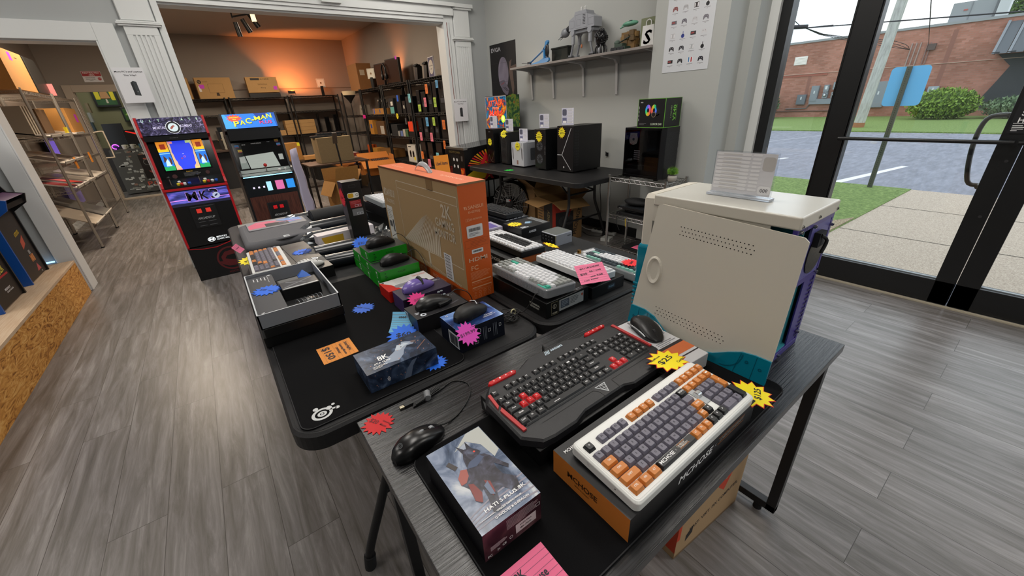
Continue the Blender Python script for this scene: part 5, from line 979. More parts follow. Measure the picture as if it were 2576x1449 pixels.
def rows75(f_, n_, m_, a_, e_, s_, right, L=14):
    """compact layout: function row f_, number row n_, modifiers m_, alphas a_, enter e_, space s_"""
    def r(t): return row(t)
    return [(5.15, r('%s~ _~.25 '%e_+('%s~ '%f_)*4+'_~.25 '+('%s~ '%n_)*4+'_~.25 '+('%s~ '%f_)*4+'_~.2 '+'%s~ '%right)), (4, r(('%s~ '%n_)*13+'%s~ ~2 '%m_+'_~.15 %s~ '%right)), (3, r('%s~ ~1.5 '%m_+('%s~ '%a_)*12+'%s~ ~1.5 '%m_+'_~.15 %s~ '%right)), (2, r('%s~ ~1.75 '%m_+('%s~ '%a_)*11+'%s~ ~2.25 '%e_+'_~.15 %s~ '%right)), (1, r('%s~ ~2.25 '%m_+('%s~ '%a_)*10+'%s~ ~1.75 '%m_+'%s~ _~.15 %s~ '%(m_, right))), (0, r(('%s~ ~1.25 '%m_)*3+'%s~ ~6.25 '%s_+('%s~ '%m_)*3+'_~.15 %s~ %s~ %s~ '%(m_, m_, m_)))]
WK = M('#c6c8cc', .4); WK2 = M('#dcdde0', .4); GK = M('#8d908d', .45); TK = M('#3aa58c', .45); DK = M('#16171a', .45); SG = M('#39434a', .45); MG = M('#7fb3a6', .45)
c2 = {'w': WK2, 'g': GK, 't': TK, 'k': DK, 's': SG, 'm': MG, 'x': WK}
BX1 = M('#0b0b0c', .38)
t = thing('keyboard_box', 'black carton with a grey spec label under the clear ribbed keyboard', 'box', (.748, .855, .7409)); g = G(); w, d, h = .200, .395, .058; g.box(0, 0, 0, w, d, h, BX1); f = nearf(g, 0, 0, 0)
f.frame(.022, .006, .052, .052, .0008, M('#b9b08a', .5)); f.ring(.037, .036, .009, M('#d5d2c0', .5), 1, 6, .0075); f.text('i', .037, .036, .011, M('#d5d2c0', .5), l=2); f.text('OG80', .037, .012, .006, M('#d5d2c0', .5), .022, l=2)
f.rect(.058, .010, .175, .052, M('#a9adb0', .5), 1); f.rect(.064, .018, .105, .048, M('#4a5462', .5), 2); f.lines(.068, .022, .10, .045, 4, M('#8d9aa8', .5), 3); f.lines(.110, .020, .150, .048, 5, M('#55585c', .5), 2); f.poly([(.162, .040), (.168, .046), (.173, .040), (.168, .032)], M('#a8452c', .5), 2)
f = westf(g, 0, d, 0); f.text('MECHANICAL', .335, .034, .007, M('#c9c9c0', .5), .055, l=2); f.text('KEYBOARD', .335, .023, .007, M('#c9c9c0', .5), .045, l=2); f = topf(g, 0, 0, h); f.frame(.150, .008, .180, .016, .001, lw); g.build('box_body', t, .001)
CLR = M('#d0d3d8', .12, trans=.7, coat=.3)
kbd('clear ribbed keyboard with grey, white and teal keycaps on the black carton', (.895, .862, .7999), 90, M('#77787c', .3), c2, rows75('g', 'w', 'g', 'w', 't', 'x', 'g'), .325, .142, .030, CLR, u=.0194, extra=lambda g: ([g.box(.012+.0072*i, .1415, .003, .015+.0072*i, .1435, .026, CLR) for i in range(42)], g.box(.016, .118, .0300, .058, .134, .0318, M('#3fb7a0', .3, coat=.5)), g.prism(rrect(.270, .120, .315, .135, .006, 3), .0300, .0312, M('#c9c9cc', .3))), tilt=5, ox=.010, oy=.010)
cable('black braided cable plugged into the clear ribbed keyboard', [(.757, .905, .817), (.742, .905, .817), (.725, .905, .795), (.705, .918, .765), (.690, .925, .760)], .0018)
t = thing('cable_bundle', 'tangled black cable bundle with a pale tie beside the navy box', 'cable', (.655, .935, .7409)); g = G(); rd = random.Random(5)
for k in range(8):
    a0 = rd.uniform(0, 6); rx = rd.uniform(.018, .034); ry = rd.uniform(.014, .026); c0 = (rd.uniform(-.012, .008), rd.uniform(-.02, .01)); g.tube([(c0[0]+rx*math.cos(a0+2*PI*i/9), c0[1]+ry*math.sin(a0+2*PI*i/9), .003+.0034*k+.004*math.sin(i+k)) for i in range(9)], .0017, BLK, 5, 3, True)
g.build('coils', t); g = G(); g.tube([(.022+.009*math.cos(a), .010, .018+.010*math.sin(a)) for a in [2*PI*i/10 for i in range(10)]], .0026, M('#cfc9a0', .6), 6, 2, True); g.build('tie', t)
t = thing('keyboard_box', 'flat black carton with a white side label under the all white keyboard', 'box', (.962, .850, .7409)); g = G(); w, d, h = .178, .35, .046; g.box(0, 0, 0, w, d, h, BX1); f = nearf(g, 0, 0, 0); f.poly([(a+.085, b+.014) for a, b in rrect(0, 0, .04, .018, .004, 3)], M('#3a4650', .4), 1); f.text('Royal', .105, .023, .009, M('#8fb0c8', .5), .028, l=2); f = westf(g, 0, d, 0); f.rect(.285, .004, .330, .040, M('#c9c0c0', .5), 1); f.rect(.292, .020, .312, .032, M('#6a5a72', .5), 2); f = topf(g, 0, 0, h); f.text('RK', .08, .020, .014, lw, .03, l=1); g.build('box_body', t, .001)
kbd('all white keyboard behind the pink lined note', (1.105, .862, .7879), 90, M('#d6d8da', .35), c2, rows75('w', 'w', 'w', 'w', 'w', 'w', 'w'), .318, .130, .024, u=.0192, tilt=4, oy=.008)
note('pink lined note with handwriting propped between two keyboards', (.905, .850, .8200), .105, .105, '#e8779a', [('BT/ Wireless', .5, .82, .08, .7, 8), ('RK / used', .64, .62, .08, .4, 8), ('$90', .22, .50, .12, .25, 8), ('with RGB', .62, .36, .08, .45, 8), ('hot swap', .4, .18, .08, .5, 8)], rot=(math.radians(13), math.radians(-5), math.radians(-32)), curl=.006)
t = thing('keyboard_box', 'black carton under the black cased keyboard', 'box', (.908, 1.255, .7409)); g = G(); w, d, h = .190, .44, .050; g.box(0, 0, 0, w, d, h, BX1, n=M('#a5592c', .5)); f = westf(g, 0, d, 0); f.text('MCHOSE', .30, .028, .016, M('#c9c9c9', .5), .10, l=1); g.build('box_body', t, .001)
c3 = dict(c2); kbd('black cased keyboard with white and black keycaps near the cube dock', (1.090, 1.245, .7915), 90, M('#111114', .4), c3, rows75('w', 'w', 'w', 'k', 'w', 'x', 'w'), .375, .140, .026, u=.0205, tilt=3, ox=.010, oy=.006)
kbd('clear cased keyboard with white, mint and slate keycaps and a brass knob', (1.325, .828, .7410), 90, M('#c3c8c8', .3), c2, rows75('m', 's', 's', 'w', 'm', 'x', 'w'), .345, .140, .030, CLR, u=.0195, knob=(.325, .118, '#b8863c'), tilt=3)
star('red paper star lying on the clear cased keyboard by the teal front', (1.255, .905, .7885), .042, '#e8242c', [('$60', 0, 0, .3, .7)], rz=.3, n=18)
star('red paper star behind the clear ribbed keyboard', (.772, 1.245, .7990), .034, '#e82030', [('$75', 0, 0, .35, .7)], rot=(.4, 0, .4), n=14)
star('yellow paper star beside the cube dock', (1.205, 1.335, .7700), .042, '#f4df10', [('$70', 0, 0, .35, .8)], rot=(.25, .2, .5), edge='#d8501c', n=12)
t = thing('dock_box', 'black carton with a photo of a hub on its lid behind the cube dock', 'box', (1.205, 1.565, .7409)); g = G(); w, d, h = .200, .165, .060; g.box(0, 0, 0, w, d, h, M('#101012', .35)); f = topf(g, 0, 0, h); f.poly([(.08, .075), (.105, .06), (.130, .085), (.105, .10)], M('#8fb0cc', .3), 1); f.poly([(.105, .06), (.112, .055), (.137, .08), (.130, .085)], M('#4a6070', .3), 1); f.rect(.160, .01, .192, .155, M('#8d9092', .4), 1)
for i in range(12): f.rect(.165, .014+.012*i, .187, .020+.012*i, M('#2a2c2e', .4), 2)
f.rect(.015, .012, .06, .02, lw, 1); f.rect(.015, .026, .05, .032, lw, 1); f = nearf(g, 0, 0, 0); f.text('ANKER', .075, .036, .012, lw, .052, l=1, skew=.15); g.build('box_body', t, .001)
star('yellow paper star on the black carton behind the cube dock', (1.235, 1.665, .8020), .044, '#f4df10', [('docking', 0, .15, .2, 1), ('station', 0, -.2, .2, .9)], rz=.4, edge='#d8901c', n=14)
t = thing('docking_station', 'small grey cube dock with a dark port panel', 'docking station', (1.262, 1.365, .7409)); w, d, h = .118, .112, .058; g = G(); g.prism(rrect(0, 0, w, d, .008, 4), 0, h, M('#8b8f98', .35, .3), top=M('#5c605e', .4), cham=.003, ins=.001); f = nearf(g, 0, -.0002, 0); f.text('ANKER', .092, .040, .006, INK, .026, l=1); g.build('body', t)
g = G(); g.box(-.002, .004, .004, .001, d-.004, h-.004, M('#0d0e10', .4)); f = westf(g, -.002, d-.004, .004)
for i in range(4):
    for j in range(2): f.rect(.010+.022*i, .014+.018*j, .022+.022*i, .018+.018*j, M('#3d4046', .4), 1); f.rect(.012+.022*i, .021+.018*j, .020+.022*i, .0225+.018*j, lw, 1)
g.build('port_panel', t)
t = tape_box('purple and white carton behind the tall monitor carton', (1.075, 1.790, .7409), math.radians(-4), .24, .13, .050, M('#a9a4b8', .5), 'accessory_box', tape=None, prints=lambda g: (topf(g, -.12, -.065, .05).rect(.02, .01, .22, .12, M('#5b4a94', .4), 1), nearf(g, -.12, -.065, 0).text('ECOSYSTEM', .15, .028, .016, M('#8d8a98', .5), .16, l=1)))
t = thing('game_controller', 'grey game controller edge peeking past the tall orange carton', 'game controller', (1.075, 1.86, .7925)); g = G(); g.ball((0, 0, .030), .045, .020, .032, M('#7f8896', .3), 16, 10); g.ball((-.06, 0, .030), .035, .018, .028, M('#7f8896', .3), 14, 8); g.build('shell', t)
c4 = {'k': DK}; kbd('black keyboard at the far end of the right folding table', (1.405, 1.80, .7930), 92, M('#101013', .45), c4, rows75('k', 'k', 'k', 'k', 'k', 'k', 'k'), .33, .135, .024, tilt=3)
t = tape_box('dark patterned carton under the far black keyboard', (1.335, 1.975, .7409), math.radians(2), .17, .40, .051, M('#15171e', .4), 'keyboard_box', tape=None, prints=lambda g: (lambda f: [f.rect(.01+.03*i, .01, .03+.03*i, .018, M('#9aa0a8', .5), 1) for i in range(5)])(topf(g, -.085, -.2, .051)))
t = tape_box('flat carton with white and black rings near the black hub carton', (1.150, 1.655, .7409), 0, .095, .105, .024, M('#c9ccd0', .5), 'accessory_box', tape=None, prints=lambda g: (lambda f: [f.ring(.012+.017*i, .015+.022*j, .006, INK, 1, 10, .003) for i in range(5) for j in range(4)]+[f.rect(0, .09, .095, .094, M('#b03030', .5), 2)])(topf(g, -.0475, -.0525, .024)))
# stack of black boxes and grey keyboard
for i, (lb) in enumerate(('lower black carton of the stack behind the upright box', 'upper black carton under the silver grey keyboard')):
    t = tape_box(lb, (.835, 2.60-.01*i, .7408+.062*i), math.radians(8-5*i), .16, .52, .061, M('#131314', .4), 'keyboard_box', tape=None, prints=lambda g: (lambda f, q: (f.rect(.06, .40, .14, .44, lw, 1), [q.rect(.03+.035*i, .012, .055+.035*i, .045, M('#8d8d8d', .5), 1) for i in range(3)]))(topf(g, -.08, -.26, .061), nearf(g, -.08, -.26, 0)))
kbd('silver grey keyboard on top of the black carton stack', (.900, 2.34, .8655), 90, M('#8f9598', .35), {'w': WK2, 'g': WK, 't': WK, 'x': WK, 'k': WK}, rows75('w', 'w', 'w', 'w', 'w', 'w', 'w'), .34, .145, .028, tilt=3)
tape_box('black carton carrying the orange note behind the tall monitor carton', (1.30, 2.68, .7409), 0, .22, .22, .22, M('#131314', .5), 'accessory_box', tape=None)
note('orange note standing on a black carton behind the tall monitor carton', (1.262, 2.60, .9625), .110, .135, '#e58a24', [('Used items', .5, .6, .18, .8, 0)], rot=(math.radians(84), 0, math.radians(-4)), lined=False)
# ================================================================= ARCADE CABINETS
def arcade(name, label, loc, rz, w, edge, inner, H=1.45, dp=.50):
    """front faces -y in its own frame; returns the root and the helper for the front panels"""
    t = thing(name, label, 'arcade machine', loc, rz)
    prof = [(0, .33), (0, .80), (-.02, .885), (0, .925), (.06, .94), (.115, 1.27), (.045, 1.30), (.075, H), (dp, H-.02), (dp, .33)]
    for x in (0, w-.018):
        g = G(); g.prism(prof, x, x+.018, edge, ax='x'); g.box(x, 0, 0, x+.018, dp, .325, inner); g.build('side_panel', t, .001)
    g = G(); g.box(.018, dp-.02, .02, w-.018, dp, H-.04, BLKM); g.box(.018, .02, .90, w-.018, dp-.02, .905, BLKM); g.box(.018, .09, H-.03, w-.018, dp-.02, H-.02, BLKM); g.build('back_panel', t)
    return t
def slope(g, w, y0, z0, y1, z1):
    """face spanning the cabinet between two heights, facing the player"""
    return F(g, (.018, y0, z0), (1, 0, 0), (0, y1-y0, z1-z0))
REDE = M('#b3121c', .4); BLKV = M('#0b0b0d', .35)
t = arcade('arcade_machine', 'black arcade cabinet with red edges and a lit blue game screen', (-.395, 4.60, 0), 0, .48, REDE, BLKV); w = .48; iw = w-.036
t.children[0]['label'] = 'red edged side panel'
SK = ART('lit_grey_violet_art', ['#06060c', '#1c1930', '#3f3a5c', '#8f8ab0'], 30, .3, 5, 2, emit=.5)
g = G(); g.box(.018, .076, 1.30, w-.018, .10, 1.44, BLKV); f = slope(g, w, .043, 1.305, .073, 1.445); f.rect(.002, .004, iw-.002, .142, SK, 1)
LW = M('#e8eef0', .4, emit=.7); LG = M('#bcdcc8', .4, emit=.6)
for i, c in enumerate('ULTIMATE'):
    if i != 3 and i != 4: f.text(c, .035+.053*i, .120, .018, LG, l=3)
f.text('MORTAL', .130, .062, .022, M('#c4c0dc', .4, emit=.5), .085, l=3); f.text('KOMBAT', .315, .068, .022, M('#c4c0dc', .4, emit=.5), .085, l=3)
f.ring(.222, .060, .047, M('#15151c', .4), 3, 26, .034); f.ring(.222, .060, .050, LW, 2, 26, .0); f.ring(.222, .060, .034, M('#c3d3d8', .3, emit=.6), 4, 24); f.poly([(.205, .045), (.218, .052), (.23, .068), (.24, .066), (.228, .078), (.213, .07), (.20, .055)], M('#a35c50', .3, emit=.3), 5)
f.poly([(.180, .128), (.250, .134), (.232, .112), (.245, .098), (.222, .108), (.226, .122)], M('#15151c', .4), 4); g.build('marquee', t)
g = G(); g.box(.018, .050, 1.262, w-.018, .16, 1.302, BLKV); f = nearf(g, .018, .05, 1.262); f.text('ARCADE1UP', .20, .02, .006, M('#6a6a6c', .5), .06, l=1); g.build('speaker_panel', t)
g = G(); y0, z0, y1, z1 = .075, .945, .125, 1.265; f = slope(g, w, y0, z0, y1, z1); L_ = math.hypot(y1-y0, z1-z0); f.rect(0, -.005, iw, L_, M('#08080a', .15), 0); f.rect(.045, .060, .395, .318, M('#020204', .1), 1)
SC = lambda c, e=.85: M(c, .3, emit=e)
f.rect(.055, .072, .130, .312, SC('#1f6fd0'), 2); f.rect(.310, .072, .385, .312, SC('#1f6fd0'), 2)
for a in (.055, .310):
    f.rect(a, .255, a+.075, .312, SC('#e08a28'), 3); f.rect(a, .228, a+.075, .258, SC('#e8c020'), 3); f.rect(a+.02, .25, a+.058, .292, SC('#8f2a10'), 4); f.rect(a, .212, a+.075, .217, SC('#a8e4f0'), 3); f.poly([(a, .072), (a+.075, .072), (a+.075, .105), (a+.05, .115), (a+.03, .1), (a, .11)], SC('#1f9a58'), 3)
    f.poly([(a+.02, .11), (a+.03, .175), (a+.044, .165), (a+.058, .11)], SC('#b8d8f0'), 4); f.poly([(a+.012, .14), (a+.022, .20), (a+.04, .17), (a+.026, .15)], SC('#4a2a20'), 5); f.poly([(a+.052, .12), (a+.055, .19), (a+.068, .17), (a+.066, .13)], SC('#4a2a20'), 5)
f.rect(.134, .072, .306, .312, SC('#d0ad88'), 2); rd = random.Random(2); P = []
for i in range(12): P.append((.146+rd.uniform(-.006, .008)+(.018 if i < 4 else 0), .072+.24*i/11))
for i in range(12): P.append((.292+rd.uniform(-.006, .006)-(.022 if i > 9 or i < 1 else 0), .312-.24*i/11))
f.poly(P, SC('#2a3fe0'), 3); f.rect(.138, .292, .170, .310, SC('#d88a8a'), 4); f.rect(.262, .290, .300, .310, SC('#a8c080'), 4); f.text('2UP', .155, .300, .010, SC('#e86a7a'), .022, l=5); f.text('1 UP', .282, .300, .010, SC('#c8d890'), .022, l=5)
f.ring(.222, .178, .008, SC('#c86a80', .9), 4, 10, .005); f.ring(.200, .166, .007, SC('#8a3a78', .8), 4, 8); f.rect(.212, .20, .224, .204, SC('#c8c8e8'), 4); f.rect(.138, .072, .175, .080, SC('#e08a80'), 4); f.rect(.27, .076, .303, .084, SC('#d8d060'), 4)
f.text('Controls', .215, .052, .008, M('#b08a2a', .4, emit=.3), .045, l=3); f.lines(.17, .012, .30, .044, 5, M('#6a6a6e', .5), 3, w=.001); f.ring(.10, .020, .018, M('#3a1214', .4), 1, 16); f.ring(.345, .028, .016, M('#3a1214', .4), 1, 16); g.build('screen_panel', t)
g = G(); g.add([(.018, -.018, .885), (w-.018, -.018, .885), (w-.018, .075, .945), (.018, .075, .945)], [(0, 1, 2, 3)], M('#0d0d10', .3)); g.box(.018, -.015, .86, w-.018, .05, .885, BLKV); g.box(.0, -.022, .853, w, -.004, .872, REDE); g.build('control_deck', t)
for i, (x, c) in enumerate(((.125, '#d8c020'), (.150, '#c02020'), (.170, '#d8d8d8'), (.205, '#2050b0'), (.315, '#d8c020'), (.345, '#c02020'), (.375, '#d8d8d8'), (.405, '#2050b0'), (.325, '#d8d8d8'), (.135, '#d8d8d8'))):
    yy = .0 if i < 8 else .025; g = G(); g.cyl((x, yy, .897+yy*.6), (x, yy-.006, .911+yy*.6), .012, M(c, .3), 14); g.build('button', t)
for x in (.075, .285):
    g = G(); g.cyl((x, .02, .90), (x, .012, .955), .004, SIL, 8); g.ball((x, .010, .965), .013, .013, .013, M('#101012', .2), 12, 8); g.build('joystick', t)
g = G(); g.box(.018, .002, .335, w-.018, .02, .853, BLKV); f = nearf(g, .018, .0018, .335); f.rect(0, .375, iw, .515, M('#2b2d4e', .4, emit=.12), 1); NE = ART('lit_violet_dusk', ['#1d1f3c', '#3a3c86', '#6a6ad8', '#a87ad8'], 5, .4, 3, 1, (1, 1, 5), emit=.55); f.rect(0, .40, iw, .505, NE, 2); f.rect(.0, .425, .12, .432, M('#d88ae8', .4, emit=.8), 3); f.rect(.36, .422, iw, .428, M('#c07ad8', .4, emit=.8), 3)
for c, x, b in (('M', .165, .075), ('K', .255, .06)): f.text(c, x, .452, .085, M('#b88ad8', .4, emit=.6), b*1.1, l=3); f.text(c, x, .452, .078, M('#120f18', .4), b, l=4)
f.text('3', .335, .455, .095, M('#c89ae8', .4, emit=.6), .072, l=3); f.text('3', .335, .455, .086, M('#120f18', .4), .064, l=4); f.ring(.345, .437, .028, M('#b9c4e0', .4, emit=.5), 5, 18); f.poly([(.330, .428), (.345, .430), (.36, .445), (.35, .450), (.335, .44)], M('#2a3a6a', .4), 6)
g.box(.130, -.008, .50, .325, .004, .70, M('#131315', .4)); f2 = nearf(g, .13, -.008, .50)
for x in (.045, .115): f2.rect(x-.004, .128, x+.044, .178, M('#050506', .3), 1); f2.rect(x, .134, x+.038, .172, M('#c8342a', .3, emit=.5), 2)
f2.line(.01, .192, .185, .192, .004, M('#4a4c50', .4), 1); f2.text('ARCADE1UP', .10, .085, .020, M('#a8aaac', .4), .13, l=2, skew=.2)
for z in (.05, .015): f2.rect(.03, z, .085, z+.003, M('#6a6c70', .4), 1); f2.rect(.105, z, .165, z+.003, M('#6a6c70', .4), 1)
f.text('MIDWAY', .270, .055, .016, LW, .085, l=2); f.text('CLASSIC ARCADE', .292, .034, .014, LW, .135, l=2); f.ring(.185, .042, .022, LW, 2, 18, .017, 1.4); f.text('M', .185, .042, .024, LW, .04, l=2, skew=.3); g.build('front_panel', t)
g = G(); g.box(.0, -.002, 0, w, .02, .325, BLKV); f = nearf(g, 0, -.002, 0); P = [(0, .322), (.12, .300), (.22, .298), (.30, .318), (.40, .345), (w, .348)]
for i in range(5): f.line(*P[i], *P[i+1], .007, REDE, 2)
DR = M('#561014', .5); f.ring(.30, .165, .118, DR, 1, 36, .102); f.poly([(.22, .19), (.26, .235), (.33, .245), (.37, .215), (.38, .18), (.33, .20), (.27, .195), (.25, .17), (.29, .15), (.34, .14), (.37, .10), (.32, .085), (.26, .09), (.21, .12), (.20, .15), (.225, .145)], DR, 1); f.text('MORTAL KOMBAT', .33, .028, .020, DR, .17, l=1); g.build('riser', t)
# second machine
BLK2 = M('#0e0e11', .4)
t = arcade('arcade_machine', 'black arcade cabinet with blue lit marquee and wood front', (.207, 4.75, 0), 0, .475, BLK2, M('#141014', .5)); w = .475; iw = w-.036
g = G(); g.box(.018, .076, 1.30, w-.018, .10, 1.44, BLKV); f = slope(g, w, .043, 1.318, .073, 1.445); sk2 = M('#1f74d8', .4, emit=.75); f.rect(0, 0, iw, .128, sk2, 1); f.poly([(0, 0), (.10, 0), (.02, .128), (0, .128)], M('#3f9af0', .4, emit=.75), 2); f.poly([(.26, .128), (.30, .04), (.38, .128)], M('#123a94', .4, emit=.6), 2); f.poly([(iw, 0), (iw, .128), (.41, .128), (.43, .0)], M('#1450a8', .4, emit=.7), 2)
SH = M('#0d1f58', .4); YL = M('#d8dc30', .4, emit=.8); PK = M('#d83a78', .4, emit=.7); rd = random.Random(8)
f.poly([(.09+(.055 if i % 2 else .036)*math.cos(2*PI*i/28)*1.25, .092+(.036 if i % 2 else .024)*math.sin(2*PI*i/28)) for i in range(28)], M('#d8503a', .4, emit=.7), 3); f.text('EXCITING', .09, .099, .012, YL, .075, l=4); f.text('NEW', .09, .082, .011, YL, .03, l=4)
x = .075
for c, z, hh, ww in (('P', .042, .048, .046), ('A', .050, .040, .046), ('C', .062, .050, .050), ('-', .068, .010, .022), ('M', .082, .036, .052), ('A', .090, .038, .048), ('N', .100, .040, .046)):
    f.text(c, x+ww/2+.003, z-.004, hh, SH, ww, l=4); f.text(c, x+ww/2, z, hh, YL, ww*.96, l=5); x += ww+.004
f.text('PLUS', .345, .040, .028, SH, .112, l=4); f.text('PLUS', .343, .043, .027, PK, .108, l=5); g.build('marquee', t)
g = G(); g.box(.018, .055, 1.21, w-.018, .16, 1.318, BLKV); g.build('speaker_panel', t)
g = G(); f = slope(g, w, .080, .925, .135, 1.225); f.rect(0, 0, iw, .31, M('#050507', .1), 0); f.rect(.075, .04, .365, .27, M('#0c0d10', .06), 1); f.text('Lift Unit', .10, .245, .008, WHT, .03, l=3); f.text('UNSAFE LEVELING', .21, .250, .009, WHT, .09, l=3); f.text('Help', .32, .255, .007, WHT, .025, l=3)
f.poly([(.10, .015), (.365, .015), (.335, .155), (.085, .140)], M('#a9b3ae', .25, emit=.25), 2); f.poly([(.02, .02), (.09, .02), (.078, .14), (.03, .135)], M('#8a9692', .3, emit=.15), 2); f.rect(.03, .075, .075, .13, M('#b9c2c0', .4), 4); f.rect(.375, .075, .415, .13, M('#b9c2c0', .4), 4)
for i in range(4): f.rect(.13, .04+.027*i, .30, .041+.027*i, M('#c4ccc8', .4), 3)
for a, b, c in ((.04, .235, '#2f7cc0'), (.055, .19, '#c8b030'), (.395, .262, '#c8a030'), (.405, .225, '#2f7cc0')): f.rect(a-.018, b-.010, a+.018, b+.012, M(c, .4), 3); f.rect(a-.012, b-.014, a+.012, b-.006, M('#a03040', .4), 4)
g.build('screen_panel', t)
g = G(); g.add([(.018, -.018, .882), (w-.018, -.018, .882), (w-.018, .08, .930), (.018, .08, .930)], [(0, 1, 2, 3)], M('#8f9896', .25)); g.box(.018, -.015, .866, w-.018, .05, .882, BLKV); g.box(.018, -.020, .868, w-.018, -.015, .876, M('#8fd8ff', .3, emit=2.2)); g.build('control_deck', t)
g = G(); g.cyl((.24, .02, .90), (.24, .012, .955), .004, SIL, 8); g.ball((.24, .010, .968), .017, .017, .017, M('#b01818', .2), 14, 9); g.build('joystick', t)
for x, yy in ((.36, .03), (.41, .03), (.35, .005)): g = G(); g.cyl((x, yy, .905), (x, yy-.004, .918), .011, M('#d8d8d8', .3), 14); g.build('button', t)
g = G(); WD = mk_grain('walnut_laminate', '#3c1c14', '#5c3226', (40, 2, 2), .4, .0004, .2); g.box(.018, .002, .02, w-.018, .02, .868, BLKV); f = nearf(g, .018, .0018, .02); f.rect(0, 0, iw, .655, WD, 1); f.rect(0, .66, iw, .845, M('#12171c', .3), 1)
for i in range(3): f.rect(.055+.045*i, .735, .072+.045*i, .752, M('#d8d0e8', .4, emit=.8), 2)
f.rect(.180, .700, .225, .790, M('#a8e0f0', .4, emit=.7), 2); f.rect(.262, .700, .335, .790, M('#d06aa0', .4, emit=.7), 2); f.rect(.362, .700, .435, .790, M('#2a8ae0', .4, emit=.7), 2)
g.box(.150, -.008, .36, .335, .004, .60, M('#131315', .4)); f2 = nearf(g, .15, -.008, .36)
for x in (.045, .105): f2.rect(x-.004, .168, x+.044, .212, M('#050506', .3), 1); f2.rect(x, .173, x+.036, .208, M('#b81a20', .3, emit=.4), 2)
f2.text('ARCADE1UP', .095, .110, .020, M('#a8aaac', .4), .12, l=2, skew=.2); f2.rect(.03, .06, .085, .063, M('#6a6c70', .4), 1); f2.rect(.105, .06, .165, .063, M('#6a6c70', .4), 1); f2.frame(.0, .0, .185, .24, .006, M('#26282c', .4), 1); g.build('front_panel', t)
# draped white cover beside it
g = G(); pts = [[Vector((.70+.02*i+.10*(1-j/12)*(i/6)*.5+.006*math.sin(j*1.7+i), 4.78+.055*i+.010*math.sin(j*2+i*1.3), .05+1.03*j/12)) for i in range(7)] for j in range(13)]
g.loft(pts, M('#b9b4cc', .8, bump=.3, bs=40), False, True, False); m_ = g.build('cover', None); so = m_.modifiers.new('cloth', 'SOLIDIFY'); so.thickness = .004
tag(m_, 'crinkled white sheet hanging down beside the wood fronted arcade cabinet', 'cover')
# the two machines on the wooden platform, facing right
def side_arcade(label, y1, marq, art):
    t = thing('arcade_machine', label, 'arcade machine', (-1.36, y1, .321), math.radians(90)); w = .45
    prof = [(0, 0), (0, .50), (-.09, .56), (-.11, .63), (-.02, .655), (.08, .95), (.0, .97), (0, 1.18), (.42, 1.16), (.42, 0)]
    for x, m_ in ((-w, M('#0f4c9c', .4)), (-.016, M('#0c0c0e', .4))):
        g = G(); g.prism(prof, x, x+.016, m_, ax='x'); f = F(g, (x-.0002, .0, 0), (0, -1, 0), (0, 0, 1)); g.build('side_panel', t, .0015)
    g = G(); g.box(-w+.016, .012, .01, -.016, .03, .54, M('#231c18', .5)); f = nearf(g, -w+.016, .0118, .01); art(f); g.build('front_panel', t)
    g = G(); g.add([(-w+.016, -.10, .628), (-.016, -.10, .628), (-.016, .0, .655), (-w+.016, .0, .655)], [(0, 1, 2, 3)], M(marq, .4)); g.box(-w+.016, -.085, .565, -.016, .03, .60, BLKV); g.build('control_deck', t)
    g = G(); g.box(-w+.016, .06, .66, -.016, .075, .96, M('#0a0a0c', .1)); g.box(-w+.016, .004, .97, -.016, .03, 1.16, M('#5c3f68', .4, emit=.2)); g.box(-w+.016, .4, .0, -.016, .42, 1.15, BLKM); g.build('screen_housing', t)
    return t
def art1(f):
    f.text('ASTEROIDS', .26, .345, .030, M('#c8a820', .5), .11, l=2, rot=8); f.poly([(.24, .28), (.33, .32), (.31, .25), (.22, .22)], M('#b04a34', .5), 1); f.rect(.27, .17, .31, .20, M('#8a8a8a', .5), 1); f.rect(.25, .11, .33, .165, M('#c07a40', .5), 2); f.frame(.26, .115, .30, .16, .004, M('#4a2a18', .5), 3)
    f.poly([(.25, .03), (.34, .035), (.30, .09)], M('#b04a50', .5), 1); f.ring(.33, .015, .008, M('#a8a8a8', .5), 1, 8)
def art2(f): f.text('CLASSIC', .30, .30, .045, M('#c8b830', .5), .20, rot=6, l=2); f.rect(.06, .165, .38, .178, M('#b02028', .5), 1); f.text('DEFENDER', .22, .205, .050, M('#d8c848', .5), .27, rot=6, l=2); f.text('MIDWAY', .25, .09, .016, WHT, .10, l=2); f.text('CLASSIC ARCADE', .27, .07, .010, WHT, .12, l=2)
side_arcade('far arcade machine with a blue side on the wooden platform', 4.90, '#6a4a6a', art1)
side_arcade('near arcade machine cut by the left picture edge, on the wooden platform', 4.28, '#8a6a8a', art2)
t = thing('platform', 'low wooden platform with strand board front along the left wall', 'platform', (0, 0, 0))
g = G(); g.box(-2.2, 2.2, .30, -1.235, 5.06, .320, PLYWOOD); g.build('plywood_top', t, .001); g = G(); g.box(-1.255, 2.2, 0.001, -1.237, 5.06, .299, OSB); g.box(-2.2, 5.04, .001, -1.256, 5.055, .299, OSB); g.build('front_board', t)
g = G(); g.box(-1.9, 5.108, .322, -1.365, 5.118, .334, M('#9ad0ff', .3, emit=2)); solo(g, 'light_strip', 'glowing blue white light strip on the platform along the wall', 'light strip')
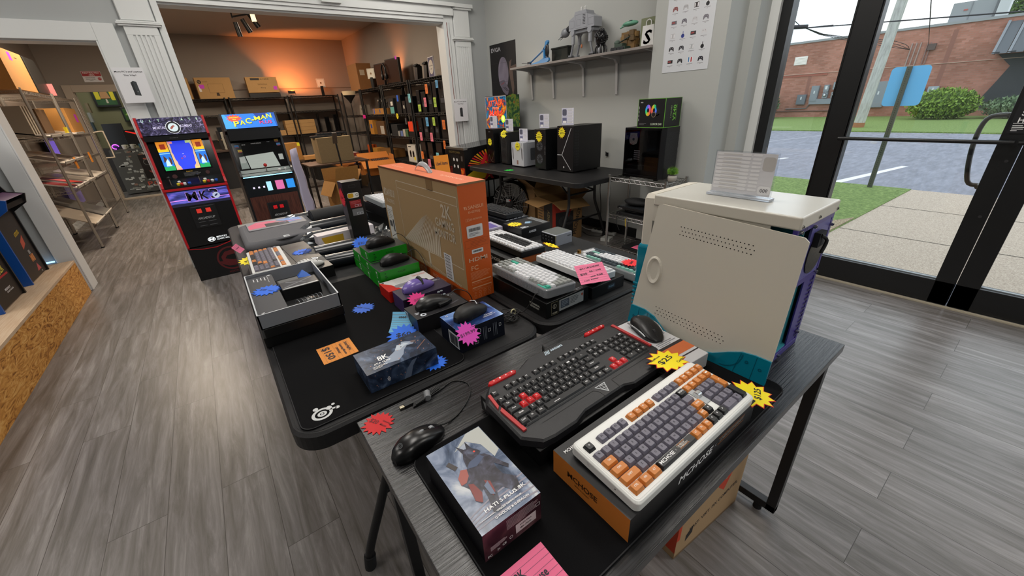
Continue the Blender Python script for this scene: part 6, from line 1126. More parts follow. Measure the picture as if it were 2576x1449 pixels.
# paper signs
def paper(label, loc, w, h, fn, rot=(PI/2, 0, 0), col=None, name='paper_sign', cat='sign', th=.0008):
    g = G(); g.box(0, 0, 0, w, h, th, col or PAPER); f = topf(g, 0, 0, th); fn(f, w, h); return solo(g, name, label, cat, loc, rot=rot)
def pcsign(f, w, h): f.text("More PC's and Laptops", w/2, h*.88, h*.055, INK, w*.9, l=2); f.text('This Way!', w/2, h*.78, h*.055, INK, w*.42, l=2); f.poly([(w*.42, h*.22), (w*.62, h*.20), (w*.62, h*.60), (w*.52, h*.63), (w*.42, h*.58)], M('#3a3f42', .5), 1); f.poly([(w*.42, h*.22), (w*.50, h*.24), (w*.50, h*.60), (w*.42, h*.58)], M('#26292b', .5), 2); f.ring(w*.55, h*.32, w*.02, M('#8a8d90', .5), 3, 8)
paper('white paper sign about more computers on the left white pilaster', (-.425, 5.062, 1.575), .205, .275, pcsign)
paper('white paper sign about more computers on the right white pilaster', (2.845, 5.068, 1.215), .21, .275, pcsign)
paper('red and white restricted area sign above the office doorway', (-1.40, 11.345, 2.165), .27, .18, lambda f, w, h: (f.rect(.004, h*.55, w-.004, h-.004, M('#a8202c', .5), 1), f.text('RESTRICTED', w/2, h*.86, .022, WHT, w*.85, l=2), f.text('AREA', w/2, h*.67, .022, WHT, w*.3, l=2), f.text('AUTHORIZED', w*.38, h*.42, .012, INK, w*.5, l=2), f.text('PERSONNEL', w*.38, h*.28, .012, INK, w*.5, l=2), f.text('ONLY', w*.38, h*.14, .012, INK, w*.2, l=2), f.ring(w*.83, h*.30, w*.1, M('#b0202c', .5), 1, 8), f.text('STOP', w*.83, h*.30, .010, WHT, w*.14, l=2)))
# ================================================================= GREY WALL: shelf, posters
t = thing('wall_shelf', 'long grey wall shelf on four white brackets', 'shelf', (0, 0, 0)); g = G(); g.box(3.215, 2.312, 1.762, 3.499, 4.27, 1.782, M('#8b8480', .5)); g.build('board', t, .001)
for y in (4.19, 3.80, 3.32, 2.87):
    g = G(); g.prism([(3.499, 1.762), (3.24, 1.762), (3.24, 1.755), (3.43, 1.735), (3.465, 1.70), (3.485, 1.43), (3.499, 1.42)], y-.013, y+.013, M('#c9c9ca', .4), ax='y'); f = nearf(g, 3.24, y-.0132, 1.42); f.poly([(.238, .28), (.246, .28), (.250, .04), (.247, .04)], M('#6a6a6a', .5), 1); g.build('bracket', t, .002)
g = G(); g.prism([(3.499, 1.762), (3.24, 1.762), (3.24, 1.755), (3.43, 1.735), (3.499, 1.70)], 2.36, 2.386, M('#c9c9ca', .4), ax='y'); g.build('bracket', t, .002)
ZS = 1.7825
def wallposter(label, x, y1, z0, w, h, fn, col): g = G(); g.box(0, 0, 0, w, h, .001, col); f = topf(g, 0, 0, .001); fn(f, w, h); return solo(g, 'poster', label, 'poster', (x, y1, z0), rot=Matrix(((0, 0, -1), (-1, 0, 0), (0, 1, 0))).to_euler())
def ev(f, w, h):
    f.text('EVGA', w*.25, h*.925, h*.055, M('#b9b9bd', .4), w*.38, l=3); f.poly([(w*(.50+.20*math.cos(a)), h*(.60+.22*math.sin(a))) for a in [2*PI*i/30 for i in range(30)]], ART('poster_mask', ['#4a4450', '#8a8292', '#c0b8c8'], 2.2, .4, 3, .6), 1); f.poly([(w*.32, h*.50), (w*.52, h*.52), (w*.70, h*.38), (w*.62, h*.29), (w*.45, h*.36)], M('#6b6472', .5), 2); f.line(w*.40, h*.455, w*.52, h*.48, .006, M('#b03028', .4), 3)
    for i in range(2): f.line(w*(.48+.06*i), h*.42, w*(.62+.05*i), h*.36, .008, M('#1a171c', .5), 3)
    f.poly([(w*.80, h*.40), (w*.72, h*.62), (w*.74, h*.74), (w*.84, h*.77), (w*.80, h*.68), (w*1.0, h*.70), (w*1.0, h*.62), (w*.86, h*.62), (w*.90, h*.40), (w*.84, h*.26)], M('#5c4a42', .5), 2)
    for i in range(1, 4): f.line(0, h*i/4, w, h*i/4-.01, .002, M('#3a3236', .5), 3)
    f.text('FIRE', w*.85, h*.20, h*.045, M('#c0262c', .5), w*.24, l=3); f.lines(w*.80, h*.05, w*.98, h*.16, 6, M('#8a8a8a', .5), 3, w=.002); f.rect(0, 0, w, h*.23, M('#0c0b0c', .5), 1)
wallposter('tall dark poster with a pale smooth mask, behind the lit pinball backbox', 3.4985, 5.085, 1.235, .575, .885, ev, M('#171416', .45))
def ctl(f, w, h):
    f.text('The Evolution of the Video Game Controller', w/2, h*.955, h*.022, INK, w*.85, l=2); cs = '#2a2a30 #5a2c2c #3a3a44 #15151c #8a4a4a #b4b4b8 #3a3234 #2c2c30 #6a666e #6a6670 #c8c8cc #77737c #b9b9bd #2c3a8c #2a2a2e #d0d0d4 #1a1a1e #2c2c34 #b0b4b8 #17171b #17171b #17171b #3a7ab0 #20202c'.split()
    for r in range(6):
        for c in range(4):
            k = r*4+c; a = w*(.17+.22*c); b = h*(.865-.148*r); m = M(cs[k], .5); v = k % 6
            if v == 0: f.rect(a-.018, b-.016, a+.018, b+.016, m, 1); f.rect(a-.016, b-.012, a-.008, b+.012, PAPER, 2); f.rect(a+.008, b-.012, a+.016, b+.012, PAPER, 2)
            elif v == 1: f.ring(a, b-.008, .014, m, 1, 12); f.line(a, b-.005, a+.001, b+.022, .004, m, 1)
            elif v == 2: f.rect(a-.022, b-.012, a+.022, b+.012, m, 1); f.rect(a-.018, b-.004, a+.008, b+.006, M('#a04a4a', .5), 2)
            else: f.poly([(a-.022, b-.016), (a-.020, b+.006), (a-.012, b+.015), (a+.012, b+.015), (a+.020, b+.006), (a+.022, b-.016), (a+.014, b-.015), (a+.008, b-.004), (a-.008, b-.004), (a-.014, b-.015)], m, 1); f.ring(a-.009, b+.005, .0035, M('#9a9aa0', .5), 2, 8); f.ring(a+.009, b+.005, .0035, M('#9a9aa0', .5), 2, 8)
            if k == 22: f.rect(a-.024, b-.018, a+.024, b+.018, PAPER, 3); f.poly([(a-.016+p, b-.016+q) for p, q in rrect(0, 0, .010, .034, .004, 3)], m, 4); f.poly([(a+.006+p, b-.016+q) for p, q in rrect(0, 0, .010, .034, .004, 3)], M('#b03038', .5), 4)
            f.rect(a-.024, b-.030, a+.024, b-.027, M('#8a8a8e', .6), 1); f.rect(a-.006, b-.037, a+.006, b-.035, M('#8a8a8e', .6), 1)
wallposter('white poster with a grid of many game controllers on the wall pillar', 3.2385, 2.198, 1.563, .392, .60, ctl, M('#d0d3d8', .55))
# models on the shelf (plain toy builds)
LGY = M('#7d8086', .4); LG2 = M('#999ca3', .4); DKY = M('#2c2e33', .4)
t = thing('walker_model', 'grey four legged brick built walking machine on the wall shelf', 'toy model', (3.36, 3.20, ZS), math.radians(90))
g = G(); g.prism([(-.17, .245), (.17, .245), (.17, .335), (.10, .36), (.085, .395), (-.055, .395), (-.075, .36), (-.165, .325)], -.055, .055, LG2, ax='y')
for s_ in (-1, 1):
    f = nearf(g, -.17, -.0555, .245) if s_ < 0 else F(g, (.17, .0555, .245), (-1, 0, 0), (0, 0, 1))
    for q in ((.01, .02, .075, .08), (.09, .01, .25, .12), (.265, .02, .33, .075), (.11, .03, .16, .08)): f.frame(*q, .003, LGY, 1)
    for i in range(7): f.rect(.19, .035+.012*i, .225, .040+.012*i, DKY, 2)
g.box(-.15, -.04, .215, .15, .04, .245, LGY); g.build('body', t, .003)
g = G(); g.cyl((.165, 0, .30), (.235, 0, .27), .028, DKY, 12); g.ball((.275, 0, .25), .055, .038, .042, LGY, 14, 10); g.prism([(.285, .235), (.335, .215), (.335, .24), (.30, .265)], -.02, .02, LG2, ax='y'); g.cyl((.31, .015, .225), (.365, .015, .20), .003, DKY, 6); g.cyl((.31, -.015, .225), (.365, -.015, .20), .003, DKY, 6); g.build('head', t, .002)
for x, y in ((.115, .045), (.115, -.045), (-.115, .045), (-.115, -.045)):
    dx = .03 if x > 0 else -.035; g = G(); g.cyl((x, y-.015*(1 if y > 0 else -1), .225), (x, y+.018*(1 if y > 0 else -1), .225), .026, LG2, 16); g.box(x-.015, y-.012, .125, x+.015, y+.012, .225, LG2); g.tube([(x, y, .13), (x+dx, y, .03)], .011, LGY, 8); g.box(x+dx-.03, y-.022, 0, x+dx+.03, y+.022, .022, DKY); g.box(x+dx-.022, y-.018, .022, x+dx+.022, y+.018, .034, LGY); g.build('leg', t, .0015)
g = G(); g.cyl((.04, 0, .215), (.04, 0, .12), .001, DKY, 5); g.ball((.04, 0, .105), .010, .008, .018, M('#b86a40', .5), 8, 6); g.build('hanging_figure', t)
for x in (.0, .05):
    g = G(); g.cyl((x, 0, .395), (x, 0, .418), .009, M('#d0d0d0', .4), 8); g.ball((x, 0, .427), .009, .009, .010, M('#e0e0e0', .4), 10, 6); g.build('rider_figure', t)
t = thing('glider_model', 'light blue forked wing model propped on the wall shelf', 'toy model', (3.34, 3.78, ZS), math.radians(90)); LB = M('#3a8fd0', .25, trans=.2)
for nm, q in (('upper_wing', [(.28, .02), (.26, .028), (-.035, .155), (-.065, .205), (-.06, .22), (-.045, .222), (-.02, .21), (-.01, .17), (.01, .15), (.06, .12)]), ('lower_wing', [(.26, .0), (-.03, .0), (-.075, .030), (-.07, .055), (-.03, .055), (.02, .06), (.10, .035), (.22, .02)]), ('rear_spar', [(-.005, .04), (.02, .05), (.018, .15), (-.008, .17)])):
    g = G(); g.prism(q[::-1], -.012, .012, LB, ax='y', cham=.003, ins=.002); g.build(nm, t, .001)
g = G(); g.ball((-.040, 0, .16), .020, .020, .026, M('#1c1c20', .3), 12, 8); g.ball((-.035, -.01, .11), .020, .018, .030, M('#9a9ca0', .2, .6), 12, 8); g.ball((-.03, -.01, .065), .018, .018, .020, M('#a8aab0', .2, .6), 12, 8); g.ball((-.045, .005, .12), .030, .014, .06, M('#17171a', .4), 12, 8); g.build('engine_pod', t)
g = G(); g.box(.24, -.03, .004, .34, .02, .022, M('#8a8a8c', .5)); g.box(.25, -.01, .022, .30, .01, .045, DKY); g.cyl((.26, .0, .03), (.40, .01, .04), .004, M('#6a6c70', .5), 6); g.cyl((.27, -.02, .015), (.39, -.02, .012), .004, M('#8a8c90', .5), 6); g.build('nose_gun', t)
g = G(); g.box(0, 0, 0, .05, .25, .135, M('#1d211c', .5)); g.box(-.006, -.008, .135, .056, .258, .150, M('#1a1d1a', .5)); solo(g, 'display_case', 'black box with a wider lid behind the light blue wing model', 'box', (3.435, 3.52, ZS), bevel=.001)
t = thing('ball_model', 'round black studded model standing in front of the walking machine', 'toy model', (3.30, 2.93, ZS)); g = G(); g.ball((0, 0, .135), .055, .058, .068, M('#0d0d10', .2), 18, 12); rd = random.Random(3)
for i in range(60):
    a = rd.uniform(0, 6.28); b = math.acos(rd.uniform(-1, 1)); g.ball((.055*math.sin(b)*math.cos(a), .058*math.sin(b)*math.sin(a), .135+.068*math.cos(b)), .008, .008, .008, M('#17171b', .15), 6, 4)
g.build('round_body', t); g = G()
for a in range(5): q = a*1.256; g.tube([(.02*math.cos(q), .02*math.sin(q), .09), (.045*math.cos(q), .055*math.sin(q), .05), (.04*math.cos(q), .06*math.sin(q), .0)], .008, M('#1a1a1e', .3), 7, 3)
g.ball((-.02, .0, .03), .02, .02, .028, M('#8d8f94', .3), 10, 6); g.build('legs', t)
t = thing('turret_model', 'dark green model vehicle with a long barrel on the wall shelf', 'toy model', (3.33, 2.73, ZS)); g = G(); g.box(-.04, -.09, 0, .04, .07, .035, M('#2a3a30', .5)); g.box(-.03, -.05, .035, .03, .04, .06, M('#3a4a40', .5)); g.ball((0, .03, .07), .028, .03, .022, M('#4a5a50', .5), 12, 8); g.cyl((-.01, .01, .065), (-.03, -.13, .10), .006, M('#26322c', .5), 8)
for y in (-.06, -.02, .02, .055): g.cyl((-.045, y, .018), (-.038, y, .018), .017, DKY, 12)
g.build('body', t, .001)
t = thing('rock_model', 'brown cliff model with a pale green craft on top', 'toy model', (3.42, 2.70, ZS)); g = G(); rd = random.Random(6)
for i in range(26): x, y, z = rd.uniform(-.04, .03), rd.uniform(-.09, .06), .014*int(rd.uniform(0, 12)); g.box(x-.02, y-.025, max(0, z-.02), x+.02, y+.025, z+.02, M(rd.choice(['#7a5c34', '#8d6d40', '#5f4a2c']), .6))
g.box(-.04, -.09, 0, .03, .06, .15, M('#75582f', .6)); g.build('cliff', t, .001); g = G(); g.ball((-.01, -.01, .215), .03, .085, .022, M('#5f9a80', .4), 14, 8); g.box(-.02, -.06, .20, .01, .08, .212, M('#78b096', .4)); g.ball((-.02, -.02, .225), .014, .03, .014, M('#16302c', .2), 10, 6); g.cyl((0, .06, .205), (0, .11, .195), .006, M('#78b096', .4), 6); g.build('craft', t)
t = thing('shopping_bag_display', 'olive board with a white shopping bag emblem and letter S', 'sign', (3.36, 2.365, ZS)); g = G(); g.box(.02, 0, 0, .045, .185, .225, M('#747a5c', .6)); g.build('back_board', t, .001)
g = G(); g.prism([(.028, .002), (.158, .002), (.150, .165), (.040, .165)], .0, .012, M('#dcdcda', .4), ax='x'); g.tube([(.006, .070, .165), (.006, .072, .195), (.006, .095, .207), (.006, .118, .195), (.006, .120, .165)], .0045, M('#dcdcda', .4), 8, 4); f = westf(g, -.0003, .185, 0); f.text('S', .092, .078, .105, M('#3e3a3e', .5), .072, l=1, skew=.2); f.text('S', .0935, .078, .103, M('#3e3a3e', .5), .070, l=1, skew=.2); g.build('bag_emblem', t, .001)
# ================================================================= DESKTOP COMPUTERS ON THE GREY TABLE
ZT = .7412
def tower(label, x, y0, w, d, h, body, fn=None, side=None, feet=True, cham=0, front=None):
    """front faces -x; w along y, d along x"""
    t = thing('computer_tower', label, 'computer tower', (x, y0, ZT)); g = G(); z = .012 if feet else 0
    if cham: g.prism([(0, 0+cham), (cham*.6, 0), (d, 0), (d, w), (cham*.6, w), (0, w-cham)], z, h, body)
    else: g.box(0, 0, z, d, w, h, body)
    if side: side(nearf(g, 0, 0, 0), d, h)
    g.build('case', t, .003)
    g = G(); f = westf(g, 0, w, 0)
    if fn: fn(f, w, h)
    else: f.rect(.01, .03, w-.01, h-.02, M('#17181a', .3), 1)
    g.build('front_panel', t)
    if feet:
        g = G()
        for a in (.03, d-.06):
            for b in (.015, w-.035): g.box(a, b, 0, a+.03, b+.02, .012, BLKM)
        g.build('feet', t)
    return t
FB = M('#1d1f22', .3); FR = M('#4a4d52', .3)
def f1(f, w, h): f.rect(0, .01, w, h, M('#0c0c0e', .25), 1); f.text('SYX', w/2, h-.03, .008, M('#8a8c90', .4), .04, l=2); f.poly([(.0, .02), (.03, .10), (.05, .11), (.09, .02)], M('#6a5f52', .3, .6), 2); f.poly([(.012, .025), (.04, .095), (.075, .025)], M('#15151a', .3), 3); f.poly([(w, .16), (w-.03, .09), (w-.09, .02), (w-.02, .02)], M('#8a7d6c', .3, .6), 2); f.poly([(w-.008, .13), (w-.03, .085), (w-.07, .025), (w-.012, .025)], M('#15151a', .3), 3)
def f2_(f, w, h): f.rect(.03, .03, w-.03, h-.03, M('#131517', .6), 1); fan_face(f, w/2, h*.68, w*.32, M('#26282c', .4), M('#1c1e21', .4), FB); fan_face(f, w/2, h*.30, w*.32, M('#26282c', .4), M('#1c1e21', .4), FB); f.frame(.008, .015, w-.008, h-.01, .003, M('#26282b', .4), 1)
def f3(f, w, h):
    wd = M('#c3c6ce', .35); f.poly([(.0, .02), (w, .02), (w, h), (w*.6, h), (w*.5, h-.03), (w*.4, h), (0, h)], wd, 1)
    for s_ in (0, 1): a = .018 if s_ == 0 else w-.034; f.poly([(a, .10), (a+.014, .07), (a+.014, .19), (a, .22)], M('#2a2c30', .4), 2); f.rect(a+.002, .225, a+.005, .26, M('#4a4c52', .4), 2)
    f.rect(w*.42, .03, w*.55, .075, M('#8a6a60', .4), 2)
def f4(f, w, h):
    f.poly([(.03, .02), (w-.02, .02), (w-.005, .06), (w-.005, h-.06), (w-.03, h-.02), (.03, h-.02), (.005, h-.06), (.005, .06)], M('#141518', .25), 1)
    fan_face(f, w*.45, h*.60, w*.30, M('#26282c', .3), FR, FB, 2); fan_face(f, w*.45, h*.28, w*.30, M('#26282c', .3), FR, FB, 2); f.lines(w*.3, h*.93, w*.7, h*.95, 1, M('#55575a', .5), 2)
    for i in range(6): f.rect(w-.016, h*.40+.014*i, w-.010, h*.40+.008+.014*i, M('#8a8c90', .4), 2)
def f5(f, w, h): f.rect(0, .02, w, h, M('#0e0e10', .35), 1); sv = M('#b4b6b9', .35); f.line(w*.86, h*.96, w*.30, h*.38, .0075, sv, 2); f.line(w*.30, h*.38, 0, h*.38, .0075, sv, 2); f.line(w*.30, h*.38, w*.86, .03, .0075, sv, 2); f.ring(w*.42, .05, .010, M('#c9cacc', .4), 2, 6)
def s5(f, d, h):
    rd = random.Random(2)
    for i in range(13):
        for j in range(3): f.poly([(.015+.022*j, .07+.026*i), (.030+.022*j, .066+.026*i), (.033+.022*j, .082+.026*i), (.020+.022*j, .086+.026*i)], M('#232327', .35), 1)
def s3(f, d, h): f.poly([(a+.07, b+.05) for a, b in rrect(0, 0, .22, .19, .02, 3)], M('#b4b7bf', .4), 1); f.poly([(a+.10, b+.07) for a, b in rrect(0, 0, .12, .13, .012, 3)], M('#55585e', .6), 2); f.frame(.06, .04, .30, .25, .002, M('#8f939c', .5), 1)
tower('black tower with angular gold wings on the front, farthest left on the grey table', 2.80, 4.115, .155, .42, .395, M('#0f1012', .35), f1)
tower('plain black tower with faceted mesh front, second from the left on the grey table', 2.84, 3.87, .185, .42, .36, M('#131416', .4), f2_, cham=.035)
tower('small white computer tower with dark slots on its front', 2.80, 3.545, .215, .30, .262, M('#b9bcc4', .35), f3, s3)
tower('black tower with two dark fans behind an octagonal front', 2.81, 3.185, .175, .42, .405, M('#0d0e10', .35), f4)
tower('large black tower with a silver Y shaped line on the front', 2.855, 2.835, .225, .40, .435, M('#131315', .4), f5, s5)
CARD = ['small acrylic spec card on the gold winged tower', 'small acrylic spec card on the faceted mesh tower', 'small acrylic spec card on the white tower', 'small acrylic spec card on the two fan tower', 'acrylic spec card on the tower with the silver Y line']
for lb, (x, y, z, s_) in zip(CARD, ((2.87, 4.19, .395, 1), (2.91, 3.93, .36, 1), (2.87, 3.62, .262, 1), (2.88, 3.28, .405, 1), (2.92, 2.98, .435, 1.12))): acrylic_card(lb, (x, y, ZT+z+.0005), math.radians(-90), .145*s_, .140*s_)
for lb, x, y, z, r, wd_, k in (('yellow paper star on the gold winged tower', 2.797, 4.19, .25, .040, '$90', 0), ('yellow paper star on the corner of the faceted mesh tower', 2.83, 3.935, .345, .042, '$500', .6), ('yellow paper star on the white tower', 2.795, 3.64, .225, .045, '$475', 0), ('yellow paper star on the tower with two fans', 2.805, 3.28, .335, .050, '$725', 0), ('yellow paper star on the tower with the silver Y line', 2.850, 2.99, .375, .048, '$975', 0)):
    star(lb, (x, y, ZT+z), r*1.13, '#efe020', [(wd_, 0, -.1, .35, .9), ('PC', 0, .35, .15, .5)], rot=Matrix(((0, 0, -1), (-1, 0, 0), (0, 1, 0))).to_euler() if not k else (math.radians(70), 0, math.radians(-60)), n=14, edge='#d89820' if r > .047 else None)
star('bright green paper splat on the grey table below the white tower', (2.60, 3.555, ZT+.0005), .060, '#28d048', [('$', 0, 0, .3, .2)], ink=M('#0a6a20', .6), n=9, jag=.4)
# rack by the pillar with a tower, boxed cooler and plant
def wire_shelf(g, x0, y0, x1, y1, z, m, n=9, th=.03, along='x', r=.003, zig=12):
    for a in ((x0, y0, x1, y0), (x0, y1, x1, y1), (x0, y0, x0, y1), (x1, y0, x1, y1)):
        for zz in (z, z-th): g.tube([(a[0], a[1], zz), (a[2], a[3], zz)], r, m, 6)
        k = max(2, int(zig*math.hypot(a[2]-a[0], a[3]-a[1])/.6)); g.tube([(a[0]+(a[2]-a[0])*i/(2*k), a[1]+(a[3]-a[1])*i/(2*k), z-th*(i % 2)) for i in range(2*k+1)], r*.7, m, 5)
    for i in range(1, n):
        if along == 'x': y = y0+(y1-y0)*i/n; g.tube([(x0, y, z), (x1, y, z)], r*.6, m, 5)
        else: x = x0+(x1-x0)*i/n; g.tube([(x, y0, z), (x, y1, z)], r*.6, m, 5)
def wire_rack(label, x0, y0, x1, y1, levels, H, m=CHROME, n=14, r=.0125, name='wire_rack', th=.03, group=None, thin=.003, zig=12, solid=False, along='x'):
    t = thing(name, label, 'rack', (0, 0, 0), group=group)
    for x in (x0, x1):
        for y in (y0, y1):
            g = G(); g.cyl((x, y, .012), (x, y, H), r, m, 10)
            for k in range(int(H/.05)): g.cyl((x, y, .04+.05*k), (x, y, .043+.05*k), r*1.1, m, 8)
            g.cyl((x, y, 0), (x, y, .014), r*1.3, BLKM, 8); g.build('post', t)
    for z in levels:
        g = G(); wire_shelf(g, x0, y0, x1, y1, z, m, n, th, r=thin, zig=zig, along=along)
        if solid: g.box(x0+.005, y0+.005, z-.004, x1-.005, y1-.005, z-.001, SHELFB)
        g.build('wire_shelf', t)
    return t
wire_rack('small chrome wire rack by the wall pillar below the glass sided tower', 2.905, 1.83, 3.205, 2.41, (.742, .40, .085), .765)
t = thing('computer_tower', 'black glass sided tower on the chrome wire rack', 'computer tower', (2.962, 1.955, .747)); w, d, h = .36, .225, .415
g = G(); g.box(0, 0, .01, .012, .012, h, BLK); g.box(0, w-.012, .01, .012, w, h, BLK); g.box(0, 0, h-.02, d, w, h, BLK); g.box(0, 0, .01, d, w, .03, BLK); g.box(d-.01, 0, .01, d, w, h, BLK); g.box(0, w-.008, .01, d, w, h, BLK); g.box(.19, 0.01, .03, .2, w-.01, h-.02, M('#0a0a0b', .5)); g.box(.02, .01, .03, .19, w-.02, .11, M('#08080a', .4))
g.prism([(-.002, .0), (.03, -.028), (d-.02, -.028), (d, 0)], .01, h, M('#0f0f12', .3)); f = nearf(g, .03, -.0285, .01)
for i in range(7):
    for j in range(14): f.ring(.020+.023*i+(.0115 if j % 2 else 0), .03+.025*j, .012, M('#34363b', .4), 1, 6, .0095)
g.build('chassis', t, .002)
g = G(); f = westf(g, .03, w-.02, .03); f.rect(.012, .255, .085, .34, M('#b9b9b6', .5), 1); fan_face(f, .05, .29, .045, M('#c9c4bc', .5), M('#b9aca2', .5), FR, 2)
for i in range(5): f.rect(.065, .125+.017*i, .125, .133+.017*i, M('#9a9b9e', .5), 1)
f.rect(.02, .01, .075, .07, M('#b9b9b6', .5), 1); g.tube([(.17, w-.10, .36), (.15, w-.13, .33), (.165, w-.14, .27)], .004, BLK, 6, 4); g.build('interior', t)
g = G(); g.box(-.004, .005, .012, 0, w-.004, h-.004, TINT); g.build('glass_side', t)
g = G()
for a, b in ((.02, .02), (.02, w-.05), (d-.05, .02), (d-.05, w-.05)): g.box(a, b, -.004, a+.03, b+.03, .01, BLKM)
g.build('feet', t)
t = thing('cooler_box', 'black and green boxed liquid cooler on top of the glass sided tower', 'box', (2.962, 1.948, .747+.4155)); w, d, h = .25, .22, .215
LGN = M('#6fb83a', .4); g = G(); g.box(0, 0, 0, d, w, h, M('#101113', .35)); f = westf(g, 0, w, 0); f.frame(.001, .001, w-.001, h-.001, .003, LGN, 1); f.text('AZZA', .032, .190, .008, WHT, .024, l=2)
rb = ['#d8508a', '#b060d8', '#5a70e0', '#30a0d8', '#38c078', '#b8c038', '#e08a30', '#e05a50']
for cx_, a_ in ((.095, 0), (.150, 1)):
    for k in range(24): f.ring(cx_, .130, .042, M(rb[(k//3+3*a_) % 8], .3, emit=.25), 2, 1, .016, .62, 15*k, 15*k+15.5)
f.ring(.150, .098, .022, M('#1a1a1c', .3), 3, 18); f.ring(.150, .098, .020, M('#8a7a60', .3), 4, 18, .016)
for k in range(3): f.line(.165+.012*k, .16-.01*k, .195+.006*k, .10, .008, M('#2a2a2c', .4), 2); f.line(.195+.006*k, .10, .16, .085, .008, M('#2a2a2c', .4), 2)
f.text('LUXOR 240', .18, .028, .016, M('#c9d8c0', .4), .10, l=2); f.lines(.02, .02, .10, .035, 2, M('#6a6a6c', .5), 2)
for i in range(4): f.rect(.006, .05+.03*i, .014, .07+.03*i, M('#8a8a8c', .5), 2)
f = nearf(g, 0, 0, 0); f.frame(.001, .001, d-.001, h-.001, .003, LGN, 1); f.text('V240', .13, .105, .040, LGN, .115, rot=90, l=2); f.text('LIQUID', .085, .115, .016, M('#8aa870', .5), .09, rot=90, l=2); f.rect(.155, .05, .158, .165, LGN, 2); g.build('box_body', t, .001)
t = thing('potted_plant', 'small round green plant in a white ribbed pot', 'plant', (3.035, 1.862, .7445)); g = G(); g.lathe([(.024, 0), (.035, .012), (.037, .032), (.034, .048), (.028, .046)], M('#a8a29a', .6), 20); g.build('pot', t)
g = G(); rd = random.Random(1); g.ball((0, 0, .080), .030, .030, .026, M('#3f6a1c', .8), 12, 8)
for i in range(900):
    a = rd.uniform(0, 6.283); b = math.acos(rd.uniform(-.45, 1)); d_ = Vector((math.sin(b)*math.cos(a), math.sin(b)*math.sin(a), math.cos(b))); p = Vector((0, 0, .075))+d_*.022; q = Vector((0, 0, .075))+d_*rd.uniform(.042, .054)+Vector((0, 0, .004)); s_ = d_.orthogonal().normalized()*.0014
    g.add([p-s_, p+s_, q], [(0, 1, 2)], M('#6a9a2c', .6) if rd.random() > .4 else M('#8cb840', .6))
g.build('foliage', t)
g = G(); g.box(0, 0, 0, .22, .30, .022, BLK); g.box(.01, .01, .022, .21, .29, .026, M('#26282b', .3)); g.box(-.004, .24, .003, .0, .28, .012, M('#a8aaac', .3, .8)); solo(g, 'laptop', 'black laptop stacked on the middle level of the chrome rack', 'laptop', (2.94, 2.03, .460), bevel=.001)
g = G(); g.box(0, 0, 0, .22, .31, .028, M('#121214', .5)); solo(g, 'laptop', 'closed black laptop lying lowest on the middle level of the chrome rack', 'laptop', (2.93, 2.02, .4035), bevel=.002)
g = G(); g.ball((0, 0, .03), .09, .13, .032, M('#0c0c0e', .8), 16, 8); solo(g, 'laptop_bag', 'soft black bag on top of the laptops on the chrome rack', 'bag', (3.06, 2.20, .488))
g = G(); g.ball((0, 0, .012), .10, .13, .0125, M('#0f0f11', .6), 16, 6); solo(g, 'power_adapter', 'coiled black power adapter under the laptops on the chrome rack', 'cable', (3.05, 2.18, .4325))
cable('thin black cable with a yellow plug hanging from the chrome rack', [(2.93, 2.30, .43), (2.90, 2.30, .39), (2.895, 2.29, .33), (2.90, 2.26, .27)], .003); 
g = G(); g.cyl((2.90, 2.20, .39), (2.895, 2.19, .32), .003, M('#c8a820', .5), 8); solo(g, 'yellow_plug', 'small yellow cable end hanging below the middle rack shelf', 'cable')
g = G(); g.box(0, 0, 0, .25, .26, .020, M('#0e0e10', .4)); solo(g, 'laptop', 'black laptop with a pink note on the bottom level of the chrome rack', 'laptop', (2.93, 1.98, .0885), bevel=.002)
note('pink note on the laptop at the bottom of the chrome rack', (2.95, 2.02, .111), .10, .13, '#e8668a', [('HP $150', .5, .5, .1, .6, 60)])
g = G(); g.box(0, 0, 0, .10, .10, .035, M('#c9c9c4', .6)); f = nearf(g, 0, 0, 0); f.lines(.01, .008, .09, .026, 2, M('#6a6a68', .5), 1); solo(g, 'small_box', 'small white box on the floor behind the chrome rack', 'box', (3.18, 2.60, .0005), .3, bevel=.001)
t = thing('power_strip', 'white power strip on the floor by the black baseboard', 'power strip', (3.38, 2.85, .0005), math.radians(100)); g = G(); g.box(-.15, -.025, 0, .15, .025, .03, M('#c9c9c6', .4)); g.build('housing', t, .004); g = G()
for i in range(5): g.box(-.11+.05*i, -.018, .03, -.075+.05*i, .018, .055 if i % 2 else .035, BLK)
g.build('plugs', t, .001); g = G(); g.tube([(.15, 0, .012), (.22, .04, .03), (.32, .02, .06), (.45, .0, .10)], .006, M('#c9c9c6', .5), 8, 5); g.build('cord', t)
cable('thin black cord hanging down the grey wall under the table', [(3.44, 2.95, .70), (3.46, 3.0, .5), (3.45, 2.97, .3), (3.40, 2.92, .12), (3.30, 2.80, .01), (3.2, 2.9, .006), (3.25, 3.05, .006)], .004)
g = G(); g.box(0, 0, 0, .012, .030, .035, BLK); g.tube([(-.004, .015, .03), (-.02, .01, .045), (-.02, 0, .01)], .004, BLK, 6, 4); solo(g, 'wall_cable_clip', 'small black clip with cable on the grey wall above the table', 'clip', (3.487, 2.94, .83))
